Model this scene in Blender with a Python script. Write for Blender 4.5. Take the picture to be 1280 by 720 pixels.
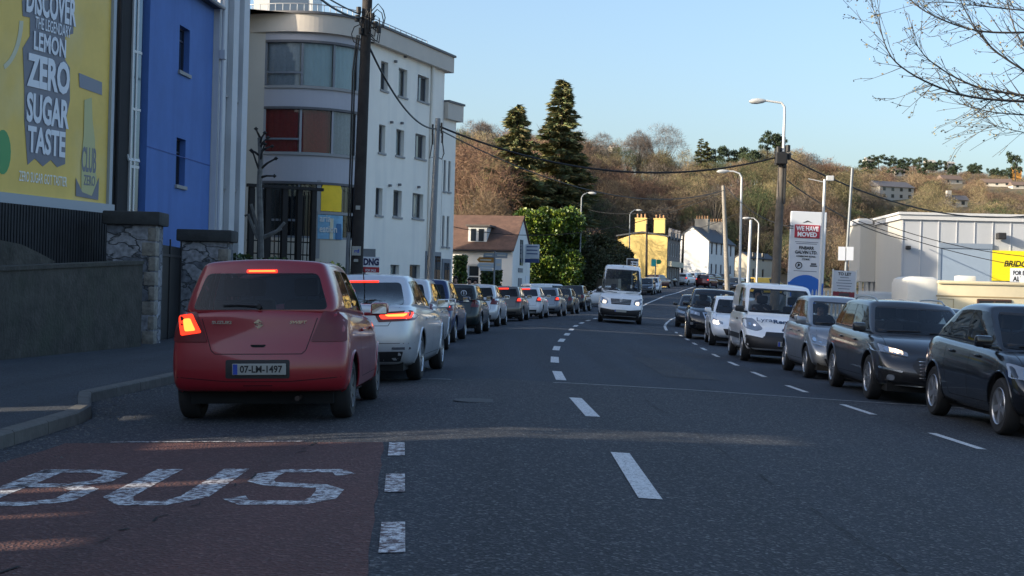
import bpy, bmesh, math, random
import numpy as np
from mathutils import Vector, Matrix
from mathutils.bvhtree import BVHTree
R = math.radians
for o in list(bpy.data.objects): bpy.data.objects.remove(o)
SC = bpy.context.scene
COL = SC.collection

# ---------------------------------------------------------------- camera, sky, sun, exposure
F = 1800.0; CZ = 1.28; HY = 362.0; ROLL = R(1.5)
PITCH = math.atan((HY-360)/F)
cam_d = bpy.data.cameras.new('camera'); cam = bpy.data.objects.new('camera', cam_d); COL.objects.link(cam)
cam_d.sensor_width = 36; cam_d.lens = F/1280*36; cam_d.clip_end = 3000; cam_d.clip_start = .1
cam.matrix_world = Matrix.Translation((0, 0, CZ)) @ Matrix.Rotation(R(90)+PITCH, 4, 'X') @ Matrix.Rotation(ROLL, 4, 'Z')
SC.camera = cam
SUN_EL = R(17.5); SX, SY = -.945, -.327          # direction towards the sun (plan)
SUN_STRENGTH = 3.2; SKY_STRENGTH = .11
w = bpy.data.worlds.new('World'); SC.world = w; w.use_nodes = True
nt = w.node_tree; bg = nt.nodes['Background']
sky = nt.nodes.new('ShaderNodeTexSky'); sky.sky_type = 'NISHITA'; sky.sun_disc = False
sky.sun_elevation = SUN_EL; sky.sun_rotation = math.atan2(SX, SY)
sky.air_density = 1.0; sky.dust_density = 3.2; sky.ozone_density = 2.5
nt.links.new(sky.outputs[0], bg.inputs[0]); bg.inputs[1].default_value = SKY_STRENGTH
sd = bpy.data.lights.new('sun', 'SUN'); sd.energy = SUN_STRENGTH; sd.angle = R(.55); sd.color = (1, .86, .66)
sun = bpy.data.objects.new('sun', sd); COL.objects.link(sun)
sv = Vector((SX*math.cos(SUN_EL), SY*math.cos(SUN_EL), math.sin(SUN_EL)))
sun.rotation_euler = sv.to_track_quat('Z', 'Y').to_euler(); sun.location = (-60, -20, 60)
SC.view_settings.view_transform = 'Standard'; SC.view_settings.look = 'None'
SC.view_settings.exposure = 1.52; SC.view_settings.gamma = 1.0
SC.render.resolution_x = 1280; SC.render.resolution_y = 720

# ---------------------------------------------------------------- ground shape
def lerp_tab(T, y):
    if y <= T[0][0]: return T[0][1]
    for (a, b), (c, d) in zip(T, T[1:]):
        if y <= c: return b+(d-b)*(y-a)/(c-a)
    return T[-1][1]
PROF = [(0, 0), (88, 0), (98, .06), (110, .4), (125, 1.1), (150, 1.75), (190, 2.75), (260, 4.5), (400, 7)]
CL = [(-60, .93), (12, .92), (15, .89), (17.5, .82), (21.2, .76), (24, .77), (27.4, .84), (33.1, 1.05), (38.4, 1.36), (43.9, 1.72), (49, 2.05), (54.2, 2.41), (58.5, 2.8), (63.6, 3.29), (67.7, 3.76), (72.4, 4.34), (82, 5.6), (95, 7.6), (112, 10.5), (120, 12.2), (136, 15.5), (156, 19.1), (179, 23.2), (220, 30.5), (400, 62)]
KL = [(-60, -5.03), (14.3, -5.03), (16.5, -5.65), (20, -5.4), (35, -5.3), (50, -4.9), (400, -4.9)]
KR = 7.6
def prof(y): return lerp_tab(PROF, y)
def xc(y): return lerp_tab(CL, y)
def gz(x, y):
    u = x-(xc(y)-.9)
    return (.03*max(-6, u) if u < 0 else -.04*min(8.5, u))+prof(y)
def sm(t): t = max(0, min(1, t)); return t*t*(3-2*t)
def hill(x, y):
    if y < 100: return 0
    a = x/y
    k = sm((a-.02)/.05); y0 = 128+k*115
    m = sm((a-.17)/.09); yr = 385+m*265; zr = 25+1.5*math.sin(a*40)*(1-m)+m*(27-22*max(0, a-.28)) - 2*sm((a-.06)/.06)*(1-m)
    t = max(0, min(1, (y-y0)/(yr-y0)))
    return zr*(t**(1.0-.25*(1-m)))*sm(t*4) + 1.2*math.sin(x*.05+y*.03)*sm(t*6)
def terr(x, y): return gz(x, y)+hill(x, y)
def ray(px, py):
    u = px-640; v = 360-py; c, s = math.cos(ROLL), math.sin(ROLL)
    u2 = u*c-v*s; v2 = u*s+v*c; cp, sp = math.cos(PITCH), math.sin(PITCH)
    return Vector((u2, F*cp-v2*sp, F*sp+v2*cp))
def at(px, py, y):
    d = ray(px, py); s = y/d.y; return Vector((d.x*s, y, CZ+d.z*s))
def hit(px, py, lim=900, y=3.):
    d = ray(px, py)
    while y < lim:
        s = y/d.y
        if CZ+d.z*s <= terr(d.x*s, y): return Vector((d.x*s, y, CZ+d.z*s))
        y += .05+y*.001
    return None
def onpl(px, py, O, ang):
    """pixel on the vertical plane through O (x,y) running at angle ang: gives (distance along it, z)"""
    d = ray(px, py); dx, dy = math.cos(ang), math.sin(ang)
    # O + s*(dx,dy) = t*(d.x,d.y)
    det = -dx*d.y+dy*d.x
    s = (O[0]*d.y-O[1]*d.x)/det
    t = (O[1]+s*dy)/d.y
    return s, CZ+d.z*t

# ---------------------------------------------------------------- materials
MATS = {}
def M(name, col, rough=.6, metal=0., var=0., scale=4., bump=0., bscale=30., coat=0., spec=.5, island=0., stain=None):
    if name in MATS: return MATS[name]
    m = bpy.data.materials.new(name); m.use_nodes = True; n = m.node_tree; b = n.nodes['Principled BSDF']; L = n.links
    c4 = (*col, 1); b.inputs['Base Color'].default_value = c4
    b.inputs['Roughness'].default_value = rough; b.inputs['Metallic'].default_value = metal
    b.inputs['Coat Weight'].default_value = coat; b.inputs['Coat Roughness'].default_value = .06
    b.inputs['Specular IOR Level'].default_value = spec
    tc = n.nodes.new('ShaderNodeTexCoord'); src = None
    if var:
        nz = n.nodes.new('ShaderNodeTexNoise'); nz.inputs['Scale'].default_value = scale; nz.inputs['Detail'].default_value = 7; nz.inputs['Roughness'].default_value = .65
        L.new(tc.outputs['Object'], nz.inputs['Vector'])
        mr = n.nodes.new('ShaderNodeMapRange'); mr.inputs[1].default_value = .25; mr.inputs[2].default_value = .75
        mr.inputs[3].default_value = 1-var; mr.inputs[4].default_value = 1+var
        L.new(nz.outputs[0], mr.inputs[0])
        hs = n.nodes.new('ShaderNodeHueSaturation'); hs.inputs['Color'].default_value = c4
        L.new(mr.outputs[0], hs.inputs['Value']); src = hs.outputs[0]
    if island:
        g = n.nodes.new('ShaderNodeNewGeometry'); mr = n.nodes.new('ShaderNodeMapRange')
        mr.inputs[3].default_value = 1-island; mr.inputs[4].default_value = 1+island
        L.new(g.outputs['Random Per Island'], mr.inputs[0])
        hs = n.nodes.new('ShaderNodeHueSaturation'); hs.inputs['Color'].default_value = c4
        if src: L.new(src, hs.inputs['Color'])
        L.new(mr.outputs[0], hs.inputs['Value']); src = hs.outputs[0]
        mh = n.nodes.new('ShaderNodeMapRange'); mh.inputs[3].default_value = .48; mh.inputs[4].default_value = .52
        L.new(g.outputs['Random Per Island'], mh.inputs[0]); L.new(mh.outputs[0], hs.inputs['Hue'])
    if stain:
        sc, amt, scol = stain
        nz = n.nodes.new('ShaderNodeTexNoise'); nz.inputs['Scale'].default_value = 1; nz.inputs['Detail'].default_value = 6
        mp = n.nodes.new('ShaderNodeMapping'); mp.inputs['Scale'].default_value = sc
        L.new(tc.outputs['Object'], mp.inputs['Vector']); L.new(mp.outputs[0], nz.inputs['Vector'])
        mr = n.nodes.new('ShaderNodeMapRange'); mr.inputs[1].default_value = .48; mr.inputs[2].default_value = .72; mr.inputs[4].default_value = amt
        L.new(nz.outputs[0], mr.inputs[0])
        mx = n.nodes.new('ShaderNodeMix'); mx.data_type = 'RGBA'; mx.inputs[6].default_value = c4; mx.inputs[7].default_value = (*scol, 1)
        if src: L.new(src, mx.inputs[6])
        L.new(mr.outputs[0], mx.inputs[0]); src = mx.outputs[2]
    if src: L.new(src, b.inputs['Base Color'])
    if bump:
        nz = n.nodes.new('ShaderNodeTexNoise'); nz.inputs['Scale'].default_value = bscale; nz.inputs['Detail'].default_value = 5
        L.new(tc.outputs['Object'], nz.inputs['Vector'])
        bp = n.nodes.new('ShaderNodeBump'); bp.inputs['Strength'].default_value = bump; bp.inputs['Distance'].default_value = .02
        L.new(nz.outputs[0], bp.inputs['Height']); L.new(bp.outputs[0], b.inputs['Normal'])
    MATS[name] = m; return m
def EM(name, col, strength, base=(.05, .01, .01)):
    if name in MATS: return MATS[name]
    m = M(name, base, .2); b = m.node_tree.nodes['Principled BSDF']
    b.inputs['Emission Color'].default_value = (*col, 1); b.inputs['Emission Strength'].default_value = strength
    return m
def glass_mat(name, tint, rough=.02, ior=1.5):
    if name in MATS: return MATS[name]
    m = bpy.data.materials.new(name); m.use_nodes = True; n = m.node_tree; L = n.links
    n.nodes.remove(n.nodes['Principled BSDF']); out = n.nodes['Material Output']
    t = n.nodes.new('ShaderNodeBsdfTransparent'); t.inputs[0].default_value = (*tint, 1)
    g = n.nodes.new('ShaderNodeBsdfGlossy'); g.inputs['Roughness'].default_value = rough
    fr = n.nodes.new('ShaderNodeFresnel'); fr.inputs[0].default_value = ior
    mx = n.nodes.new('ShaderNodeMixShader'); L.new(fr.outputs[0], mx.inputs[0]); L.new(t.outputs[0], mx.inputs[1]); L.new(g.outputs[0], mx.inputs[2])
    L.new(mx.outputs[0], out.inputs[0]); MATS[name] = m; return m

def asphalt(name, c0, c1, grain, speck, red=False):
    m = bpy.data.materials.new(name); m.use_nodes = True; n = m.node_tree; b = n.nodes['Principled BSDF']; L = n.links
    tc = n.nodes.new('ShaderNodeTexCoord')
    big = n.nodes.new('ShaderNodeTexNoise'); big.inputs['Scale'].default_value = .35; big.inputs['Detail'].default_value = 8; big.inputs['Roughness'].default_value = .6
    L.new(tc.outputs['Object'], big.inputs['Vector'])
    v = n.nodes.new('ShaderNodeTexVoronoi'); v.inputs['Scale'].default_value = grain; L.new(tc.outputs['Object'], v.inputs['Vector'])
    f = n.nodes.new('ShaderNodeTexNoise'); f.inputs['Scale'].default_value = grain*.5; f.inputs['Detail'].default_value = 4; L.new(tc.outputs['Object'], f.inputs['Vector'])
    mr = n.nodes.new('ShaderNodeMapRange'); mr.inputs[1].default_value = .3; mr.inputs[2].default_value = .7; L.new(big.outputs[0], mr.inputs[0])
    mx = n.nodes.new('ShaderNodeMix'); mx.data_type = 'RGBA'; mx.inputs[6].default_value = (*c0, 1); mx.inputs[7].default_value = (*c1, 1); L.new(mr.outputs[0], mx.inputs[0])
    tr_ = n.nodes.new('ShaderNodeMapping'); tr_.inputs['Scale'].default_value = (1.6, .05, 1); L.new(tc.outputs['Object'], tr_.inputs[0]); tn = n.nodes.new('ShaderNodeTexNoise'); tn.inputs['Scale'].default_value = 1; tn.inputs['Detail'].default_value = 3; L.new(tr_.outputs[0], tn.inputs[0]); tm_ = n.nodes.new('ShaderNodeMapRange'); tm_.inputs[1].default_value = .35; tm_.inputs[2].default_value = .65; tm_.inputs[3].default_value = .80; tm_.inputs[4].default_value = 1.18; L.new(tn.outputs[0], tm_.inputs[0]); th_ = n.nodes.new('ShaderNodeHueSaturation'); L.new(mx.outputs[2], th_.inputs['Color']); L.new(tm_.outputs[0], th_.inputs['Value'])
    # per-stone brightness
    sp = n.nodes.new('ShaderNodeSeparateColor'); L.new(v.outputs['Color'], sp.inputs[0])
    pw = n.nodes.new('ShaderNodeMath'); pw.operation = 'POWER'; pw.inputs[1].default_value = 9; L.new(sp.outputs[0], pw.inputs[0])
    ml = n.nodes.new('ShaderNodeMapRange'); ml.inputs[3].default_value = .72; ml.inputs[4].default_value = 1+speck*.3; L.new(pw.outputs[0], ml.inputs[0])
    hs = n.nodes.new('ShaderNodeHueSaturation'); L.new(th_.outputs[0], hs.inputs['Color']); L.new(ml.outputs[0], hs.inputs['Value'])
    mr2 = n.nodes.new('ShaderNodeMapRange'); mr2.inputs[1].default_value = .3; mr2.inputs[2].default_value = .7; mr2.inputs[3].default_value = .8; mr2.inputs[4].default_value = 1.2; L.new(f.outputs[0], mr2.inputs[0])
    gm_ = n.nodes.new('ShaderNodeMath'); gm_.operation = 'MULTIPLY'; gm_.inputs[1].default_value = min(.75, speck*.16); L.new(pw.outputs[0], gm_.inputs[0]); gx_ = n.nodes.new('ShaderNodeMix'); gx_.data_type = 'RGBA'; gx_.inputs[7].default_value = (.19, .185, .175, 1); L.new(gm_.outputs[0], gx_.inputs[0]); L.new(hs.outputs[0], gx_.inputs[6])
    v2 = n.nodes.new('ShaderNodeTexVoronoi'); v2.inputs['Scale'].default_value = 17; L.new(tc.outputs['Object'], v2.inputs['Vector']); s2 = n.nodes.new('ShaderNodeSeparateColor'); L.new(v2.outputs['Color'], s2.inputs[0])
    g1 = n.nodes.new('ShaderNodeMath'); g1.operation = 'GREATER_THAN'; g1.inputs[1].default_value = .80; L.new(s2.outputs[1], g1.inputs[0]); g2 = n.nodes.new('ShaderNodeMath'); g2.operation = 'LESS_THAN'; g2.inputs[1].default_value = .20; L.new(v2.outputs['Distance'], g2.inputs[0])
    g3 = n.nodes.new('ShaderNodeMath'); g3.operation = 'MULTIPLY'; L.new(g1.outputs[0], g3.inputs[0]); L.new(g2.outputs[0], g3.inputs[1]); g4 = n.nodes.new('ShaderNodeMath'); g4.operation = 'MULTIPLY'; g4.inputs[1].default_value = min(.8, speck*.18); L.new(g3.outputs[0], g4.inputs[0])
    gy_ = n.nodes.new('ShaderNodeMix'); gy_.data_type = 'RGBA'; gy_.inputs[7].default_value = (.17, .175, .18, 1); L.new(g4.outputs[0], gy_.inputs[0]); L.new(gx_.outputs[2], gy_.inputs[6])
    h2 = n.nodes.new('ShaderNodeHueSaturation'); L.new(gy_.outputs[2], h2.inputs['Color']); L.new(mr2.outputs[0], h2.inputs['Value'])
    L.new(h2.outputs[0], b.inputs['Base Color'])
    b.inputs['Roughness'].default_value = .78
    bp = n.nodes.new('ShaderNodeBump'); bp.inputs['Strength'].default_value = .9; bp.inputs['Distance'].default_value = .02
    L.new(v.outputs['Distance'], bp.inputs['Height']); L.new(bp.outputs[0], b.inputs['Normal'])
    MATS[name] = m; return m
def worn_paint(name, paint, under, wear, scale=9.):
    m = bpy.data.materials.new(name); m.use_nodes = True; n = m.node_tree; b = n.nodes['Principled BSDF']; L = n.links
    tc = n.nodes.new('ShaderNodeTexCoord')
    a = n.nodes.new('ShaderNodeTexNoise'); a.inputs['Scale'].default_value = scale; a.inputs['Detail'].default_value = 9; a.inputs['Roughness'].default_value = .75
    v = n.nodes.new('ShaderNodeTexVoronoi'); v.feature = 'DISTANCE_TO_EDGE'; v.inputs['Scale'].default_value = scale*1.6
    L.new(tc.outputs['Object'], a.inputs['Vector'])
    wv = n.nodes.new('ShaderNodeMix'); wv.data_type = 'RGBA'; wv.inputs[0].default_value = .12
    L.new(tc.outputs['Object'], wv.inputs[6]); L.new(a.outputs['Color'], wv.inputs[7]); L.new(wv.outputs[2], v.inputs['Vector'])
    c1 = n.nodes.new('ShaderNodeMapRange'); c1.inputs[1].default_value = .0; c1.inputs[2].default_value = .06; L.new(v.outputs['Distance'], c1.inputs[0])
    c2 = n.nodes.new('ShaderNodeMapRange'); c2.inputs[1].default_value = wear-.05; c2.inputs[2].default_value = wear+.05; L.new(a.outputs[0], c2.inputs[0])
    mu = n.nodes.new('ShaderNodeMath'); mu.operation = 'MULTIPLY'; L.new(c1.outputs[0], mu.inputs[0]); L.new(c2.outputs[0], mu.inputs[1])
    mx = n.nodes.new('ShaderNodeMix'); mx.data_type = 'RGBA'; mx.inputs[6].default_value = (*under, 1); mx.inputs[7].default_value = (*paint, 1); L.new(mu.outputs[0], mx.inputs[0])
    L.new(mx.outputs[2], b.inputs['Base Color']); b.inputs['Roughness'].default_value = .7
    MATS[name] = m; return m
def stone_mat(name, c0, c1, mort, sc):
    m = bpy.data.materials.new(name); m.use_nodes = True; n = m.node_tree; b = n.nodes['Principled BSDF']; L = n.links
    tc = n.nodes.new('ShaderNodeTexCoord'); mp = n.nodes.new('ShaderNodeMapping'); mp.inputs['Scale'].default_value = (sc, sc, sc*1.9); L.new(tc.outputs['Object'], mp.inputs[0])
    nz = n.nodes.new('ShaderNodeTexNoise'); nz.inputs['Scale'].default_value = 1.5; L.new(mp.outputs[0], nz.inputs[0])
    wv = n.nodes.new('ShaderNodeMix'); wv.data_type = 'RGBA'; wv.inputs[0].default_value = .55; L.new(mp.outputs[0], wv.inputs[6]); L.new(nz.outputs['Color'], wv.inputs[7])
    v = n.nodes.new('ShaderNodeTexVoronoi'); v.inputs['Scale'].default_value = 1; L.new(wv.outputs[2], v.inputs[0])
    e = n.nodes.new('ShaderNodeTexVoronoi'); e.feature = 'DISTANCE_TO_EDGE'; e.inputs['Scale'].default_value = 1; L.new(wv.outputs[2], e.inputs[0])
    sp = n.nodes.new('ShaderNodeSeparateColor'); L.new(v.outputs['Color'], sp.inputs[0])
    a = n.nodes.new('ShaderNodeMix'); a.data_type = 'RGBA'; a.inputs[6].default_value = (*c0, 1); a.inputs[7].default_value = (*c1, 1); L.new(sp.outputs[0], a.inputs[0])
    fn = n.nodes.new('ShaderNodeTexNoise'); fn.inputs['Scale'].default_value = 9; fn.inputs['Detail'].default_value = 8; L.new(tc.outputs['Object'], fn.inputs[0]); fm = n.nodes.new('ShaderNodeMapRange'); fm.inputs[1].default_value = .3; fm.inputs[2].default_value = .7; fm.inputs[3].default_value = .55; fm.inputs[4].default_value = 1.45; L.new(fn.outputs[0], fm.inputs[0]); hv = n.nodes.new('ShaderNodeHueSaturation'); L.new(a.outputs[2], hv.inputs['Color']); L.new(fm.outputs[0], hv.inputs['Value'])
    er = n.nodes.new('ShaderNodeMapRange'); er.inputs[1].default_value = .01; er.inputs[2].default_value = .045; L.new(e.outputs['Distance'], er.inputs[0])
    c = n.nodes.new('ShaderNodeMix'); c.data_type = 'RGBA'; c.inputs[6].default_value = (*mort, 1); L.new(er.outputs[0], c.inputs[0]); L.new(hv.outputs[0], c.inputs[7])
    L.new(c.outputs[2], b.inputs['Base Color']); b.inputs['Roughness'].default_value = .85
    bp = n.nodes.new('ShaderNodeBump'); bp.inputs['Strength'].default_value = .8; bp.inputs['Distance'].default_value = .04; L.new(er.outputs[0], bp.inputs['Height']); L.new(bp.outputs[0], b.inputs['Normal'])
    MATS[name] = m; return m

# ---------------------------------------------------------------- mesh helpers
class MB:
    def __init__(s): s.v = []; s.f = []; s.mi = []; s.T = Matrix.Identity(4); s.cur = 0
    def add(s, vs, fs):
        o = len(s.v); s.v += [tuple(s.T @ Vector(p)) for p in vs]
        for f in fs: s.f.append(tuple(i+o for i in f)); s.mi.append(s.cur)
        return s
    def box(s, x0, x1, y0, y1, z0, z1):
        return s.add([(x0, y0, z0), (x1, y0, z0), (x1, y1, z0), (x0, y1, z0), (x0, y0, z1), (x1, y0, z1), (x1, y1, z1), (x0, y1, z1)],
                     [(0, 3, 2, 1), (4, 5, 6, 7), (0, 1, 5, 4), (1, 2, 6, 5), (2, 3, 7, 6), (3, 0, 4, 7)])
    def bbox(s, x0, x1, y0, y1, z0, z1, b):     # chamfered box
        vs = []; X = (x0, x1); Y = (y0, y1); Z = (z0, z1)
        bm = bmesh.new(); bmesh.ops.create_cube(bm, size=1)
        for v in bm.verts: v.co = Vector((X[v.co.x > 0], Y[v.co.y > 0], Z[v.co.z > 0]))
        bmesh.ops.bevel(bm, geom=bm.edges[:], offset=b, segments=2, affect='EDGES', profile=.5)
        bm.verts.index_update(); vs = [v.co[:] for v in bm.verts]; fs = [[v.index for v in f.verts] for f in bm.faces]; bm.free()
        return s.add(vs, fs)
    def prism(s, pts, axis, a, b):               # polygon in 2D extruded along axis
        n = len(pts); mk = {'x': lambda p, t: (t, p[0], p[1]), 'y': lambda p, t: (p[0], t, p[1]), 'z': lambda p, t: (p[0], p[1], t)}[axis]
        vs = [mk(p, a) for p in pts]+[mk(p, b) for p in pts]
        return s.add(vs, [tuple(range(n))[::-1], tuple(range(n, 2*n))]+[(i, (i+1) % n, n+(i+1) % n, n+i) for i in range(n)])
    def tube(s, pts, r, seg=8, caps=True):
        pts = [Vector(p) for p in pts]; n = len(pts); rs = r if isinstance(r, (list, tuple)) else [r]*n
        ring = []; prev = None
        for i, p in enumerate(pts):
            t = (pts[min(i+1, n-1)]-pts[max(i-1, 0)])
            if t.length < 1e-9: t = Vector((0, 0, 1))
            t.normalize()
            u = t.orthogonal() if prev is None else (prev-t*prev.dot(t))
            if u.length < 1e-6: u = t.orthogonal()
            u.normalize(); prev = u; w_ = t.cross(u)
            ring += [p+(u*math.cos(2*math.pi*k/seg)+w_*math.sin(2*math.pi*k/seg))*rs[i] for k in range(seg)]
        fs = [(i*seg+k, i*seg+(k+1) % seg, (i+1)*seg+(k+1) % seg, (i+1)*seg+k) for i in range(n-1) for k in range(seg)]
        if caps: fs += [tuple(range(seg))[::-1], tuple(range((n-1)*seg, n*seg))]
        return s.add(ring, fs)
    def lathe(s, prof_, axis='z', seg=24, c=(0, 0, 0)):   # prof_: (r, h)
        vs = []; n = len(prof_)
        for r, h in prof_:
            for k in range(seg):
                a = 2*math.pi*k/seg; x, y = r*math.cos(a), r*math.sin(a)
                vs.append({'z': (x+c[0], y+c[1], h+c[2]), 'x': (h+c[0], x+c[1], y+c[2]), 'y': (x+c[0], h+c[1], y+c[2])}[axis])
        fs = [(i*seg+k, i*seg+(k+1) % seg, (i+1)*seg+(k+1) % seg, (i+1)*seg+k) for i in range(n-1) for k in range(seg)]
        return s.add(vs, fs)
    def quad(s, a, b, c, d): return s.add([a, b, c, d], [(0, 1, 2, 3)])
    def build(s, name, mats, parent=None, smooth=False, ang=35):
        me = bpy.data.meshes.new(name); me.from_pydata([tuple(p) for p in s.v], [], s.f)
        if not isinstance(mats, (list, tuple)): mats = [mats]
        for m in mats: me.materials.append(m)
        if len(mats) > 1: me.polygons.foreach_set('material_index', s.mi)
        return link(name, me, parent, smooth, ang)
def link(name, me, parent=None, smooth=False, ang=35):
    me.validate()
    if smooth:
        me.polygons.foreach_set('use_smooth', [True]*len(me.polygons)); me.set_sharp_from_angle(angle=R(ang))
    o = bpy.data.objects.new(name, me); COL.objects.link(o)
    if parent: o.parent = parent
    return o
def tag(o, label=None, cat=None, group=None, kind=None):
    if label: o['label'] = label
    if cat: o['category'] = cat
    if group: o['group'] = group
    if kind: o['kind'] = kind
    return o
def thing(name, label, cat, loc=(0, 0, 0), rz=0, group=None):
    o = bpy.data.objects.new(name, None); o.empty_display_size = .2; COL.objects.link(o); o.location = loc; o.rotation_euler = (0, 0, rz)
    return tag(o, label, cat, group)
def copy_tree(o, parent=None):
    c = o.copy(); COL.objects.link(c); c.parent = parent
    for ch in list(o.children): copy_tree(ch, c)
    return c
def npmesh(name, V, Fc, mats, parent=None, mi=None, smooth=False):
    me = bpy.data.meshes.new(name); V = np.asarray(V, np.float32); Fc = np.asarray(Fc, np.int32); k = Fc.shape[1]; n = len(Fc)
    me.vertices.add(len(V)); me.vertices.foreach_set('co', V.ravel()); me.loops.add(n*k); me.loops.foreach_set('vertex_index', Fc.ravel())
    me.polygons.add(n); me.polygons.foreach_set('loop_start', np.arange(0, n*k, k, dtype=np.int32))
    for m in mats: me.materials.append(m)
    if mi is not None: me.polygons.foreach_set('material_index', np.asarray(mi, np.int32))
    me.update(calc_edges=True); o = bpy.data.objects.new(name, me); COL.objects.link(o)
    if smooth: me.polygons.foreach_set('use_smooth', [True]*n)
    if parent: o.parent = parent
    return o
def text(name, s, size, mat, parent, O, right, up, w=None, h=None, bold=.0, ext=.002, align='CENTER', shear=0.):
    cu = bpy.data.curves.new('lettering', 'FONT'); cu.body = s; cu.size = size; cu.align_x = align; cu.offset = bold; cu.extrude = ext; cu.resolution_u = 3; cu.shear = shear
    t = bpy.data.objects.new('t', cu); COL.objects.link(t); bpy.context.view_layer.update()
    me = bpy.data.meshes.new_from_object(t.evaluated_get(bpy.context.evaluated_depsgraph_get())); bpy.data.objects.remove(t); bpy.data.curves.remove(cu)
    co = np.empty(len(me.vertices)*3); me.vertices.foreach_get('co', co); co = co.reshape(-1, 3)
    mn, mx = co.min(0), co.max(0)
    if w: co[:, 0] *= w/(mx[0]-mn[0])
    if h: co[:, 1] = (co[:, 1]-mn[1])*h/(mx[1]-mn[1])
    right = Vector(right).normalized(); up = Vector(up).normalized(); nn = right.cross(up)
    A = np.array([right, up, nn]); co = co@A+np.array(O)
    me.vertices.foreach_set('co', co.ravel()); me.materials.clear(); me.materials.append(mat); me.update()
    return link(name, me, parent)
def ease(a, b, t): return a+(b-a)*t
def rnd_poly(pts, r, seg=3):
    out = []; n = len(pts)
    for i in range(n):
        p, a, b = Vector(pts[i]), Vector(pts[i-1]), Vector(pts[(i+1) % n])
        da, db = (a-p), (b-p); rr = min(r, da.length*.45, db.length*.45); s, e = p+da.normalized()*rr, p+db.normalized()*rr
        for k in range(seg+1):
            t = k/seg; out.append(tuple((1-t)**2*s+2*t*(1-t)*p+t*t*e))
    return out
# ---------------------------------------------------------------- vehicles
GL = glass_mat('car_glass', (.70, .74, .75)); GLD = M('dark_glass', (.012, .016, .022), .04, spec=.7)
BLK = M('black_plastic', (.018, .018, .02), .55); RUB = M('rubber', (.02, .02, .021), .85); DRK = M('dark_cavity', (.006, .006, .006), .9)
ALU = M('alloy', (.42, .43, .45), .32, .75); CHR = M('chrome', (.7, .7, .72), .12, 1.); INT = M('interior_fabric', (.03, .03, .034), .8)
REDL = M('red_lens', (.13, .004, .007), .35, coat=.25); LAMP = M('clear_lens', (.30, .32, .35), .10, metal=.5, coat=1); AMB = M('amber_lens', (.5, .13, .02), .15)
BRK = EM('brake_light_lit', (1, .035, .012), .85); BRKC = EM('brake_core_lit', (1, .20, .03), 1.5); HEAD = EM('headlight_lit', (1, .80, .55), 1.8, (.8, .8, .8)); HALO = EM('headlight_reflector', (1, .62, .35), .6, (.5, .5, .5))
PLT = M('plate_white', (.34, .34, .31), .5); PLB = M('plate_blue', (.02, .06, .35), .5); INK = M('ink_black', (.01, .01, .012), .6)
SEAM = M('panel_gap', (.006, .006, .007), .9)

def eval_mesh(o):
    bpy.context.view_layer.update(); dg = bpy.context.evaluated_depsgraph_get()
    return bpy.data.meshes.new_from_object(o.evaluated_get(dg))
def boxcage(name, nx, ny, nz, pos, mat, sub=2, crease=None):
    idx = {}; vs = []; fs = []
    def vid(i, j, k):
        q = (i, j, k)
        if q not in idx: idx[q] = len(vs); vs.append(pos(i, j, k))
        return idx[q]
    for i in range(ny-1):
        for j in range(nz-1):
            fs.append((vid(i, j, 0), vid(i, j+1, 0), vid(i+1, j+1, 0), vid(i+1, j, 0)))
            fs.append((vid(i, j, nx-1), vid(i+1, j, nx-1), vid(i+1, j+1, nx-1), vid(i, j+1, nx-1)))
        for k in range(nx-1):
            fs.append((vid(i, 0, k), vid(i+1, 0, k), vid(i+1, 0, k+1), vid(i, 0, k+1)))
            fs.append((vid(i, nz-1, k), vid(i, nz-1, k+1), vid(i+1, nz-1, k+1), vid(i+1, nz-1, k)))
    for j in range(nz-1):
        for k in range(nx-1):
            fs.append((vid(0, j, k), vid(0, j, k+1), vid(0, j+1, k+1), vid(0, j+1, k)))
            fs.append((vid(ny-1, j, k), vid(ny-1, j+1, k), vid(ny-1, j+1, k+1), vid(ny-1, j, k+1)))
    me = bpy.data.meshes.new(name); me.from_pydata(vs, [], fs); me.materials.append(mat)
    bm = bmesh.new(); bm.from_mesh(me); bmesh.ops.recalc_face_normals(bm, faces=bm.faces[:])
    if crease:
        cl = bm.edges.layers.float.new('crease_edge')
        rev = {v: k for k, v in idx.items()}
        for e in bm.edges:
            c = crease(rev[e.verts[0].index], rev[e.verts[1].index])
            if c: e[cl] = c
    bm.to_mesh(me); bm.free()
    o = bpy.data.objects.new(name, me); COL.objects.link(o)
    m = o.modifiers.new('s', 'SUBSURF'); m.levels = sub; m.render_levels = sub
    return o
def join_mesh(meshes):
    bm = bmesh.new()
    for me in meshes: bm.from_mesh(me)
    out = bpy.data.meshes.new('j'); bm.to_mesh(out); bm.free()
    for m in meshes[0].materials: out.materials.append(m)
    return out
def bvh_of(me):
    bm = bmesh.new(); bm.from_mesh(me); t = BVHTree.FromBMesh(bm); bm.free(); return t
AX = {'right': (Vector((1, 0, 0)), lambda a, b: Vector((0, a, b))), 'left': (Vector((-1, 0, 0)), lambda a, b: Vector((0, a, b))),
      'rear': (Vector((0, -1, 0)), lambda a, b: Vector((a, 0, b))), 'front': (Vector((0, 1, 0)), lambda a, b: Vector((a, 0, b))),
      'top': (Vector((0, 0, 1)), lambda a, b: Vector((a, b, 0)))}
def onto(t, ax, a, b, off):
    n, f = AX[ax]; p = f(a, b)+n*6; h = t.ray_cast(p, -n)
    if h[0] is None: 
        h = t.find_nearest(f(a, b)+n*(.8 if ax in ('left', 'right') else 2.))
    q, nn = h[0], h[1]
    if nn.dot(n) < 0: nn = -nn
    return q+nn*off
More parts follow.
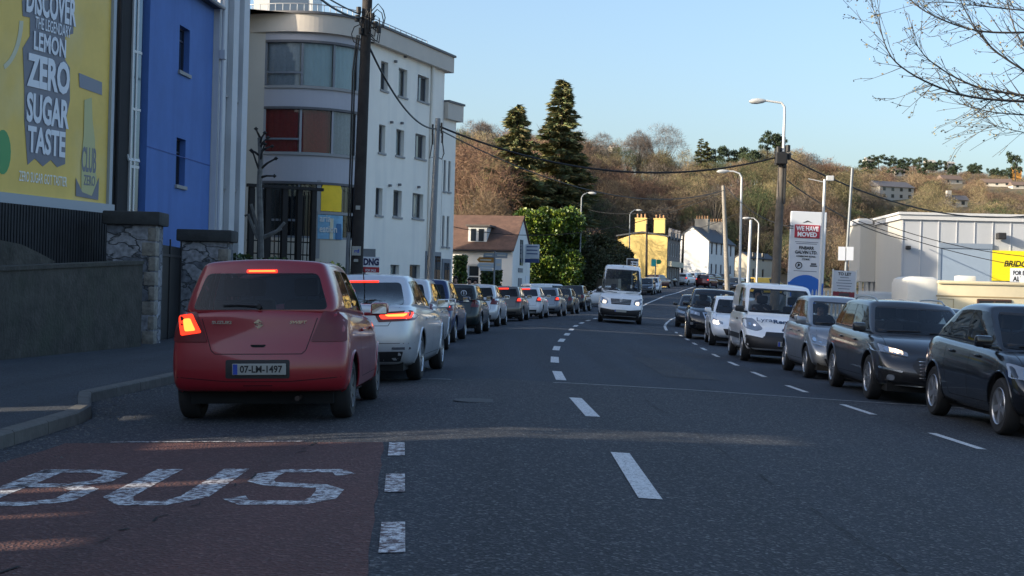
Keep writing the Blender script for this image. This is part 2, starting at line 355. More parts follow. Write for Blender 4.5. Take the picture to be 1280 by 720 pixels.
def patch(t, name, poly, ax, off, mat, parent, cell=.07, skirt=.0):
    bm = bmesh.new(); f = bm.faces.new([bm.verts.new((p[0], p[1], 0)) for p in poly])
    xs = [p[0] for p in poly]; ys = [p[1] for p in poly]
    for lo, hi, nrm in ((min(xs), max(xs), (1, 0, 0)), (min(ys), max(ys), (0, 1, 0))):
        n = int((hi-lo)/cell)
        for k in range(1, n+1):
            c = lo+(hi-lo)*k/(n+1)
            bmesh.ops.bisect_plane(bm, geom=bm.verts[:]+bm.edges[:]+bm.faces[:], plane_co=Vector(nrm)*c, plane_no=nrm)
    if skirt:
        be = [e for e in bm.edges if e.is_boundary]
        ex = bmesh.ops.extrude_edge_only(bm, edges=be); low = {v for v in ex['geom'] if isinstance(v, bmesh.types.BMVert)}
    else: low = set()
    n, _ = AX[ax]
    for v in bm.verts: v.co = onto(t, ax, v.co.x, v.co.y, off-(skirt if v in low else 0))
    bmesh.ops.recalc_face_normals(bm, faces=bm.faces[:])
    if not skirt and sum((f.normal.dot(n) for f in bm.faces)) < 0: bmesh.ops.reverse_faces(bm, faces=bm.faces[:])
    me = bpy.data.meshes.new(name); bm.to_mesh(me); bm.free(); me.materials.append(mat)
    return link(name, me, parent, True, 50)
def line(t, mb, pts, ax, wd=.007, off=.0015, step=.06):
    P = []
    for (a, b), (c, d) in zip(pts, pts[1:]):
        n = max(1, int(math.hypot(c-a, d-b)/step))
        for i in range(n): P.append((a+(c-a)*i/n, b+(d-b)*i/n))
    P.append(pts[-1])
    for i in range(len(P)-1):
        dx, dy = P[i+1][0]-P[i][0], P[i+1][1]-P[i][1]; l = math.hypot(dx, dy) or 1; nx, ny = -dy/l*wd/2, dx/l*wd/2
        q = [onto(t, ax, P[i][0]+nx, P[i][1]+ny, off), onto(t, ax, P[i+1][0]+nx, P[i+1][1]+ny, off), onto(t, ax, P[i+1][0]-nx, P[i+1][1]-ny, off), onto(t, ax, P[i][0]-nx, P[i][1]-ny, off)]
        if max((a_-b_).length for a_ in q for b_ in q) < .3: mb.add(q, [(0, 1, 2, 3)])

def tyre_mesh(r, wdt=.2):
    m = MB(); a = wdt/2; ri = r*.66
    m.lathe([(ri, -a*.9), (r*.9, -a), (r*.97, -a*.85), (r, -a*.6), (r, a*.6), (r*.97, a*.85), (r*.9, a), (ri, a*.9), (ri*.98, 0), (ri, -a*.9)], 'x', 28)
    return m
def rim_mesh(r, style, wdt=.2):
    """outer side is +x"""
    m = MB(); ri = r*.67; a = wdt/2
    m.cur = 0; m.lathe([(ri*1.0, a*.86), (ri*.96, a*1.0), (ri*.9, a*.85), (ri*.88, a*.2)], 'x', 28)
    m.cur = 1; m.lathe([(ri*.9, a*.25), (.001, a*.2)], 'x', 28)
    m.cur = 0
    ns = {'five': 5, 'ten': 10, 'double': 5, 'cap': 7}[style]; hw = {'five': .26, 'ten': .10, 'double': .11, 'cap': .30}[style]
    for k in range(ns):
        for dlt in ((-.17, .17) if style == 'double' else (0,)):
            th = 2*math.pi*k/ns; c, s = math.cos(th), math.sin(th)
            def P(rr, tt, x): 
                ang = th+dlt*(.4+.6*rr)
                return (x, rr*ri*math.cos(ang)-tt*math.sin(ang)*ri, rr*ri*math.sin(ang)+tt*math.cos(ang)*ri)
            w0, w1 = hw*.55, hw*(.75 if style != 'five' else .8)
            vs = [P(.12, -w0, a*.78), P(.12, w0, a*.78), P(.94, w1, a*.9), P(.94, -w1, a*.9), P(.12, -w0, a*.3), P(.12, w0, a*.3), P(.94, w1, a*.35), P(.94, -w1, a*.35)]
            m.add(vs, [(0, 1, 2, 3), (4, 7, 6, 5), (0, 4, 5, 1), (1, 5, 6, 2), (2, 6, 7, 3), (3, 7, 4, 0)])
    m.lathe([(ri*.2, a*.3), (ri*.19, a*.84), (.001, a*.88)], 'x', 14)
    return m
WH = {}
def wheel(r, style, parent, x, y, out, steer=0., rimmat=None):
    rimmat = rimmat or ALU; key = (round(r, 3), style, rimmat.name)
    if key not in WH:
        t = tyre_mesh(r).build('wheel', RUB, None, True, 40); q = rim_mesh(r, style).build('rim', [rimmat, DRK], t, True, 30); WH[key] = (t.data, q.data)
        bpy.data.objects.remove(q); bpy.data.objects.remove(t)
    t = bpy.data.objects.new('wheel', WH[key][0]); COL.objects.link(t); t.parent = parent; t.location = (x, y, r)
    t.rotation_euler = (random.uniform(0, 6), 0, (0 if out > 0 else math.pi)+steer)
    q = bpy.data.objects.new('rim', WH[key][1]); COL.objects.link(q); q.parent = t
    return t

def orient(o, x, y, yaw, z=None):
    """stand o on the road: local +y forwards, yaw measured from world +y, clockwise positive"""
    f = Vector((math.sin(yaw), math.cos(yaw), 0)); r = Vector((f.y, -f.x, 0)); d = 1.2
    zf = (gz(x+f.x*d, y+f.y*d)-gz(x-f.x*d, y-f.y*d))/(2*d); zr = (gz(x+r.x*.8, y+r.y*.8)-gz(x-r.x*.8, y-r.y*.8))/1.6
    f = (f+Vector((0, 0, zf))).normalized(); r = (r+Vector((0, 0, zr))).normalized(); u = r.cross(f).normalized(); r = f.cross(u)
    m = Matrix((r, f, u)).transposed().to_4x4(); m.translation = Vector((x, y, gz(x, y) if z is None else z)); o.matrix_world = m
def road_yaw(y): return math.atan2(xc(y+3)-xc(y-3), 6)

def car(name, label, sp, x, y, yaw, paint, group=None, detail=2, cat='car'):
    """x, y: where the middle of the car stands.  detail 2: see-through glass and interior, 1: dark glass, 0: tiny"""
    g = sp.get; L, W, H = sp['L'], sp['W'], sp['H']+sp.get('lift', .05); wr = g('wr', .31); h2 = L/2
    root = thing(name, label, cat, group=group)
    zsh = sp['sh']; zb = g('zb', .2)
    axr = g('roh', .75)-h2; axf = axr+sp['wb']
    S = [0, .10, .38, .9, L*.38, L*.6, L-.95, L-.40, L-.12, L]
    plan = g('plan', [.83, .93, .985, 1, 1, 1, 1, .965, .90, .76])
    fl = [0, .14, .4, .66, .88, 1]; wf = g('wf', [.88, .955, 1, .995, .975, .91])
    rin = g('rin', [.10, .02, 0, .05, .09, .13]); fin = g('fin', [.12, .03, 0, .03, .16, .34]); XF = [-1, -.8, -.4, 0, .4, .8, 1]
    def pos(i, j, k):
        s = S[i]; kf = XF[k]; zs = lerp_tab(zsh, s); er = max(0, 1-s/.7); ef = max(0, 1-(L-s)/.8)
        yy = s+(rin[j]+.10*abs(kf)**2)*er-(fin[j]+g('nose', .2)*abs(kf)**2.2)*ef
        zlow = zb+.06*max(er, ef)
        z = zlow+fl[j]*(zs-zlow)
        if j == 5: z += .035*(1-kf*kf)
        return (W/2*plan[i]*wf[j]*kf, yy-h2, z)
    body = boxcage('b', 7, 10, 6, pos, paint, 2 if detail else 1, lambda a, b: g('cr', .35) if (a[1] == b[1] == 5 and abs(a[2]-3) == abs(b[2]-3) == 3) else 0)
    c = sp['cab']; CC = [0, .45, .86, 1]; TT = [0, .05, .3, .6, .94, 1]; Wb, Wt = W/2*g('wbf', .90), W/2*g('wtf', .70)
    zr0, zr1 = H-g('rdrop', .07), H-g('fdrop', .08)
    def ya(q): return ease(c[0], c[1], q)-h2
    def yb(q): return ease(c[3], c[2], q)-h2
    def zc(q, t):
        zt = H-.03 if .05 < t < .94 else 0
        tt = 2*t-1; zt = H-.035-(H-zr0-.035)*max(0, -tt)**2-(H-zr1-.035)*max(0, tt)**2
        y0 = ease(ya(q), yb(q), t); zbt = lerp_tab(zsh, y0+h2)-.04
        return ease(zbt, zt, q)
    def wc(q): return ease(Wb, Wt, q)+.02*math.sin(q*math.pi)
    def cpos(i, j, k):
        q = CC[j]; t = TT[i]; kf = XF[k]; y0 = ease(ya(q), yb(q), t); z = zc(q, t)
        if t < .2: y0 += .07*kf*kf*(1-t*5)
        if t > .8: y0 -= g('wcurve', .16)*kf*kf*(t-.8)*5
        if j == 3: z += .035*(1-kf*kf)
        return (wc(q)*kf*(1-.05*(t in (0, 1))), y0, z)
    cab = boxcage('c', 7, 6, 4, cpos, paint, 2 if detail else 1)
    mb_, mc_ = eval_mesh(body), eval_mesh(cab); t = bvh_of(join_mesh([mb_, mc_])); tb = bvh_of(mb_)
    # --- windows in 2D
    def sidepoly(tb0, tb1, tt0, tt1, q0=.16, q1=.84):
        def p(tt, q): return (ease(ya(q), yb(q), tt), zc(q, tt))
        n = 4; P = [p(ease(tb0, tb1, i/n), q0) for i in range(n+1)]+[p(ease(tt1, tt0, i/n), q1) for i in range(n+1)]
        return rnd_poly(P, .045)
    sides = [sidepoly(*q) for q in sp['win']]
    def endpoly(yf, q0, q1, k0, k1, r=.06):
        tt = 0 if yf is ya else 1
        return rnd_poly([(-wc(q0)*k0, zc(q0, tt)), (wc(q0)*k0, zc(q0, tt)), (wc(q1)*k1, zc(q1, tt)), (-wc(q1)*k1, zc(q1, tt))], r)
    rearp = endpoly(ya, g('rq0', .16), g('rq1', .84), .86, .84) if g('rearwin', 1) else None
    frontp = endpoly(yb, .12, .88, .90, .88)
    gm = GL if detail == 2 else GLD
    if detail:
        ct = MB()
        for a in (axr, axf):
            for sx in (-1, 1):
                ct.lathe([(.001, sx*(W/2-.27)), (wr+.055, sx*(W/2-.27)), (wr+.055, sx*(W/2+.2)), (.001, sx*(W/2+.2))], 'x', 32, (0, a, wr+.01))
        cto = ct.build('cut', DRK); bmw(cto.data); m = body.modifiers.new('b', 'BOOLEAN'); m.operation = 'DIFFERENCE'; m.object = cto; m.solver = 'EXACT'; m.material_mode = 'TRANSFER'
        mb_ = eval_mesh(body); bpy.data.objects.remove(cto)
    if detail == 2:
        m = cab.modifiers.new('so', 'SOLIDIFY'); m.thickness = .035; m.offset = -1
        ct = MB()
        for P in sides: 
            ct.prism(P, 'x', W*.2, W*.7); ct.prism(P, 'x', -W*.7, -W*.2)
        if rearp: ct.prism(rearp, 'y', -h2-.6, ya(1)+.12)
        ct.prism(frontp, 'y', yb(1)-.12, h2+.6)
        cto = ct.build('cut', BLK); bmw(cto.data); m = cab.modifiers.new('b', 'BOOLEAN'); m.operation = 'DIFFERENCE'; m.object = cto; m.solver = 'EXACT'; m.use_self = True; m.material_mode = 'TRANSFER'
        mc_ = eval_mesh(cab); bpy.data.objects.remove(cto)
    jm = bpy.data.meshes.new('body'); bm = bmesh.new(); slots = []
    for me in (mb_, mc_):
        n0 = len(bm.faces); bm.from_mesh(me); bm.faces.ensure_lookup_table()
        mp = []
        for mm in me.materials:
            if mm not in slots: slots.append(mm)
            mp.append(slots.index(mm))
        for f in bm.faces[n0:]: f.material_index = mp[f.material_index] if f.material_index < len(mp) else 0
    bm.to_mesh(jm); bm.free()
    for mm in slots: jm.materials.append(mm)
    link('body', jm, root, True, 38)
    bpy.data.objects.remove(body); bpy.data.objects.remove(cab)
    # --- glass
    for P in sides:
        for ax in ('right', 'left'): patch(t, 'side_window', P, ax, .003, gm, root, .12)
    if rearp: patch(t, 'rear_window', rearp, 'rear', .004, gm, root, .12)
    ws = patch(t, 'windscreen', frontp, 'front', .004, gm, root, .12)
    if not detail and not g('front0'):
        pass
    # --- pillars between side windows, seams
    if detail:
        pm = MB()
        for qa, qb in zip(sp['win'], sp['win'][1:]):
            P = sidepoly(qa[1], qb[0], qa[3], qb[2])
            if qb[0]-qa[1] > .004:
                for ax in ('right', 'left'): patch(t, 'window_pillar', P, ax, .0025, BLK, root, .15)
        sill = zb+.14
        def seam(pts, ax, nm='door_seam'):
            q = MB(); line(t, q, pts, ax)
            if q.v: q.build(nm, SEAM, root)
        dd = sp.get('doors', [])
        for ax in ('right', 'left'):
            for d in dd:
                zt = lerp_tab(zsh, d[0]+h2)-.02; seam([(d[0], zt), (d[0]+.01, zt-.25), (d[1], sill)], ax)
            if dd: seam([(dd[0][1], sill), (dd[-1][1], sill)], ax, 'sill_seam')
        if g('hood'):
            yy = sp['hood']-h2
            for sx in (-1, 1): seam([(sx*W*.38, yy), (sx*W*.40, h2-.45)], 'top', 'bonnet_seam')
        for L_ in sp.get('rlines', []): seam(L_, 'rear', 'tailgate_seam')
        for L_ in sp.get('flines', []): seam(L_, 'front', 'bumper_seam')
        for a in (axr, axf):
            for ax in ('right', 'left'):
                lp = MB(); pts = [onto(tb, ax, a+(wr+.06)*math.cos(R(q)), wr+.01+(wr+.06)*math.sin(R(q)), .0) for q in range(-12, 193, 12)]
                lp.tube(pts, .013, 6); lp.build('wheel_arch_lip', g('lipmat') or paint, root, True)
        for d in sp.get('handles', []):
            for sx, ax in ((1, 'right'), (-1, 'left')):
                p = onto(t, ax, d[0], d[1], .015); hm = MB(); hm.bbox(p.x-.014, p.x+.014, p.y-.09, p.y+.09, p.z-.016, p.z+.016, .008); hm.build('door_handle', g('hmat') or paint, root, True)
        ty = ease(c[3], c[2], .22)-h2-.10
        for sx, ax in ((1, 'right'), (-1, 'left')):
            mz = lerp_tab(zsh, ty+h2)+.05; p = Vector((sx*(W/2*.90), ty, mz))
            mm = MB(); ox = p.x+sx*.13; mm.bbox(ox-.10, ox+.10, ty-.05, ty+.075, mz-.035, mz+.105, .035); mm.bbox(min(p.x-sx*.05, ox), max(p.x-sx*.05, ox), ty-.01, ty+.04, mz-.045, mz-.005, .01)
            mo = mm.build('wing_mirror', g('mirmat') or paint, root, True)
            mg = MB(); mg.box(ox-.082, ox+.082, ty-.054, ty-.051, mz-.02, mz+.09); mg.build('mirror_glass', M('mirror', (.5, .52, .55), .03, 1.), mo)
    ub = MB(); ub.box(-W*.40, W*.40, -h2+.25, h2-.3, .17, .38); ub.build('underbody', DRK, root)
    # --- interior
    if detail == 2:
        im = MB(); zi = lerp_tab(zsh, L*.5)-.015; y0, y1 = ya(.1)+.12, yb(.1)-.2
        im.bbox(-Wb*.9, Wb*.9, y0, y1, zi-.05, zi+.012, .01)
        im.bbox(-Wb*.82, Wb*.82, y1-.35, y1, zi, zi+.07, .03)
        if g('seats', 1):
            for yy in g('seatrows', [c[2]-.15-h2, c[1]+.45-h2]):
                for xx in (-.36, .36): im.bbox(xx-.23, xx+.23, yy-.06, yy+.10, zi-.05, zi+.20, .05); im.bbox(xx-.13, xx+.13, yy-.05, yy+.05, zi+.23, zi+.42, .04); im.tube([(xx, yy, zi+.15), (xx, yy, zi+.3)], .012, 5)
        th = Matrix.Translation((.37, c[2]+.32-h2, zi+.06)) @ Matrix.Rotation(R(65), 4, 'X')
        im.T = th; im.tube([(.18*math.cos(a*math.pi/8), .18*math.sin(a*math.pi/8), 0) for a in range(17)], .013, 5); im.T = Matrix.Identity(4)
        im.build('interior', INT, root, True)
    if detail and g('wipers', 1) and sp.get('front'):
        for x0_, x1_ in ((.55, .05), (-.08, -.58)):
            wm = MB(); wm.tube([onto(t, 'front', ease(x0_, x1_, q/4), ease(zc(.16, 1), zc(.20, 1), q/4), .012) for q in range(5)], .008, 5); wm.build('wiper', BLK, root)
        patch(t, 'windscreen_disc', [(-.46, zc(.22, 1)), (-.38, zc(.22, 1)), (-.38, zc(.34, 1)), (-.46, zc(.34, 1))], 'front', .006, PLT, root, .2)
        patch(t, 'screen_top_band', rnd_poly([(-wc(.88)*.86, zc(.83, 1)), (wc(.88)*.86, zc(.83, 1)), (wc(.9)*.85, zc(.885, 1)), (-wc(.9)*.85, zc(.885, 1))], .01), 'front', .0055, BLK, root, .12)
    rm = g('rimmat')
    for a in (axr, axf):
        for sx in (-1, 1): wheel(wr, sp.get('rim', 'five'), root, sx*(W/2-.125), a, sx, g('steer', 0) if a == axf else 0, rm)
    # --- lights, plates
    def mir(P): return [(-a, b) for a, b in P][::-1]
    def do(ax, items):
        for it in items:
            nm, P, mat, off = it[:4]; both = len(it) > 4 and it[4]
            P = rnd_poly(P, it[5] if len(it) > 5 else .02)
            patch(t, nm, P, ax, off, mat, root, .08, min(off, .02))
            if both: patch(t, nm, mir(P), ax, off, mat, root, .08, min(off, .02))
            if nm == 'headlight':
                cx0 = sum(p[0] for p in P)/len(P); cz0 = sum(p[1] for p in P)/len(P)
                for sx in (1, -1):
                    for dxx, rr in ((-.055, .040), (.055, .034)):
                        patch(t, 'lamp_reflector', [(sx*(cx0+dxx)+rr*math.cos(q*.5236), cz0-dxx*.25+rr*math.sin(q*.5236)) for q in range(12)], ax, off+.004, CHR, root, .1)
    if detail or g('tiny_lights'):
        do('rear', sp.get('rear', [])); do('front', sp.get('front', []))
    for ax, zpl, txt in sp.get('plates', []):
        sgn = -1 if ax == 'rear' else 1
        px_ = sp.get('platex', 0); p = onto(t, ax, px_, zpl, .014); pm = MB(); pm.bbox(px_-.26, px_+.26, p.y-.008, p.y+.008, zpl-.055, zpl+.055, .006); po = pm.build('number_plate', PLT, root)
        if detail:
            bb = MB(); rt = Vector((-sgn, 0, 0)); O = Vector((px_, p.y+sgn*.0095, zpl))
            xl = px_-(.23 if sgn < 0 else -.23); bb.box(xl-.022, xl+.022, p.y+sgn*.008-.001, p.y+sgn*.008+.001, zpl-.05, zpl+.05); bb.build('plate_band', PLB, po)
            if txt: text('lettering', txt, .09, INK, po, O+rt*.02+Vector((0, 0, -.033)), rt, (0, 0, 1), w=.41, h=.07, bold=.002, ext=.001)
    if g('extra'): g('extra')(root, t, sp, dict(h2=h2, ya=ya, yb=yb, zc=zc, wc=wc, patch=patch, W=W, L=L, H=H))
    orient(root, x, y, yaw)
    return root
def bmw(me):
    bm = bmesh.new(); bm.from_mesh(me); bmesh.ops.remove_doubles(bm, verts=bm.verts[:], dist=1e-5); bmesh.ops.recalc_face_normals(bm, faces=bm.faces[:]); bm.to_mesh(me); bm.free()

def paint(name, col, metal=0., rough=.32, var=.06): return M(name, col, rough, metal, var=var, scale=3, coat=.8)
P_RED = paint('red_paint', (.26, .010, .018), .05); P_SIL = paint('silver_paint', (.58, .59, .61), .4, .3); P_BLUE = paint('dark_blue_paint', (.012, .03, .10), .4)
P_BLK = paint('black_paint', (.008, .009, .012), .2, .2); P_GREY = paint('grey_paint', (.24, .26, .29), .5); P_DGREY = paint('charcoal_paint', (.035, .034, .036), .5)
P_WHT = paint('white_paint', (.80, .81, .82), 0, .3); P_GOLD = paint('bronze_grey_paint', (.14, .125, .11), .55); P_DGRN = paint('dark_green_paint', (.012, .022, .022), .3); P_MAR = paint('maroon_paint', (.10, .015, .02), .3)
P_CREAM = paint('cream_paint', (.62, .55, .40), 0, .45)
# ---------------------------------------------------------------- vehicle types (metres; s from the rear bumper, x across, z up)
def swift_extra(root, t, sp, k):
    h2 = k['h2']
    p = lambda a, b, o=.004: onto(t, 'rear', a, b, o)
    q = p(0, .955, .01); m = MB()
    # S-shaped emblem from two hooked bars
    for s in (1, -1):
        m.add([(q.x+s*a, q.y-.002, q.z+s*b) for a, b in ((.042, .012), (.0, .047), (-.05, .012), (-.022, -.008), (-.005, .008), (.012, .022))], [(0, 1, 2, 3, 4, 5)])
        m.add([(q.x+s*a, q.y-.002, q.z+s*b) for a, b in ((-.05, .012), (-.022, -.008), (.03, -.008), (.014, .004))], [(0, 1, 2, 3)])
    m.build('emblem', CHR, root)
    yt_ = p(.24, .955, .004).y-.004; text('lettering', 'SUZUKI', .05, CHR, root, (-.36, yt_, .955), (1, 0, 0), (0, 0, 1), w=.19, h=.032, bold=.002)
    text('lettering', 'SWIFT', .05, CHR, root, (.38, yt_, .955), (1, 0, 0), (0, 0, 1), w=.17, h=.032, bold=.002, shear=.2)
    m = MB()   # rear wiper
    a = [p(-.02, 1.125, .02), p(-.2, 1.135, .022), p(-.36, 1.13, .02)]; m.tube(a, [.012, .009, .006], 6); m.lathe([(.001, -.03), (.022, -.03), (.024, .02)], 'y', 10, tuple(p(0, 1.12, .02))); m.build('rear_wiper', BLK, root, True)
    m = MB(); m.tube([(.38, -h2+.03, .235), (.38, -h2+.3, .235)], .024, 10); m.build('exhaust_pipe', M('rusty_steel', (.05, .035, .03), .6, .5), root, True)
def aerial(y, z):
    def f(root, t, sp, k):
        m = MB(); m.tube([(0, y, z-.02), (0, y-.06, z+.17)], [.01, .004], 6); m.build('aerial', BLK, root, True)
    return f
SW = dict(L=3.72, W=1.75, H=1.50, lift=.10, wb=2.38, roh=.62, wr=.30, sh=[(0, 1.06), (.5, 1.07), (1.6, 1.01), (2.65, .98), (3.1, .92), (3.72, .74)], zb=.24,
          rin=[.04, .0, .0, .07, .09, .10], plan=[.965, .99, 1, 1, 1, 1, 1, .965, .90, .76], wf=[.96, .99, 1.0, .995, .97, .90], nose=.22,
          cab=(.09, .33, 2.0, 2.92), wtf=.69, wbf=.90, rdrop=.045, rq0=.13, rq1=.80, win=[(.22, .46, .26, .50), (.48, .90, .52, .87)], doors=[(-.72, -.55), (.12, .12), (1.02, .93)], hood=2.9,
          rlines=[[(-.58, 1.06), (-.46, .70), (-.42, .665), (.42, .665), (.46, .70), (.58, 1.06)], [(-.80, .44), (-.3, .40), (.3, .40), (.80, .44)], [(-.14, .36), (-.12, .30), (.12, .30), (.14, .36), (-.14, .36)]],
          rear=[('tail_light', [(-.62, 1.075), (-.50, .78), (-.84, .78), (-.83, .98), (-.74, 1.07)], REDL, .012, True),
                ('number_plate_recess', [(-.31, .61), (.31, .61), (.31, .43), (-.31, .43)], BLK, .003),
                ('tailgate_handle', [(-.08, .755), (.08, .755), (.06, .73), (-.06, .73)], DRK, .003)],
          handles=[(-.5, .86), (.35, .86)], plates=[('rear', .52, '07-LM-1497')], platex=.02, rim='cap', rimmat=M('steel_rim', (.10, .10, .105), .5, .3), extra=swift_extra, seatrows=[-.1, -1.05])
def passat_extra(root, t, sp, k):
    aerial(-.9, 1.45)(root, t, sp, k)
PAS = dict(L=4.77, W=1.84, H=1.46, wb=2.79, roh=1.08, wr=.335, sh=[(0, 1.05), (.5, 1.07), (1.2, 1.04), (2.4, .99), (3.6, .97), (4.2, .88), (4.77, .70)],
           rin=[.14, .02, 0, .03, .05, .04], cab=(.66, 1.62, 2.75, 3.72), wtf=.65, wbf=.88, rdrop=.07, lift=.07, rq0=.11, win=[(.17, .22, .115, .16), (.235, .52, .17, .52), (.535, .90, .535, .87)], doors=[(-1.2, -.95), (-.02, -.02), (1.15, 1.08)], hood=3.7,
           rlines=[[(-.70, 1.04), (-.55, .79), (.55, .79), (.70, 1.04)], [(-.88, .56), (.88, .55)]],
           rear=[('tail_light', [(-.90, 1.0), (-.36, .97), (-.42, .84), (-.88, .86)], REDL, .010, True), ('diffuser', [(-.75, .44), (.75, .44), (.70, .30), (-.70, .30)], BLK, .004), ('bumper_reflector', [(-.84, .5), (-.6, .5), (-.6, .465), (-.84, .465)], CHR, .004, True)],
           handles=[(-.75, .86), (.35, .86)], plates=[('rear', .70, '')], rim='ten', extra=passat_extra)
def HATCH(**k):
    d = dict(L=4.1, W=1.75, H=1.46, wb=2.55, roh=.72, wr=.31, sh=[(0, 1.0), (.5, 1.02), (1.6, .98), (3.0, .95), (3.6, .86), (4.1, .68)],
             rin=[.08, .0, .0, .06, .10, .13], cab=(.13, .45, 2.25, 3.15), wtf=.74, rdrop=.06, win=[(.20, .46, .24, .50), (.48, .90, .52, .87)], doors=[(-.85, -.65), (.1, .1), (1.1, 1.0)], hood=3.1,
             rlines=[[(-.62, 1.0), (-.56, .62), (.56, .62), (.62, 1.0)], [(-.82, .5), (.82, .5)]],
             rear=[('tail_light', [(-.62, 1.0), (-.55, .80), (-.84, .78), (-.80, 1.0)], REDL, .012, True), ('bumper_insert', [(-.6, .42), (.6, .42), (.55, .28), (-.55, .28)], BLK, .004)],
             front=[('headlight', [(-.82, .80), (-.42, .70), (-.45, .60), (-.84, .66)], LAMP, .01, True), ('grille', [(-.40, .66), (.40, .66), (.36, .56), (-.36, .56)], BLK, .005), ('air_intake', [(-.62, .42), (.62, .42), (.52, .28), (-.52, .28)], BLK, .005)],
             handles=[(-.6, .84), (.35, .84)], plates=[('rear', .68, '')], rim='five')
    d.update(k); return d
# oncoming cars, front view
FOC = dict(L=4.34, W=1.84, H=1.49, wb=2.64, roh=.80, wr=.325, sh=[(0, 1.03), (.5, 1.05), (1.6, 1.0), (3.2, .95), (3.8, .86), (4.34, .68)],
           rin=[.10, .0, .0, .05, .10, .18], cab=(.22, .92, 2.3, 3.28), wtf=.70, wbf=.89, rdrop=.10, win=[(.09, .22, .19, .25), (.235, .52, .265, .52), (.54, .92, .54, .87)], doors=[(-.90, -.66), (.10, .10), (1.14, 1.04)], hood=3.25,
           rear=[('tail_light', [(-.62, 1.0), (-.55, .80), (-.84, .78), (-.80, 1.0)], REDL, .012, True)],
           front=[('headlight', [(-.86, .82), (-.44, .70), (-.48, .60), (-.88, .66)], LAMP, .01, True), ('grille', [(-.40, .62), (.40, .62), (.36, .54), (-.36, .54)], BLK, .005), ('air_intake', [(-.62, .42), (.62, .42), (.52, .26), (-.52, .26)], BLK, .005), ('fog_light', [(-.78, .40), (-.68, .40), (-.68, .32), (-.78, .32)], LAMP, .008, True)],
           handles=[(-.62, .88), (.42, .86)], plates=[('front', .50, '')], rim='five')
def mondeo_extra(root, t, sp, k):
    for s in (-1, 1):
        m = MB(); pts = []
        for i in range(9):
            yy = -1.6+i*.22; p = onto(t, 'top', s*.53, yy, .045 if 0 < i < 8 else .0); pts.append(p)
        m.tube(pts, .014, 6); m.build('roof_rail', ALU, root, True)
    m = MB()
    for i in range(6):
        z = .40+i*.045
        a = [onto(t, 'front', x, z, .012) for x in (-.34, -.2, 0, .2, .34)]; m.tube(a, .0045, 5)
    m.build('grille_bars', CHR, root, True)
MON = dict(L=4.86, W=1.86, H=1.50, wb=2.85, roh=1.05, wr=.335, sh=[(0, 1.05), (.5, 1.06), (1.6, 1.02), (3.6, .98), (4.2, .92), (4.6, .82), (4.86, .70)],
           rin=[.10, .0, .0, .05, .10, .15], fin=[.12, .03, 0, .03, .12, .26], cab=(.20, .62, 2.75, 3.72), wtf=.70, wbf=.89, rdrop=.07, win=[(.10, .25, .14, .26), (.265, .55, .275, .55), (.565, .92, .565, .88)], doors=[(-1.1, -.85), (.05, .05), (1.2, 1.1)], hood=3.7,
           rear=[('tail_light', [(-.62, 1.0), (-.55, .80), (-.84, .78), (-.80, 1.0)], REDL, .012, True)],
           front=[('headlight', [(-.90, .86), (-.46, .74), (-.46, .68), (-.90, .74)], LAMP, .010, True), ('grille', [(-.34, .68), (.34, .68), (.44, .56), (.30, .36), (-.30, .36), (-.44, .56)], BLK, .006), ('fog_lamp_housing', [(-.86, .46), (-.58, .42), (-.60, .30), (-.84, .34)], BLK, .006, True), ('fog_lamp_trim', [(-.86, .53), (-.56, .48), (-.57, .455), (-.86, .50)], CHR, .010, True), ('fog_light', [(-.76, .42), (-.66, .42), (-.66, .34), (-.76, .34)], LAMP, .014, True, .05), ('lower_trim', [(-.80, .27), (.80, .27), (.78, .245), (-.78, .245)], CHR, .01)],
           handles=[(-.7, .88), (.42, .86)], plates=[('front', .48, '')], rim='ten', extra=mondeo_extra)
C4 = dict(L=4.0, W=1.74, H=1.54, wb=2.52, roh=.68, wr=.30, sh=[(0, 1.0), (.5, 1.04), (1.6, 1.0), (3.0, .98), (3.6, .88), (4.0, .70)], fin=[.10, .02, 0, .04, .22, .42],
          cab=(.13, .5, 2.1, 3.25), wtf=.72, rdrop=.08, win=[(.12, .22, .15, .22), (.235, .52, .235, .52), (.535, .84, .535, .86)], doors=[(-.8, -.6), (.1, .1), (1.0, .95)], hood=3.2,
          front=[('headlight', [(-.84, .84), (-.50, .74), (-.52, .60), (-.85, .66)], LAMP, .01, True), ('grille', [(-.40, .62), (.40, .62), (.36, .50), (-.36, .50)], BLK, .005), ('air_intake', [(-.60, .40), (.60, .40), (.52, .27), (-.52, .27)], BLK, .005)],
          rear=[('tail_light', [(-.62, 1.0), (-.55, .80), (-.84, .78), (-.80, 1.0)], REDL, .012, True)],
          handles=[(-.6, .86), (.35, .86)], plates=[('front', .46, '')], rim='five')
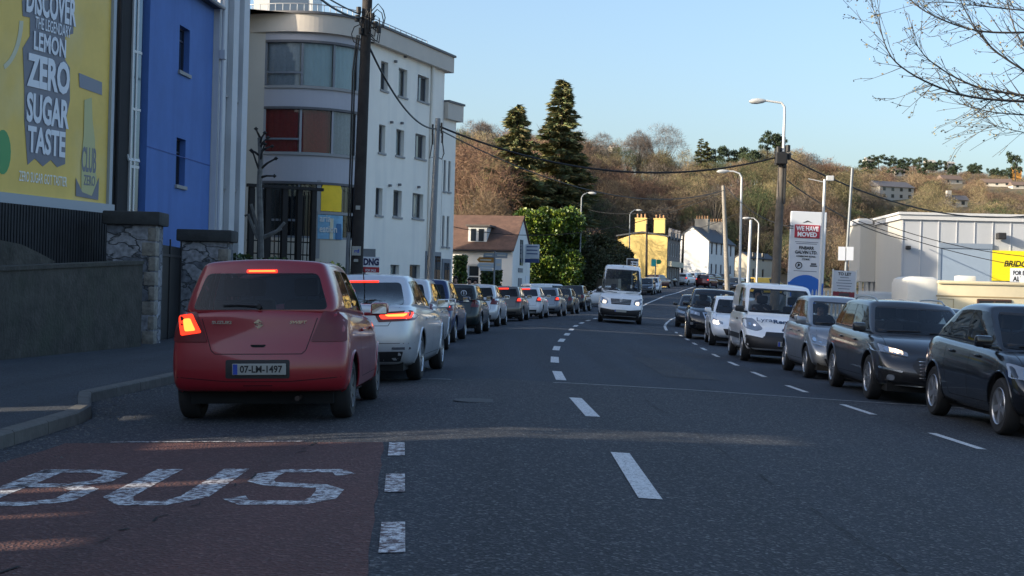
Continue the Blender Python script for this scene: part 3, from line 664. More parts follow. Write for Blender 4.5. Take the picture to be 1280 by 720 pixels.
def partner_extra(root, t, sp, k):
    W = k['W']
    q = onto(t, 'front', 0, .95, .004); 
    ink = M('logo_ink', (.03, .06, .12), .5)
    # lettering lies on the sloping bonnet
    a = onto(t, 'top', .0, 2.19-.62, .006); b = onto(t, 'top', .0, 2.19-.42, .006)
    up = (a-b).normalized(); O = b*.55+a*.45; n = Vector((-1, 0, 0)).cross(up)
    text('lettering', 'Lyra', .2, ink, root, O+n*.012+Vector((.42, 0, 0)), (-1, 0, 0), up, w=.36, h=.17, bold=.0)
    text('lettering', 'Rental', .2, ink, root, O+n*.012+Vector((-.03, 0, 0)), (-1, 0, 0), up, w=.50, h=.13, bold=.006)
    for ax in ('left', 'right'): patch(t, 'side_moulding', [(-1.3, .62), (1.0, .62), (1.0, .50), (-1.3, .50)], ax, .012, BLK, root, .15, .01)
    aerial(.55, 1.82)(root, t, sp, k)
    m = MB(); p = onto(t, 'front', 0, .74, .012); m.lathe([(.001, .01), (.05, .012), (.055, .0)], 'y', 8, tuple(p)); m.build('emblem', CHR, root)
PAR = dict(L=4.38, W=1.81, H=1.80, wb=2.73, roh=.80, wr=.32, sh=[(0, 1.12), (.5, 1.14), (1.6, 1.12), (3.2, 1.12), (3.7, 1.05), (4.1, .92), (4.38, .76)], zb=.24, fin=[.04, .0, 0, .06, .22, .40], nose=.20,
           rin=[.06, 0, 0, .02, .04, .05], cab=(.04, .12, 2.70, 3.62), wtf=.82, wbf=.93, rdrop=.05, fdrop=.09, rearwin=1, win=[(.53, .60, .60, .64), (.62, .915, .65, .90)], doors=[(.0, .0), (1.1, 1.0)], hood=3.6,
           front=[('headlight', [(-.88, .98), (-.66, .98), (-.44, .76), (-.60, .70), (-.86, .76)], LAMP, .012, True, .06), ('grille', [(-.40, .70), (.40, .70), (.44, .60), (-.44, .60)], BLK, .008), ('bumper', [(-.90, .62), (-.48, .56), (-.46, .60), (.46, .60), (.48, .56), (.90, .62), (.90, .27), (-.90, .27)], BLK, .012)],
           handles=[(.25, .95)], plates=[('front', .45, '131-D')], platex=-.1, rim='cap', mirmat=BLK, hmat=BLK, extra=partner_extra, seatrows=[.45])
def sprinter_extra(root, t, sp, k):
    h2 = k['h2']
    p = onto(t, 'front', 0, .98, .02); m = MB(); m.tube([(p.x+.075*math.cos(a*math.pi/10), p.y, p.z+.075*math.sin(a*math.pi/10)) for a in range(21)], .008, 6)
    for q in (90, 210, 330): m.tube([p, p+Vector((.07*math.cos(R(q)), 0, .07*math.sin(R(q))))], [.012, .004], 5)
    m.build('emblem', CHR, root)
    m = MB()
    for z in (.90, .96, 1.02): m.tube([onto(t, 'front', x, z, .012) for x in (-.42, -.2, 0, .2, .42)], .010, 5)
    m.build('grille_bars', ALU, root)
    m = MB(); zr = 2.6
    for x in (-.62, -.42): m.tube([(x, .6, zr-.1), (x, .6, zr+.2)], .02, 6)
    m.tube([(-.68, .6, zr+.2), (-.34, .6, zr+.2)], .03, 6); m.tube([(-.68, .1, zr+.1), (-.34, .1, zr+.1)], .02, 6); m.build('roof_rack', M('rack_white', (.6, .6, .6), .4), root, True)
    for s in (-1, 1):
        m = MB(); m.tube([onto(t, 'front', s*.75, 1.40, .03), onto(t, 'front', s*.20, 1.37, .03)], .012, 5); m.build('windscreen_wiper', BLK, root)
    p = onto(t, 'front', 0, 2.50, .01); m = MB(); m.tube([p, p+Vector((0, 0, .08))], .01, 5); m.build('roof_marker', BLK, root)
SPR = dict(L=5.9, W=1.99, H=2.62, wb=3.66, roh=1.2, wr=.345, sh=[(0, 1.30), (3, 1.34), (4.9, 1.36), (5.3, 1.26), (5.7, 1.10), (5.9, .96)], zb=.26, fin=[.06, 0, 0, .05, .20, .40], nose=.22,
           rin=[.05, 0, 0, .0, .0, .0], cab=(.03, .08, 4.25, 5.12), wtf=.80, wbf=.95, rdrop=.04, fdrop=.12, win=[(.78, .97, .80, .93)], doors=[(.9, .9), (1.9, 1.8)], hood=5.2, wcurve=.22,
           front=[('headlight', [(-.92, 1.14), (-.60, 1.06), (-.56, .86), (-.86, .84), (-.93, .94)], LAMP, .012, True, .05), ('grille', [(-.46, 1.08), (.46, 1.08), (.42, .84), (-.42, .84)], BLK, .008), ('bumper', [(-.97, .66), (-.4, .60), (.4, .60), (.97, .66), (.95, .28), (-.95, .28)], BLK, .012)],
           handles=[(1.1, 1.1)], plates=[('front', .56, '')], rim='cap', mirmat=BLK, extra=sprinter_extra, seatrows=[1.1])
SUV = dict(L=4.45, W=1.85, H=1.68, wb=2.64, roh=.85, wr=.35, sh=[(0, 1.10), (.5, 1.12), (1.6, 1.10), (3.3, 1.08), (3.9, 1.02), (4.45, .82)], zb=.26, fin=[.12, .03, 0, .03, .10, .22],
           cab=(.15, .55, 2.5, 3.3), wtf=.74, win=[(.10, .24, .14, .25), (.255, .52, .26, .52), (.535, .91, .535, .88)], doors=[(-1, -.8), (.0, .0), (1.1, 1.0)], hood=3.3,
           front=[('headlight', [(-.88, .98), (-.50, .88), (-.50, .78), (-.88, .84)], LAMP, .01, True), ('grille', [(-.42, .90), (.42, .90), (.30, .66), (-.30, .66)], CHR, .006), ('grille_core', [(-.36, .86), (.36, .86), (.26, .70), (-.26, .70)], BLK, .012), ('air_intake', [(-.62, .50), (.62, .50), (.52, .32), (-.52, .32)], BLK, .005), ('fog_light', [(-.80, .56), (-.70, .56), (-.70, .48), (-.80, .48)], LAMP, .008, True)],
           rear=[('tail_light', [(-.62, 1.08), (-.55, .90), (-.86, .88), (-.84, 1.08)], REDL, .012, True)],
           handles=[(-.6, .98), (.35, .96)], plates=[('front', .58, '')], rim='five', extra=mondeo_extra and None)
HYU = HATCH(L=4.0, W=1.77, H=1.46, front=[('headlight', [(-.86, .84), (-.50, .70), (-.50, .64), (-.84, .72)], LAMP, .01, True), ('grille', [(-.50, .52), (.50, .52), (.40, .34), (-.40, .34)], BLK, .006), ('badge_strip', [(-.3, .60), (.3, .60), (.28, .58), (-.28, .58)], CHR, .006)], plates=[])
def lit(root, t_ax, P, mat, nm, off, t, cell=.05):
    return patch(t, nm, rnd_poly(P, .03), t_ax, off, mat, root, cell, .01)
def add_lit(sp, items):
    """return a copy of sp whose lamps are switched on"""
    d = dict(sp); d['rear'] = list(sp.get('rear', []))+[(n, P, m, o, b) for (ax, n, P, m, o, b) in items if ax == 'rear']; d['front'] = list(sp.get('front', []))+[(n, P, m, o, b) for (ax, n, P, m, o, b) in items if ax == 'front']
    return d
# ---------------------------------------------------------------- ground, road, pavements, hills
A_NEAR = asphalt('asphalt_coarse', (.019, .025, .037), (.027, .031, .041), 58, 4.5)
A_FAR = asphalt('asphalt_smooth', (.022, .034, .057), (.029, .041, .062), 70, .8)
A_RED = asphalt('asphalt_red', (.125, .044, .036), (.092, .040, .037), 48, 1.2)
A_PAVE = asphalt('pavement_asphalt', (.046, .056, .072), (.066, .074, .088), 60, 1.2)
KERB = M('kerb_concrete', (.11, .105, .095), .85, var=.3, scale=6, bump=.3)
WP = worn_paint('road_paint', (.60, .61, .61), (.05, .052, .058), .38, 14)
WPR = worn_paint('road_paint_worn', (.66, .67, .67), (.075, .040, .040), .50, 17)
def frange(a, b, s):
    o = []; 
    while a < b-1e-6: o.append(a); a += s
    return o+[b]
def strip(name, ys, xsf, dz, mat, kind='structure', parent=None):
    """sheet following the road: xsf(y) gives the list of x"""
    V = []; Fc = []; n = None
    for y in ys:
        xs = xsf(y); n = len(xs); V += [(x, y, gz(x, y)+dz) for x in xs]
    for i in range(len(ys)-1):
        for k in range(n-1): Fc.append((i*n+k, i*n+k+1, (i+1)*n+k+1, (i+1)*n+k))
    o = npmesh(name, V, Fc, [mat], parent, smooth=True)
    if kind: o['kind'] = kind
    return o
def cx(y, a, b, n):     # cross positions incl. the crown
    c = xc(y)-.9; xs = [c+a+(b-a)*i/n for i in range(n+1)]
    return sorted(xs+[c])
def kl(y): return lerp_tab(KL, y)+.9
JY = 20.7
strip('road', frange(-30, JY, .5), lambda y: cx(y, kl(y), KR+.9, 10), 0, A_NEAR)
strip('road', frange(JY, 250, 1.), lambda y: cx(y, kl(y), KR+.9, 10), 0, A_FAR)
strip('red_bus_lane', frange(-20, 12.1, .5), lambda y: [kl(y)+xc(y)-.9+.35-.05*math.sin(y*2), -3., -2., -.66-(y-7)*.075+.01*math.sin(y*5)], .004, A_RED)
def kerb(side, y0, y1):
    m = MB(); ys = frange(y0, y1, .915)
    def px(y): return (kl(y)+xc(y)-.9) if side < 0 else (KR+xc(y))
    for a, b in zip(ys, ys[1:]):
        b -= .012; P = []
        for y in (a, b):
            x = px(y); z = gz(x, y); P.append([(x, y, z-.12), (x+side*.012, y, z+.105), (x+side*.03, y, z+.122), (x+side*.15, y, z+.125), (x+side*.15, y, z-.1)])
        for k in range(4):
            q = (P[0][k], P[1][k], P[1][k+1], P[0][k+1]); m.quad(*(q if side < 0 else q[::-1]))
        m.add(P[0], [(0, 1, 2, 3, 4)]); m.add(P[1], [(4, 3, 2, 1, 0)])
    tag(m.build('kerb', KERB), kind='structure')
kerb(-1, -20, 130); kerb(1, 0, 200)
strip('pavement', frange(-20, 112, 1.), lambda y: [xc(y)-.9+kl(y)-.15-i*1.0 for i in range(5)][::-1], .122, A_PAVE)
strip('pavement', frange(0, 200, 1.), lambda y: [KR+xc(y)+.15+i*1.2 for i in range(3)], .122, A_PAVE)
# terrain, one sheet
xs = sorted(set([-400, -300, -220, -160, -120, -90, -70, -55]+list(range(-45, 60, 3))+list(range(60, 130, 5))+list(range(130, 420, 10))+[450, 520, 600, 700]))
ys = sorted(set([-200, -100, -60]+list(range(-40, 140, 4))+list(range(140, 420, 7))+list(range(420, 720, 14))+[760, 850, 1000, 1300, 1700]))
V = []; 
for y in ys:
    for x in xs:
        d = -.16 if -7 < x-xc(y) < 11 and y < 255 else -.05
        V.append((x, y, terr(x, y)+d))
n = len(xs); Fc = [(i*n+k, i*n+k+1, (i+1)*n+k+1, (i+1)*n+k) for i in range(len(ys)-1) for k in range(n-1)]
G = M('hill_ground', (.10, .078, .045), .95, var=.5, scale=.06, bump=.6, bscale=.8, stain=((.03, .03, .03), .6, (.06, .08, .03)))
tag(npmesh('ground', V, Fc, [G], smooth=True), kind='structure')
strip('yard', frange(30, 110, 2.), lambda y: [KR+xc(y)+2.6+i*4 for i in range(12)], .02, M('yard_concrete', (.24, .235, .22), .9, var=.2, scale=1))
# --- markings
def mark(name, pts, wd, mat, dz=.005, w2=None):
    """flat marking along pts (x,y)"""
    m = MB()
    for (a, b), (c, d) in zip(pts, pts[1:]):
        l = math.hypot(c-a, d-b); nx, ny = -(d-b)/l*wd/2, (c-a)/l*wd/2; nseg = max(1, int(l/1.))
        for i in range(nseg):
            p0 = (a+(c-a)*i/nseg, b+(d-b)*i/nseg); p1 = (a+(c-a)*(i+1)/nseg, b+(d-b)*(i+1)/nseg)
            q = [(p0[0]-nx, p0[1]-ny), (p1[0]-nx, p1[1]-ny), (p1[0]+nx, p1[1]+ny), (p0[0]+nx, p0[1]+ny)]
            m.quad(*[(x, y, gz(x, y)+dz) for x, y in q])
    return tag(m.build(name, mat), kind='structure')
def curve(y0, y1, off, st=1.): return [(xc(y)+off, y) for y in frange(y0, y1, st)]
for y in [-2.5, 3.2, 9.2, 15.15, 21.2, 26.3, 31.8, 37.2, 42.6, 48, 53.4, 58.8, 64.2, 69.6, 75, 80.4, 86, 92, 98]: 
    ln = 2.6 if y < 20 else 2.3; mark('centre_dash', [(xc(y), y), (xc(y+ln), y+ln)], .155, WP)
mark('centre_line', curve(102, 185, 0), .16, WP)
for i in range(11):
    y = 14.33+i*3.95; mark('lane_dash', [(xc(y)+3.82, y), (xc(y+1.6)+3.82, y+1.6)], .10, WP)
mark('lane_line', curve(57, 190, 3.5), .11, WP)
for y, l in ((7.0, .92), (9.1, .9), (11.1, .95), (4.7, .9)): mark('bus_lane_dash', [(-.55-(y-7)*.075, y), (-.55-(y+l-7)*.075, y+l)], .13, WPR, .006)
for a, b in ((-3.35, -2.3), (-2.22, -1.72)): mark('stop_line', [(a, 12.14), (b, 12.15)], .05, WPR, .009)
mark('surface_joint', [(-4.2, JY-.1), (-1, JY-.15), (.8, JY-.1), (2.6, JY+.2), (4.8, JY+.1), (8, JY+.2)], .075, worn_paint('joint_tar', (.34, .34, .33), (.06, .06, .06), .40), .006)
# BUS, stretched letters
def letter(ch, x0, wd, y0, h):
    """stroke polygons in unit cells"""
    def st(P, t=.26, closed=False): return P
    m = MB(); T = .24
    S = {'B': [[(.12, 0), (.12, 1)], [(0, .94), (.62, .94), (.88, .84), (.88, .64), (.62, .52), (.1, .52)], [(.62, .52), (.90, .40), (.90, .14), (.62, .05), (0, .05)]],
         'U': [[(.14, 1), (.14, .22), (.32, .06), (.68, .06), (.86, .22), (.86, 1)]],
         'S': [[(.92, .80), (.78, .93), (.24, .93), (.10, .82), (.10, .64), (.24, .54), (.78, .47), (.90, .36), (.90, .16), (.76, .06), (.22, .06), (.06, .19)]]}[ch]
    for P in S:
        Q = [Vector((x0+a*wd, y0+b*h)) for a, b in P]; L_, R_ = [], []
        for i, p in enumerate(Q):
            t = (Q[min(i+1, len(Q)-1)]-Q[max(i-1, 0)]); 
            t = Vector((t.x/wd, t.y/h)).normalized(); n = Vector((-t.y, t.x)); d = Vector((n.x*.14*wd*1.0, n.y*.05*h)); L_.append(p+d); R_.append(p-d)
        for i in range(len(Q)-1): m.quad(*[(q.x, q.y, gz(q.x, q.y)+.0062) for q in (R_[i], R_[i+1], L_[i+1], L_[i])])
    return m
bl = MB()
for ch, x0 in (('B', -3.30), ('U', -2.50), ('S', -1.72)):
    m = letter(ch, x0, .66, 8.55, 1.75); tag(m.build('road_lettering', WPR), kind='structure')
# cracks
rc = random.Random(5)
CR_ = M('crack_dark', (.008, .008, .009), .95)  # near-black tone of the crack ribbons
def crack(name, pts, wd=.018):
    P = []
    for (a, b), (c, d) in zip(pts, pts[1:]):
        for i in range(10): t = i/10; P.append((a+(c-a)*t+rc.uniform(-.03, .03), b+(d-b)*t+rc.uniform(-.06, .06)))
    m = MB(); 
    for p, q in zip(P, P[1:]):
        l = math.hypot(q[0]-p[0], q[1]-p[1]); w_ = wd*rc.uniform(.1, .7); nx, ny = -(q[1]-p[1])/l*w_, (q[0]-p[0])/l*w_
        if rc.random() < .6: m.quad(*[(x, y, gz(x, y)+.0095) for x, y in ((p[0]-nx, p[1]-ny), (q[0]-nx, q[1]-ny), (q[0]+nx, q[1]+ny), (p[0]+nx, p[1]+ny))])
    tag(m.build(name, CR_), kind='structure')
crack('road_crack', [(-2.6, 5.4), (-2.1, 7.2), (-1.85, 8.6), (-1.75, 9.9), (-1.62, 11.4), (-1.6, 12.6)])
crack('road_crack', [(2.05, 6.0), (2.0, 8.), (1.9, 10.5), (1.8, 14), (1.7, 19.5)], .008)
for x0, x1, y0, y1, mt in ((2.6, 3.5, 24, 31, A_NEAR),):
    strip('road_patch', frange(y0, y1, .5), lambda y, a=x0, b=x1: [a, b], .004, mt)
# grit gathered in the gutter
n = 500; V = []; Fc = []; rg = random.Random(8)
for i in range(n):
    y = rg.uniform(9, 24); x = kl(y)+xc(y)-.9+abs(rg.gauss(0, .22))+.03; s = rg.uniform(.006, .022); z = gz(x, y)+.004; a = rg.uniform(0, 6.28); b = len(V)
    V += [(x+s*math.cos(a+q), y+s*math.sin(a+q), z) for q in (0, 2.1, 4.2)]+[(x, y, z+s*.8)]; Fc += [(b, b+1, b+3), (b+1, b+2, b+3), (b+2, b, b+3)]
tag(npmesh('gutter_grit', V, Fc, [M('grit', (.10, .095, .09), .9, island=.5)]), kind='stuff')
m = MB(); x, y = .0, 16.9; m.lathe([(.001, .005), (.29, .005), (.30, .001)], 'z', 20, (-.35, 16.6, gz(-.35, 16.6))); tag(m.build('manhole_cover', M('cast_iron', (.03, .03, .032), .6, .6, bump=.5)), kind='structure')
# ---------------------------------------------------------------- buildings and walls
WIN = M('window_glass', (.02, .026, .034), .04, spec=.8); FRM = M('frame_grey', (.17, .19, .22), .5); FRW = M('frame_white', (.62, .63, .62), .45)
SILLB = M('blue_sill', (.05, .11, .34), .7); SILL = M('stone_sill', (.30, .30, .30), .8); BLIND = M('sky_tinted_blind', (.55, .70, .74), .75, var=.06, scale=3); CURT = M('red_curtain', (.38, .035, .030), .9, var=.25, scale=12)  # blind tone lightened towards blue for sky reflected in the glass
NETC = M('net_curtain', (.45, .48, .52), .9, var=.2, scale=14)
PANE = glass_mat('window_pane', (.80, .85, .88), .01, 1.55)
def wall_open(mb, x0, x1, z0, z1, ops, y=0, rev=.12):
    """outer face at y with openings (x0,x1,z0,z1) and their reveals"""
    X = sorted(set([x0, x1]+[o[i] for o in ops for i in (0, 1)])); Z = sorted(set([z0, z1]+[o[i] for o in ops for i in (2, 3)]))
    X = [v for v in X if x0-1e-6 <= v <= x1+1e-6]; Z = [v for v in Z if z0-1e-6 <= v <= z1+1e-6]
    for a, b in zip(X, X[1:]):
        for c, d in zip(Z, Z[1:]):
            mx, mz = (a+b)/2, (c+d)/2
            if any(o[0] < mx < o[1] and o[2] < mz < o[3] for o in ops): continue
            mb.quad((a, y, c), (b, y, c), (b, y, d), (a, y, d))
    for o in ops:
        a, b, c, d = o[:4]; mb.quad((a, y, c), (a, y, d), (a, y+rev, d), (a, y+rev, c)); mb.quad((b, y, c), (b, y+rev, c), (b, y+rev, d), (b, y, d))
        mb.quad((a, y, d), (b, y, d), (b, y+rev, d), (a, y+rev, d)); mb.quad((a, y, c), (a, y+rev, c), (b, y+rev, c), (b, y, c))
def window(parent, x0, x1, z0, z1, y=0, rev=.12, fr=FRM, bars=(), hb=(), behind=None, sill=True, t=.05, name='window'):
    m = MB(); yy = y+rev-.05
    m.box(x0, x1, yy, yy+.05, z0, z0+t); m.box(x0, x1, yy, yy+.05, z1-t, z1); m.box(x0, x0+t, yy+.001, yy+.049, z0+t, z1-t); m.box(x1-t, x1, yy+.001, yy+.049, z0+t, z1-t)
    for b in bars: m.box(x0+(x1-x0)*b-t*.5, x0+(x1-x0)*b+t*.5, yy+.002, yy+.048, z0+t, z1-t)
    for b in hb: m.box(x0+t, x1-t, yy+.003, yy+.047, z0+(z1-z0)*b-t*.4, z0+(z1-z0)*b+t*.4)
    w_ = m.build(name, fr, parent)
    p = MB(); p.quad((x0+.01, yy+.03, z0+.01), (x1-.01, yy+.03, z0+.01), (x1-.01, yy+.03, z1-.01), (x0+.01, yy+.03, z1-.01)); p.build('pane', PANE if behind else WIN, w_)
    if behind:
        q = MB(); n = 10
        for i in range(n): 
            a, b = x0+(x1-x0)*i/n, x0+(x1-x0)*(i+1)/n; q.quad((a, yy+.12+.03*(i % 2), z0), (b, yy+.12+.03*((i+1) % 2), z0), (b, yy+.12+.03*((i+1) % 2), z1), (a, yy+.12+.03*(i % 2), z1))
        q.build('curtain', behind, w_)
    if sill:
        s = MB(); s.box(x0-.06, x1+.06, y-.06, y+.02, z0-.09, z0-.002); s.build('sill', SILL, w_)
    return w_
def frame_at(x, y, ang, name, label, cat, z=0., group=None): return thing(name, label, cat, (x, y, z), ang, group)

# ---- blue house
bO = at(183, 200, 34.2); bO = (bO.x, bO.y); bA = math.atan2(1, .0755)
L_b = onpl(264, 150, bO, bA)[0]; HB = 8.75
BLUE = M('blue_render', (.075, .165, .44), .8, var=.14, scale=.8, stain=((1.8, 1.8, .2), .6, (.055, .125, .36)))
h = frame_at(bO[0], bO[1], bA, 'house', 'bright blue rendered house with two narrow windows facing the street', 'house')
ops = []
for (pa, pb, pc, pd) in ((224, 237, 91, 34), (220, 231.5, 232, 173)):
    x0 = onpl(pa, (pc+pd)/2, bO, bA)[0]; x1 = onpl(pb, (pc+pd)/2, bO, bA)[0]; z0 = onpl((pa+pb)/2, pc, bO, bA)[1]; z1 = onpl((pa+pb)/2, pd, bO, bA)[1]; ops.append((x0, x1, z0, z1))
ops.append((ops[0][0], ops[0][1], -.9+.6+.2, 1.2)) if 0 else None
m = MB(); wall_open(m, 0, L_b, -.3, HB, ops, rev=.16); m.quad((0, 7, -.3), (0, 0, -.3), (0, 0, HB), (0, 7, HB)); m.quad((0, 7, HB), (0, 0, HB), (L_b, 0, HB), (L_b, 7, HB)) ; m.quad((L_b, 0, -.3), (L_b, 7, -.3), (L_b, 7, HB), (L_b, 0, HB)); m.build('wall', BLUE, h)
for o in ops:
    window(h, *o, rev=.20, fr=M('frame_navy2', (.02, .03, .07), .5), hb=(.72,), t=.045); m = MB(); m.box(o[0]+.002, o[0]+.03, .10, .149, o[2]+.05, o[3]-.05); m.build('window_edge', FRW, h)
m = MB(); m.box(.02, L_b-.02, -.012, .02, 4.45, 4.47); m.build('string_course', M('blue_trim', (.03, .08, .3), .7), h)
m = MB(); m.box(-.1, L_b, -.22, 7.1, HB, HB+.12); m.prism([(-.2, HB+.12), (7.1, HB+.12), (3.4, HB+.9)], 'x', -.1, L_b); m.build('roof', M('slate', (.05, .055, .065), .7, var=.3, scale=6), h)
m = MB(); m.tube([(-.1, -.27, HB+.03), (L_b, -.27, HB+.03)], .06, 8); m.build('gutter', M('gutter_grey', (.3, .31, .33), .5), h)
# ---- dark stair tower between the billboard and the blue house
tO = at(139, 200, 33.0); tO = (tO.x, tO.y); dx, dy = bO[0]-.15-tO[0], 34.1-tO[1]; tA = math.atan2(dy, dx); TL = math.hypot(dx, dy); DRKW = M('dark_render', (.02, .021, .024), .8, var=.2, scale=2)
h = frame_at(tO[0], tO[1], tA, 'stair_tower', 'dark stair tower with a tall glazed strip between billboard and blue house', 'building')
m = MB(); m.box(0, TL, 0, 5, -.3, 9.6); m.build('wall', DRKW, h)
xg0 = onpl(163, 100, tO, tA)[0]; xg1 = TL-.06
for i in range(6):
    z0 = 1.2+i*1.35; m = MB(); m.box(xg0, xg1, -.05, -.004, z0, z0+.06); m.box(xg0, xg0+.06, -.05, -.004, z0+.06, z0+1.35); m.box((xg0+xg1)/2-.03, (xg0+xg1)/2+.03, -.05, -.004, z0+.06, z0+1.35); wv_ = m.build('window', FRW, h)
    p = MB(); p.box(xg0+.06, xg1, -.03, -.003, z0+.06, z0+1.35); p.build('pane', M('sky_pane', (.10, .13, .17), .06, .7), wv_)
m = MB(); m.tube([(xg0-.6, -.08, 0), (xg0-.6, -.08, 9.5)], .05, 8); m.build('downpipe', DRKW, h)
m = MB(); T = Matrix.Translation((TL-.15, -.02, 4.05)) @ Matrix.Rotation(R(-22), 4, 'X'); m.T = T; m.box(-.35, .12, -.04, .0, 0, 1.0); m.build('open_window', FRW, h)
# ---- pale terrace with projecting piers
pO = (bO[0]+L_b*math.cos(bA), bO[1]+L_b*math.sin(bA)); PALE = M('pale_render', (.56, .57, .59), .8, var=.06, scale=1.5)
L_p = onpl(301, 200, pO, bA)[0]; HP = 10.5
h = frame_at(pO[0], pO[1], bA, 'house', 'pale grey terrace house with tall white piers beside the blue house', 'house')
cols = [onpl(q, 200, pO, bA)[0] for q in (263, 273, 281, 288, 294, 301)]
ops = []
for a, b in ((cols[1]+.05, cols[2]-.08), (cols[3]+.05, cols[4]-.03)):
    for z in (1.6, 4.0, 6.6): ops.append((a, b, z, z+1.45))
m = MB(); wall_open(m, 0, L_p, -.3, HP, ops); m.box(0.01, L_p-.01, .13, 7, -.3, HP-.01); m.build('wall', M('recess_grey_render', (.42, .43, .45), .8, var=.08, scale=2), h)  # darker grey render of the recessed bays
for o in ops: window(h, *o, fr=FRM, hb=(.5,))
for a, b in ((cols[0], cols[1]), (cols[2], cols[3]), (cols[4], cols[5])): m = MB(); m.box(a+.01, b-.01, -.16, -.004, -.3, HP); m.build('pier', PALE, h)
m = MB(); m.tube([(cols[0]+.1, -.24, 0), (cols[0]+.1, -.24, HP)], .05, 8); m.box(cols[0], cols[0]+.22, -.32, -.17, 7.4, 7.65); m.build('downpipe', PALE, h)

# ---- grey apartment block: curved end + street front
GREY = M('beige_grey_render', (.58, .53, .45), .85, var=.05, scale=.7, stain=((1.2, 1.2, .15), .22, (.38, .37, .34))); LIL = M('lilac_grey_render', (.42, .42, .46), .8, var=.04, scale=1)
GRF = M('pale_grey_render', (.84, .80, .72), .85, var=.06, scale=.6, stain=((1.6, 1.6, .12), .4, (.62, .61, .58))); CORN = M('cornice_render', (.54, .49, .43), .85, var=.06, scale=1)
c0 = at(457, 200, 62.0); cO = (c0.x, c0.y); cA = R(70)
L_c = onpl(553, 200, cO, cA)[0]; ZT = onpl(467, 33, cO, cA)[1]; ZC = onpl(467, 55, cO, cA)[1]
h = frame_at(cO[0], cO[1], cA, 'apartment_block', 'four storey pale grey apartment block with curved glazed corner and flat parapet', 'building')
def rect(pa, pb, pt, pbm): 
    xm, zm = (pa+pb)/2, (pt+pbm)/2; return (onpl(pa, zm, cO, cA)[0], onpl(pb, zm, cO, cA)[0], onpl(xm, pbm, cO, cA)[1], onpl(xm, pt, cO, cA)[1])
ops = [rect(476, 485, 77, 113), rect(498, 509, 86, 121), rect(522, 536, 95, 127),
       rect(473.5, 481.5, 156, 191), rect(495, 505, 162, 195), rect(519, 532, 168, 198),
       rect(469.5, 478, 235, 269), rect(491.5, 502, 238, 271), rect(515.5, 529, 242, 273),
       rect(488, 499, 331, 347), rect(512, 525, 331, 349)]
m = MB(); wall_open(m, 0, L_c, -.3, ZC, ops, rev=.22); m.box(0.02, L_c-.02, .3, 9, -.3, ZC-.02); m.quad((L_c, 0, -.3), (L_c, 9, -.3), (L_c, 9, ZC), (L_c, 0, ZC)); m.build('wall', GRF, h)
for i, o in enumerate(ops): window(h, *o, rev=.22, fr=FRM, bars=(.4,) if i % 3 == 2 else (), behind=[None, NETC, None, NETC, BLIND][i % 5], t=.06)
m = MB(); m.box(.0, L_c+.5, -.28, 9, ZC, ZT); m.build('cornice', CORN, h)
m = MB(); m.box(-.06, L_c+.58, -.36, 9, ZT, ZT+.10); m.build('coping', M('dark_coping', (.10, .10, .11), .6), h)
m = MB()
for i in range(12): x = .2+i*(L_c*.78)/11; m.tube([(x, .25, ZT+.1), (x, .25, ZT+.45)], .02, 5)
m.tube([(0, .25, ZT+.45), (L_c*.8, .25, ZT+.45)], .022, 5); m.tube([(0, .25, ZT+.28), (L_c*.8, .25, ZT+.28)], .012, 5); m.build('roof_railing', M('rail_metal', (.35, .37, .4), .4, .5), h)
xd = onpl(536.5, 200, cO, cA)[0]; m = MB(); m.tube([(xd, -.08, 0), (xd, -.08, ZC)], .07, 8); m.build('downpipe', GRF, h)
for (pa, pz) in ((493, 77), (505, 71), (488, 153), (501, 154), (486, 232), (498, 231), (522, 234)):
    s_, z_ = onpl(pa, pz, cO, cA); m = MB(); m.bbox(s_-.06, s_+.06, -.14, -.0, z_-.05, z_+.06, .02); m.build('wall_vent', M('vent_grey', (.16, .16, .17), .6), h)
# ground floor dark glazed recess at the far end
a0 = onpl(531, 340, cO, cA)[0]
m = MB(); m.box(a0, L_c+.02, -.06, -.005, -.2, 3.0)
gz_ = m.build('shopfront', FRM, h)
for i in range(3):
    x0 = a0+.1+i*(L_c-a0-.1)/3; m = MB(); m.box(x0, x0+(L_c-a0-.1)/3-.1, -.09, -.07, .3, 1.5); m.box(x0, x0+(L_c-a0-.1)/3-.1, -.09, -.07, 1.6, 2.8); m.build('pane', WIN, gz_)
# curved corner: plan points from far left to the corner, in world space
lw = at(301, 200, 60.6); lc = at(328, 200, 60.3)
inv = h.matrix_world.inverted() if 0 else Matrix.Rotation(-cA, 4, 'Z') @ Matrix.Translation((-cO[0], -cO[1], 0))
A2 = Vector((lc.x, lc.y)); B2 = Vector(cO); chord = B2-A2; nrm = Vector((chord.y, -chord.x)).normalized()
NS = 24
def arc(t, off=0): 
    p = A2+chord*t+nrm*(1.0*4*t*(1-t)+off); q = inv @ Vector((p.x, p.y, 0)); return (q.x, q.y)
def arcwall(z0, z1, off, mat, name, t0=0, t1=1, parent=h, thick=.3):
    m = MB(); n = max(2, int(NS*(t1-t0)))
    for i in range(n):
        a, b = t0+(t1-t0)*i/n, t0+(t1-t0)*(i+1)/n; p, q, p2, q2 = arc(a, off), arc(b, off), arc(a, off-thick), arc(b, off-thick)
        m.quad((*p, z0), (*q, z0), (*q, z1), (*p, z1)); m.quad((*p, z1), (*q, z1), (*q2, z1), (*p2, z1)); m.quad((*p, z0), (*p2, z0), (*q2, z0), (*q, z0))
    for tt, fl in ((t0, 0), (t1, 1)):
        p, p2 = arc(tt, off), arc(tt, off-thick); m.quad((*p, z0), (*p, z1), (*p2, z1), (*p2, z0))
    return m.build(name, mat, parent, True, 30)
def zat(py, px=385): return at(px, py, 60.3).z
Zs = [(zat(110), zat(53)), (zat(193), zat(136)), (zat(298), zat(229))]
TE = .905
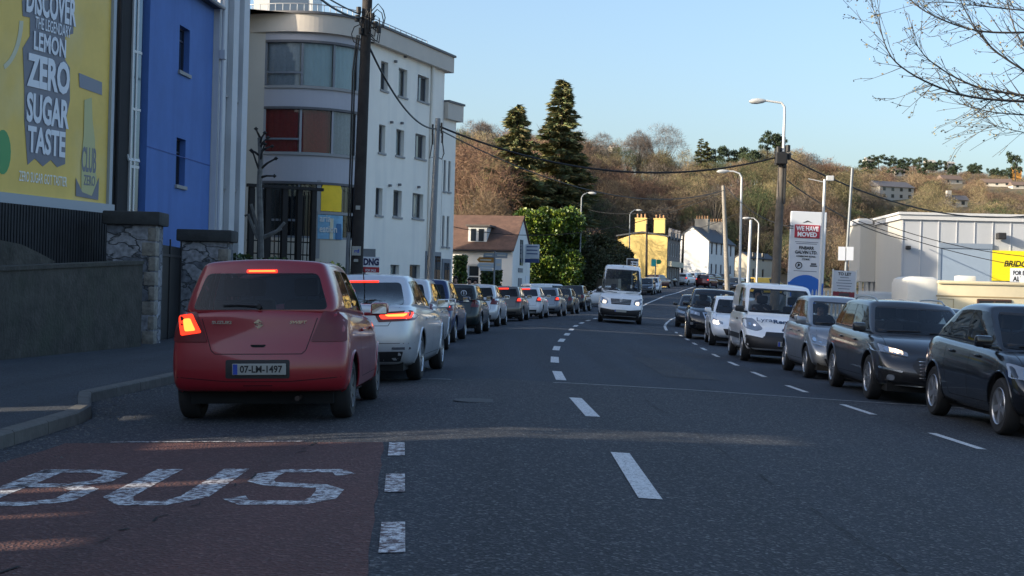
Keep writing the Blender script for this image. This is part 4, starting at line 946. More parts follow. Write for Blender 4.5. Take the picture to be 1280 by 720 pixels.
arcwall(zat(33), ZC+.0, .0, LIL, 'wall_band', 0, 1); arcwall(Zs[0][1], zat(33), 0.02, LIL, 'wall_band')
arcwall(Zs[1][1], Zs[0][0], .02, LIL, 'wall_band'); arcwall(Zs[2][1], Zs[1][0], .02, LIL, 'wall_band'); arcwall(-.3, Zs[2][0], 0, GREY, 'wall_band')
arcwall(ZC, ZT, .25, CORN, 'cornice', -.28, 1.06); arcwall(ZT, ZT+.1, .33, MATS['dark_coping'], 'coping', -.28, 1.06, thick=.6)
for z in (Zs[0][1], Zs[1][1], Zs[2][1]): arcwall(z-.05, z+.05, .08, MATS['dark_coping'], 'window_head')
for z in (Zs[0][0], Zs[1][0]): arcwall(z-.06, z+.06, .10, SILL, 'window_sill')
tm = [0, .30, .60, .86, 1.0]
for r_, (z0, z1) in enumerate(Zs):
    for i in range(4):
        a, b = tm[i], tm[i+1]; wd = .012
        f = arcwall(z0, z1, .0, FRM if r_ != 1 else M('frame_light_grey', (.32, .33, .36), .5), 'window', a, a+wd*1.6, thick=.15)
        def sheet(name, off, mat, y0, y1, ta=a+wd, tb=b, par=f, wav=0):
            m = MB(); n = 12
            for k in range(n):
                p, q = arc(ta+(tb-ta)*k/n, off+wav*(k % 2)), arc(ta+(tb-ta)*(k+1)/n, off+wav*((k+1) % 2)); m.quad((*p, y0), (*q, y0), (*q, y1), (*p, y1))
            return m.build(name, mat, par, False)
        sheet('pane', -.06, PANE, z0, z1)
        bh = {(0, 0): NETC, (0, 1): BLIND, (0, 2): BLIND, (0, 3): BLIND, (1, 0): CURT, (1, 1): CURT, (1, 2): NETC, (1, 3): NETC, (2, 0): WIN, (2, 1): WIN, (2, 2): WIN, (2, 3): NETC}[(r_, i)]
        sheet('curtain', -.26, bh, z0, z1, wav=.03)
        for zz in ((.0, .04), (.97, 1.0)) + (((.30, .34),) if i == 0 else ()): arcwall(z0+(z1-z0)*zz[0], z0+(z1-z0)*zz[1], .0, FRM, 'window_bar', a+wd*1.6, b, parent=f, thick=.08)
arcwall(-.3, ZC, -.5, GREY, 'inner_wall', .0, 1)
# flat beige part left of the curve
q0 = inv @ Vector((at(299, 200, 60.9).x-6, 61.3, 0)); q1 = arc(0)
m = MB(); m.quad((q0.x, q0.y, -.3), (*q1, -.3), (*q1, ZC), (q0.x, q0.y, ZC)); m.build('side_wall', GREY, h)
m = MB(); m.add([(q0.x, q0.y, ZT), (*arc(0), ZT), (*arc(.5), ZT), (*arc(1), ZT), (0, 9, ZT), (-9, 9, ZT)], [(0, 1, 2, 3, 4, 5)]); m.build('flat_roof', MATS['dark_coping'], h)
m = MB()
for i in range(22): p = arc(-.28+i*1.28/21, -.3); m.tube([(*p, ZT+.1), (*p, ZT+.5)], .018, 5)
m.tube([(*arc(-.28+i*1.28/21, -.3), ZT+.5) for i in range(22)], .022, 5); m.build('roof_railing', MATS['rail_metal'], h)
p = inv @ at(357, 0, 63.5); m = MB(); m.T = Matrix.Translation((p.x, p.y, ZT)) @ Matrix.Rotation(-cA, 4, 'Z'); m.box(-1.4, 1.2, 0, 3, .1, 2.3); m.build('penthouse', FRW, h); m = MB(); m.T = Matrix.Translation((p.x, p.y, ZT)) @ Matrix.Rotation(-cA, 4, 'Z'); m.box(-.7, 1.0, -.02, -.003, .3, 2.1); m.build('penthouse_window', M('sky_pane2', (.10, .13, .17), .06, .4), h)
# ground floor of the curve: yellow blind and poster
def arcat(px, py):
    best = None
    for k in range(201):
        t = k/200; p = A2+chord*t+nrm*(1.0*4*t*(1-t)); d = ray(px, py); e = abs(d.x*p.y/d.y-p.x)
        if best is None or e < best[0]: best = (e, t, p)
    return best[1]
ta, tb = arcat(401, 245), arcat(427, 245); z0, z1 = at(414, 264, 60.3).z, at(414, 229, 60.3).z
YEL = M('yellow_blind', (.95, .62, .02), .6, var=.08, scale=3)
def arcpanel(name, ta, tb, z0, z1, off, mat, rr=.0):
    m = MB(); n = 12; P = []
    for k in range(n+1):
        u = k/n; e = min(u, 1-u); dz = rr*(1-math.sqrt(max(0, 1-(1-min(1, e*6))**2))) if rr else 0; P.append((arc(ta+(tb-ta)*u, off), z1-dz))
    for k in range(n): m.quad((*P[k][0], z0), (*P[k+1][0], z0), (*P[k+1][0], P[k+1][1]), (*P[k][0], P[k][1]))
    return m.build(name, mat, h)
arcpanel('yellow_blind', ta, tb, z0, z1, .05, YEL, .25)
arcwall(z0-.14, z0-.02, .06, SILL, 'transom', ta-.03, 1.0)
arcpanel('window_surround', arcat(395, 262), ta, z0-2, z1+.1, .03, SILL); 
z2 = at(414, 299, 60.3).z; PBL = M('poster_blue', (.20, .42, .60), .5, var=.3, scale=2); arcpanel('poster', arcat(397, 285), arcat(428, 285), z2, z0-.16, .04, PBL)
arcpanel('poster_figure', arcat(419, 285), arcat(427, 285), z2, z0-.5, .055, M('poster_navy', (.03, .14, .30), .5), .3); arcpanel('poster_stripe', arcat(412, 285), arcat(416, 285), z2, z0-.3, .055, M('poster_cream', (.6, .55, .4), .5))
for s_, zt, wd, x_ in (('aria', z2+.72, .50, 398.5), ('eation', z2+.28, .78, 398.5)):
    t0 = arcat(x_, 285); a_, b_ = arc(t0, .075), arc(t0+.12, .075); r_ = Vector((b_[0]-a_[0], b_[1]-a_[1], 0)); text('poster_lettering', s_, .4, FRW, h, (*a_, zt), r_, (0, 0, 1), w=wd, h=.28, bold=.006, align='LEFT')
# ---- lower far wing
wO = (cO[0]+L_c*math.cos(cA), cO[1]+L_c*math.sin(cA)); wA = R(66); L_w = onpl(568, 240, wO, wA)[0]; ZW = onpl(562, 150, wO, wA)[1]
h = frame_at(wO[0], wO[1], wA, 'apartment_wing', 'lower pale grey wing with paired slit windows beyond the apartment block', 'building')
def rw(pa, pb, pt, pbm): return (onpl(pa, 250, wO, wA)[0], onpl(pb, 250, wO, wA)[0], onpl(pa, pbm, wO, wA)[1], onpl(pa, pt, wO, wA)[1])
k = L_w; ops = []
for z in (3.3, 6.0): ops += [(k*.12, k*.30, z, z+1.5), (k*.48, k*.66, z, z+1.5)]
m = MB(); wall_open(m, 0.03, L_w, -.3, ZW, ops); m.box(.05, L_w-.02, .2, 7, -.3, ZW-.02); m.quad((L_w, 0, -.3), (L_w, 7, -.3), (L_w, 7, ZW), (L_w, 0, ZW)); m.build('wall', GRF, h)
for o in ops: window(h, *o, fr=FRM)
m = MB(); m.box(.05, L_w+.35, -.22, 7, ZW, ZW+.8); m.build('parapet', CORN, h); m = MB(); m.box(.05, L_w+.42, -.28, 7, ZW+.8, ZW+.9); m.build('coping', MATS['dark_coping'], h)
m = MB(); m.box(.2, L_w-.3, -.06, -.005, -.2, 2.7); s_ = m.build('shopfront', FRM, h); m = MB(); m.box(.4, L_w*.45, -.09, -.07, .3, 2.5); m.build('pane', WIN, s_); m = MB(); m.box(L_w*.5, L_w-.5, -.09, -.07, .3, 2.5); m.build('pane', WIN, s_)

# ---- billboard
BY = 32.2; e0 = at(133, 200, BY); gO = (e0.x, e0.y); gA = math.atan2(1, .31)     # far edge; runs back towards the camera
def bp(px, py): s_, z_ = onpl(px, py, gO, gA); return s_, z_
zb0 = bp(130, 255)[1]; zt0 = 9.4; W0 = -6.2
h = frame_at(gO[0], gO[1], gA, 'billboard', 'tall yellow soft drink advertising billboard in a pale frame above the wall', 'billboard')
m = MB(); m.box(W0, 0, -.02, .10, zb0, zt0); PY = M('poster_yellow', (.76, .53, .12), .55, var=.16, scale=.6, stain=((.4, .4, .25), .85, (.64, .58, .36))); panel = m.build('poster', PY, h)
FR = M('billboard_frame', (.34, .38, .42), .5)
m = MB(); m.box(W0-.1, .16, -.14, .14, zb0-.22, zb0-.003); m.box(.003, .12, -.09, .14, zb0, zt0+.1); m.box(W0-.1, .12, -.09, .14, zt0+.003, zt0+.2); m.build('frame', FR, h)
m = MB()
for x in (-.5, -2.6, -4.7): m.box(x-.09, x+.09, .15, .4, -.2, zt0)
m.build('support_posts', BLK, h) if 0 else None
for x in (-.5, -2.6, -4.7): m = MB(); m.box(x-.09, x+.09, .15, .4, -.2, zt0); m.build('support_post', BLK, h)
LW = M('poster_white', (.72, .75, .80), .5); LG = M('poster_grey', (.16, .17, .21), .5); LS = M('poster_shade', (.20, .22, .27), .5)
rt = (1, 0, 0)
def shape(name, pts, y, mat): m = MB(); m.prism([bp(*p) for p in pts], 'y', y, y-.004); return m.build(name, mat, panel)
def btext(s_, p0, p1, p2, bold, mat=LW, y=-.045):
    """p0 lower left, p1 lower right, p2 upper left in the photo"""
    a, b, c = bp(*p0), bp(*p1), bp(*p2); text('lettering', s_, .5, mat, panel, ((a[0]+b[0])/2, y, min(a[1], b[1])), rt, (0, 0, 1), w=b[0]-a[0], h=c[1]-a[1], bold=bold)
shape('lettering_shadow', [(26, 0), (92, 0), (90, 42), (80, 45), (80, 75), (86, 85), (86, 125), (81, 150), (80, 205), (70, 209), (62, 200), (52, 208), (42, 198), (33, 206), (29, 150), (29, 110), (27, 60), (36, 45), (36, 22), (27, 20)], -.026, LG)
btext('DISCOVER', (30, 6), (92, 34), (30, -32), .016); btext('THE LEGENDARY', (42, 24), (86, 48), (42, 9), .006); btext('LEMON', (40, 52), (80, 73), (40, 28), .014)
btext('ZERO', (32, 104), (85, 120), (32, 61), .02); btext('SUGAR', (30, 150), (83, 162), (30, 112), .018); btext('TASTE', (32, 190), (79, 196), (32, 156), .016)
btext('ZERO SUGAR GOT TASTIER', (22, 226), (82, 232), (22, 213), .004, M('poster_cream2', (.85, .84, .74), .5), -.03)
shape('bottle_cap', [(97, 91), (126, 103), (126, 119), (98, 109)], -.028, LS)
shape('bottle', [(104, 125), (113, 122), (114, 150), (117, 175), (118, 215), (122, 245), (100, 243), (100, 200), (103, 170)], -.030, M('poster_bottle', (.45, .44, .20), .4))
btext('CLUB', (100, 214), (118, 217), (100, 182), .01, LG, -.036); btext('ZERO', (103, 231), (117, 233), (103, 218), .006, LG, -.036)
shape('bottle_label', [(93, 222), (101, 240), (113, 245), (122, 222), (121, 250), (93, 245)], -.034, LG)
cc = [(2+10*math.cos(a), 190+28*math.sin(a)) for a in [i*math.pi/9 for i in range(18)]]; shape('roundel', cc[::-1], -.028, M('poster_green', (.06, .30, .09), .5))
arcp = [(-6+34*math.cos(a), 20+70*math.sin(a)) for a in [i*.09 for i in range(1, 15)]]; arcq = [(-6+29*math.cos(a), 20+64*math.sin(a)) for a in [i*.09 for i in range(1, 15)]]; shape('swoosh', (arcp+arcq[::-1])[::-1], -.024, M('poster_pale', (.56, .54, .38), .5))
# corrugated dark fence under it
h = frame_at(gO[0]+.15, gO[1]-.1, gA, 'fence', 'dark vertical slatted fence under the billboard', 'fence'); m = MB()
for i in range(70): x = W0-1+i*.095; m.box(x, x+.06, -.35, -.31, .2, zb0-.24)
m.box(W0-1, .45, -.30, -.27, .2, zb0-.26); m.build('slats', M('dark_timber', (.022, .023, .026), .8, var=.4, scale=3), h)

# ---- low roadside wall, stone piers and gate
def hitp(px, py): 
    d = ray(px, py); y = 5.
    while y < 80:
        s_ = y/d.y
        if CZ+d.z*s_ <= gz(d.x*s_, y)+.122: return (d.x*s_, y)
        y += .02
w0, w1 = hitp(2, 450), hitp(176, 433)
wa = math.atan2(w1[1]-w0[1], w1[0]-w0[0]); WLn = math.hypot(w1[0]-w0[0], w1[1]-w0[1]); zb_ = gz(w1[0], w1[1])+.1
RENW = M('mossy_render', (.055, .051, .043), .95, var=.6, scale=2.6, bump=1., bscale=14, stain=((1, 1, 1), .6, (.045, .055, .035)))
h = frame_at(w0[0], w0[1], wa, 'wall', 'low mossy rendered roadside wall below the billboard', 'wall', zb_)
zl = onpl(2, 333, w0, wa)[1]-zb_; zr = onpl(176, 326, w0, wa)[1]-zb_
m = MB(); m.prism([(-8, -.4), (WLn, -.4), (WLn, zr-.07), (0, zl-.07), (-8, zl-.1)], 'y', 0, .35); m.prism([(-8, zl-.09), (0, zl-.067), (WLn, zr-.067), (WLn, zr), (0, zl), (-8, zl-.02)], 'y', -.03, .38); m.build('wall_body', RENW, h)
m = MB(); pts = [onpl(a, b, w0, wa) for a, b in ((0, 300), (30, 301), (55, 306), (75, 316), (95, 327))]
m.prism([(-8, .5), (pts[-1][0], .5)]+[(a, b-zb_) for a, b in pts[::-1]]+[(-8, pts[0][1]-zb_)], 'y', .40, .7); m.build('raised_section', RENW, h)
STONE = stone_mat('rubble_stone', (.10, .11, .13), (.30, .30, .32), (.075, .08, .085), 3.6); QUO = M('quoin_stone', (.24, .22, .19), .9, var=.55, scale=7, bump=.7, bscale=18); COPE = M('dark_capstone', (.045, .047, .048), .9, var=.3, scale=5, bump=.3)
rw_ = random.Random(4)
def pier(px0, px1, pxe, ytop, ycap, Y, label, quoin=True):
    a, b = at(px0, 350, Y), at(px1, 350, Y); zc_, zt_ = at((px0+px1)/2, ycap, Y).z, at((px0+px1)/2, ytop, Y).z; zg = gz(b.x, Y)+.1; W_ = b.x-a.x
    h = thing('stone_pier', label, 'pier', (a.x, Y, zg)); m = MB(); m.box(0, W_, 0, .65, -.2, zc_-zg); m.build('pier_body', STONE, h)
    m = MB(); m.bbox(-.08, W_+.10, -.10, .75, zc_-zg+.002, zt_-zg, .03); m.build('capstone', COPE, h, True)
    if quoin:
        z = 0; k = 0
        while z < zc_-zg-.32: ww = (.14 if k % 2 else .25)+rw_.uniform(-.03, .03); m = MB(); m.bbox(W_-ww, W_+.012, -.014, .3, z+.01, z+.29, .015); m.build('quoin', QUO, h, True); z += .31; k += 1
pier(132, 193, 0, 264, 281, 30.2, 'rubble stone pier with a dark capstone at the end of the billboard wall')
pier(224, 284, 0, 287, 302, 34.5, 'rubble stone gate pier behind the red hatchback')
g0, g1 = at(197, 350, 31.5), at(224, 350, 34.4); h = thing('gate', 'tall black solid metal gate between the two stone piers', 'gate', (g0.x, g0.y, gz(g0.x, 32)+.1), math.atan2(g1.y-g0.y, g1.x-g0.x)); gl = math.hypot(g1.x-g0.x, g1.y-g0.y)
m = MB(); m.box(0, gl, -.02, .02, .05, 2.15); m.build('gate_panel', M('black_gate', (.008, .008, .009), .6), h); m = MB()
for x in (0.03, gl*.45, gl-.05): m.box(x-.03, x+.03, -.05, -.022, .02, 2.3)
m.box(0.06, gl-.08, -.045, -.023, 1.9, 1.96); m.build('gate_frame', BLK, h)
# planted wall behind the cars, up to the apartment block
qa, qb = at(286, 350, 35.2), at(437, 350, 50.); qx, qy = qb.x-qa.x, qb.y-qa.y; ql = math.hypot(qx, qy)
h = thing('wall', 'dark boundary wall with a trimmed hedge on top in front of the apartments', 'wall', (qa.x, qa.y, gz(-6, 40)+.1), math.atan2(qy, qx)); m = MB(); m.box(0, ql, 0, .3, -.3, 1.55); m.build('wall_body', M('dark_wall', (.02, .02, .021), .9, var=.4, scale=3), h)
m = MB()
for i in range(9): x = .2+i*(ql-.4)/8; m.tube([(x, -.12, .2), (x, -.12, 2.0)], .012, 4)
for z in (1.5, 1.95): m.tube([(.2, -.12, z), (ql-.2, -.12, z)], .009, 4)
m.build('wire_fence', ALU, h)
# timber screen in front of the curved ground floor
sa, sb = at(311, 300, 56.), at(394, 300, 57.5); h = thing('timber_screen', 'dark timber post and lattice screen before the curved ground floor', 'screen', (sa.x, sa.y, gz(-6, 56)+.1), math.atan2(sb.y-sa.y, sb.x-sa.x)); sl = math.hypot(sb.x-sa.x, sb.y-sa.y); zt = at(350, 228, 56.5).z-.1; DT = M('black_timber', (.016, .014, .014), .8, var=.3, scale=3)
for px in (311, 331, 352, 371, 389): s_ = (px-311)/83*sl; m = MB(); m.box(s_, s_+.20, 0, .2, -.2, zt-.05); m.build('post', DT, h)
m = MB(); m.box(-.1, sl+.3, -.05, .15, zt-.05, zt+.07)
for k in range(6): z = .5+k*.5; m.box(.0, sl, .21, .24, z, z+.05)
for k in range(16): x = .1+k*sl/16; m.box(x, x+.04, .241, .26, .2, zt-.1)
m.build('lattice', DT, h)

# ---- unseen blocks added out of view to shade the street and shape its sun streaks
OFF = M('shade_block_render', (.34, .32, .29), .9, var=.1)
def lightdir(): return Vector((-SX, -SY)).normalized()
def offblock(label, pts, z0, z1):
    m = MB(); m.prism(pts, 'z', z0, z1); o = m.build('building', OFF); return tag(o, label, 'building')  # out-of-view shade caster
ld = lightdir(); sl_ = ld.y/ld.x
def lane(y):   # boundary parallel to the sunlight, passing the wall line x=-12 at y
    return [(-12., y), (-22., y-10*ld.y/ld.x)]
def between(label, ya_, yb_, z0=0, z1=9.5, xe=-22.):
    a, b = [[(-12., q), (xe, q+(xe+12)*sl_)] for q in (ya_, yb_)]; offblock(label, [a[0], b[0], b[1], a[1]], z0, z1)
sl_ = ld.y/ld.x
def yon(X, Y): return Y-(X+12)*sl_
st = [yon(-.5, 12.35), yon(-.5, 13.25)]; st5 = [yon(-4.5, 14.0), yon(-4.5, 14.55)]; st2 = [yon(-2.2, 9.42), yon(-2.2, 9.62)]; st3 = [yon(-2.2, 8.3), yon(-2.2, 8.42)]; st4 = [yon(-2.2, 7.2), yon(-2.2, 7.45)]  # slots shaped to let sun streaks fall across the road
segs = [(-30., st4[0]), (st4[1], st3[0]), (st3[1], st2[0]), (st2[1], st[0]), (st[1], st5[0]), (st5[1], 20.3)]
for i, (a, b) in enumerate(segs): between(['long unseen shade block added outside the picture on the left', 'first narrow unseen shade block added on the left', 'second narrow unseen shade block added on the left', 'third narrow unseen shade block added on the left', 'fourth narrow unseen shade block added on the left', 'last unseen shade block added on the left, next to the billboard'][i], a, b)
# caps added over the slots to end each sun streak
for i, (a, b, zz) in enumerate(((st4[0], st4[1], 3.3), (st3[0], st3[1], 3.2), (st2[0], st2[1], 3.45), (st[0], st[1], 4.9), (st5[0], st5[1], 2.75))): between(['unseen cap added over the sun slot nearest the camera', 'unseen cap added over the second narrow sun slot', 'unseen cap added over the third narrow sun slot', 'unseen cap added over the widest sun slot', 'unseen cap added over the sun slot by the billboard'][i], a+.001, b-.001, zz, 9.4, -12.3)
between('unseen sill added in the widest sun slot', st[0]+.001, st[1]-.001, 0, 2.95, -12.3)  # added sill trims the near end of the streak
offblock('tall unseen block added behind the billboard for shade', [(-24, 19.), (-12.3, 20.25), (-12.3, 33), (-24, 33)], 0, 9.)
offblock('tall unseen block added behind the terrace for shade', [(-24, 41), (-12.2, 46), (-13.2, 60), (-24, 60)], 0, 12.5)
offblock('tall unseen rear block beyond the apartments', [(-26, 76), (-12, 76), (-8, 92), (-26, 92)], 0, 13.)

# ---- cottage
k0 = at(640, 350, 99.); kO = (k0.x, k0.y); kA = R(168)      # front wall runs to the left from the corner
WH_ = M('white_limewash', (.72, .72, .70), .8, var=.05, scale=1.5, stain=((1, 1, .3), .25, (.55, .54, .50))); TIL = M('brown_tiles', (.11, .062, .045), .85, var=.4, scale=2.5, bump=.3)
h = frame_at(kO[0], kO[1], R(12)-math.pi, 'cottage', 'white cottage with brown tiled roof and dormer window above the queue', 'house', gz(*kO))
# local: +x from the corner to the left along the front?  use mirrored frame: x runs left, y runs forward (towards the camera negative)
fa = R(-12)
h.rotation_euler = (0, 0, fa)       # local +x = right/back along the front, so the front spans x in [-9,0], y=0; inside is +y
GD = 6.2; zE = at(640, 311, 99.).z-gz(*kO); zR = at(650, 271, 101.).z-gz(*kO)
def kp(px, py): s_, z_ = onpl(px, py, kO, fa); return s_, z_-gz(*kO)
wx0, wz0 = kp(584, 356); wx1, wz1 = kp(600, 331); dxa, dza = kp(583, 303); dxb, dzb = kp(607, 283)
ops = [(wx0, wx1, max(.5, wz0), wz1), (-8, -7, .8, 2.2)]
m = MB(); wall_open(m, -10, 0, -.6, zE, ops); 
m.add([(0, 0, -.6), (0, GD, -.6), (0, GD, zE), (0, GD/2, zR), (0, 0, zE)], [(0, 1, 2, 3, 4)]); m.quad((-10, 0, -.6), (-10, 0, zE), (-10, GD, zE), (-10, GD, -.6)); m.quad((-10, GD, -.6), (-10, GD, zE), (0, GD, zE), (0, GD, -.6)); m.build('wall', WH_, h)
m = MB()
for s_ in (0, 1):
    ye, yr_ = (-.25, GD/2) if s_ == 0 else (GD+.25, GD/2); zz = zE-.25*(zR-zE)/(GD/2)
    m.add([(-10.2, ye, zz), (.12, ye, zz), (.12, yr_, zR), (-10.2, yr_, zR), (-10.2, ye, zz+.12), (.12, ye, zz+.12), (.12, yr_, zR+.12), (-10.2, yr_, zR+.12)], [(0, 1, 2, 3), (7, 6, 5, 4), (0, 4, 5, 1), (1, 5, 6, 2), (3, 2, 6, 7), (0, 3, 7, 4)])
rf = m.build('roof', TIL, h)
for o in ops: window(h, *o, fr=FRW, hb=(.42,), t=.10)
sl2 = (zR-zE)/(GD/2); yd = (dza-zE)/sl2; m = MB(); m.box(dxa, dxb, yd-.05, yd+(dzb-dza)/sl2+.3, dza-.1, dzb); dm = m.build('dormer', FRW, h); m = MB(); m.box(dxa-.15, dxb+.25, yd-.2, yd+(dzb-dza)/sl2+.6, dzb+.003, dzb+.13); m.build('dormer_roof', M('felt', (.1, .09, .085), .9), h)
for i in range(2):
    w_ = (dxb-dxa); m = MB(); m.box(dxa+w_*(.14+i*.42), dxa+w_*(.42+i*.42), yd-.07, yd-.055, dza+.12, dzb-.15); m.build('dormer_pane', WIN, h)
m = MB(); m.box(-9.2, -8.4, GD/2-.4, GD/2+.4, zR-.5, zR+1.0); m.build('chimney', M('brown_brick', (.10, .055, .04), .9, var=.3), h)
m = MB(); m.tube([(-10, -.32, zE-.18), (0, -.32, zE-.18)], .06, 6); m.build('gutter', BLK, h)
for y0, y1, z0, z1 in ((2.4, 2.9, 3.1, 4.9), (3.1, 3.4, 3.1, 4.9)): m = MB(); m.box(.004, .02, y0, y1, z0, z1); m.build('gable_slit', WIN, h)
m = MB(); m.box(.004, .05, 2.0, 3.2, 0, 2.2); m.build('side_door', FRM, h)
m = MB(); m.box(.004, .05, 1.9, 3.4, 2.6, 2.9); m.build('gable_plaque', FRM, h)
m = MB(); m.box(.004, .04, 4.6, 5.4, 1.6, 2.4); m.build('gable_notice', LW, h)
m = MB(); m.box(.1, 1.1, 3.8, 3.95, zE-.55, zE+.45); hs = m.build('hanging_sign', M('sign_pale', (.45, .50, .55), .5), h); m = MB(); m.box(.1, 1.1, 3.79, 3.96, zE-.85, zE-.57); m.build('sign_base', M('sign_navy', (.02, .05, .15), .5), hs)
m = MB(); m.box(.0, .02, 3.7, 3.75, zE-.6, zE+.5); 
for k_ in range(3): m = MB(); m.box(.2, 1.0, 3.785, 3.79, zE+.25-k_*.25, zE+.33-k_*.25); m.build('sign_line', M('sign_text_blue', (.05, .09, .2), .5), hs)

# ---- hill-foot houses beyond the bend
def gable_house(name, label, px0, px1, Y, py_e, py_r, py_g, rot, depth, wall, roof, chim=True, group=None):
    """front = gable end seen between px0 and px1 at distance Y, house runs back by depth; rot turns it clockwise"""
    a = at(px0, py_g, Y); zg = terr(a.x+3, Y); b = at(px1, py_g, Y); tn = b.x/Y; W_ = (tn*Y-a.x)/(math.cos(rot)-tn*math.sin(rot)); ze = at(px0, py_e, Y).z-zg; zr_ = at((px0+px1)/2, py_r, Y).z-zg
    h = thing(name, label, 'house', (a.x, Y, zg), -rot if 0 else rot, group); m = MB()
    m.add([(0, 0, -1.5), (W_, 0, -1.5), (W_, 0, ze), (W_/2, 0, zr_), (0, 0, ze)], [(0, 1, 2, 3, 4)]); m.add([(0, depth, -1.5), (W_, depth, -1.5), (W_, depth, ze), (W_/2, depth, zr_), (0, depth, ze)], [(4, 3, 2, 1, 0)])
    return h, m, W_, ze, zr_
SLT = MATS['slate']
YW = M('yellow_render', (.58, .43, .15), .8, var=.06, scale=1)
def roofed(h, m, W_, ze, zr_, depth, wall, ops, fr=FRM, fmat=None):
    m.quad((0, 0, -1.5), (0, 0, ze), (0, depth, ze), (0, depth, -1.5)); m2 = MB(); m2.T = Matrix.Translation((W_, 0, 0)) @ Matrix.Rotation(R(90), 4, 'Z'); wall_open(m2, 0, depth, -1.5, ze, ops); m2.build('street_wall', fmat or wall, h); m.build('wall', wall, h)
    r = MB()
    for s_ in (0, 1):
        xe, ee = (-.2, ze-.2*(zr_-ze)/(W_/2)) if s_ == 0 else (W_+.2, ze-.2*(zr_-ze)/(W_/2)); r.add([(xe, -.12, ee), (xe, depth+.1, ee), (W_/2, depth+.1, zr_), (W_/2, -.12, zr_), (xe, -.12, ee+.15), (xe, depth+.1, ee+.15), (W_/2, depth+.1, zr_+.15), (W_/2, -.12, zr_+.15)], [(0, 1, 2, 3), (7, 6, 5, 4), (0, 4, 5, 1), (1, 5, 6, 2), (0, 3, 7, 4)])
    r.build('roof', SLT, h); sub = Matrix.Translation((W_, 0, 0)) @ Matrix.Rotation(R(90), 4, 'Z')
    for o in ops:
        w_ = window(h, *o, fr=fr, sill=False, t=.12)
        w_.matrix_local = sub; 
def chimney(h, x, y, z0, z1, mat, w_=1.0, d=.7, pots=3):
    m = MB(); m.box(x-w_/2, x+w_/2, y-d/2, y+d/2, z0, z1); m.box(x-w_/2-.06, x+w_/2+.06, y-d/2-.06, y+d/2+.06, z1+.002, z1+.14); c = m.build('chimney', mat, h)
    for i in range(pots): q = MB(); xx = x-w_/2+w_*(i+.5)/pots; q.lathe([(.11, z1+.14), (.09, z1+.6), (.001, z1+.6)], 'z', 8, (xx, y, 0)); q.build('chimney_pot', M('terracotta', (.35, .20, .10), .8), c)
rotY = -R(16)
h, m, W_, ze, zr_ = gable_house('terrace_house', 'yellow end terrace house with tall yellow chimney below the wood', 771, 833, 165., 294, 277, 352, rotY, 9, YW, SLT)
m = MB(); zr2 = ze+.35
m.prism([(0, -1.5), (W_, -1.5), (W_, ze-.2), (W_*.9, ze+.1), (W_*.3, ze+.1), (0, ze-.5)], 'y', -.04, .25)
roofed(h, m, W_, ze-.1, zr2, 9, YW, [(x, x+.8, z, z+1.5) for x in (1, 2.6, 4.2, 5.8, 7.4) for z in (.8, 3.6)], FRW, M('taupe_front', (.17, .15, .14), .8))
chimney(h, W_*.45, .5, ze, ze+1.9, YW, 1.3); chimney(h, W_*.62, 7.0, ze+.6, ze+2.2, YW, 1.3)
m = MB(); m.box(W_+.01, W_+.5, .2, 8.8, 2.4, 3.0); m.build('shop_fascia', M('fascia_cream', (.5, .47, .36), .6), h); 
for i in range(4): m = MB(); m.lathe([(.45, -.15), (.45, .15)], 'x', 14, (W_+.1, 1.2+i*2.1, ze+.5)); m.box(W_-.04, W_+.24, .7+i*2.1, 1.7+i*2.1, ze-.3, ze+.5); m.build('parapet_scroll', M('scroll_grey', (.12, .12, .13), .7), h)
h, m, W_, ze, zr_ = gable_house('terrace_house', 'white gabled end house with dark slate roof at the top of the road', 842, 885, 196., 301, 284, 348, -R(23), 14, WH_, SLT)
roofed(h, m, W_, ze, zr_, 14, WH_, [(x, x+.85, z, z+1.6) for x in (1.2, 3.6, 6.2, 8.8, 11.4) for z in (1.0, 3.9)], M('frame_navy', (.03, .05, .10), .5))
for y_ in (5, 12.5): chimney(h, W_/2, y_, zr_-.8, zr_+1.2, M('stone_chimney', (.25, .24, .22), .85), 1.9, pots=5)
h, m, W_, ze, zr_ = gable_house('terrace_house', 'cream house with brown eaves at the far end of the road', 918, 936, 215., 322, 316, 350, -R(34), 9, WH_, SLT)
roofed(h, m, W_, ze, zr_, 9, M('cream_render', (.55, .50, .40), .8), [(x, x+.8, z, z+1.3) for x in (1.2, 4.6) for z in (1.0, 3.4)])
HOUSES = []
# distant houses on the hill
def hillhouse(label, px0, px1, py0, py1, wallm, roofm, storeys=1, rot=.15, rh=.4, chim=0):
    p = hit((px0+px1)/2, py1+1, 1200, 330)
    if p is None: p = at((px0+px1)/2, py1, 640)
    p.z = max(p.z, terr(p.x, p.y)); HOUSES.append((px0-1, px1+1, py0-1, py1, p.y))
    s_ = p.y/F; W_ = (px1-px0)*s_; H_ = (py1-py0)*s_; D = min(9, W_*.7)
    h = thing('house', label, 'house', (p.x, p.y, p.z-.2), rot, 'houses on the wooded hill'); zw = H_*(1-rh); m = MB(); m.box(-W_/2, W_/2, 0, D, -2, zw); m.build('wall', wallm, h)
    m = MB(); m.prism([(-.5, zw), (D+.5, zw), (D/2, H_)], 'x', -W_/2-.3, W_/2+.3); m.build('roof', roofm, h)
    n = max(2, int(W_/2.8))
    for f_ in range(storeys):
        for i in range(n):
            x = -W_/2+W_*(i+.5)/n; zz = zw*(.25+f_)/storeys+.3; q = MB(); q.box(x-.5, x+.5, -.03, -.005, zz, zz+min(1.3, zw/storeys*.5)); q.build('window', WIN, h)
    if chim: q = MB(); q.box(-W_/2-.2, -W_/2+1.1, D*.3, D*.6, zw*.5, H_*1.35); q.build('chimney', wallm, h)
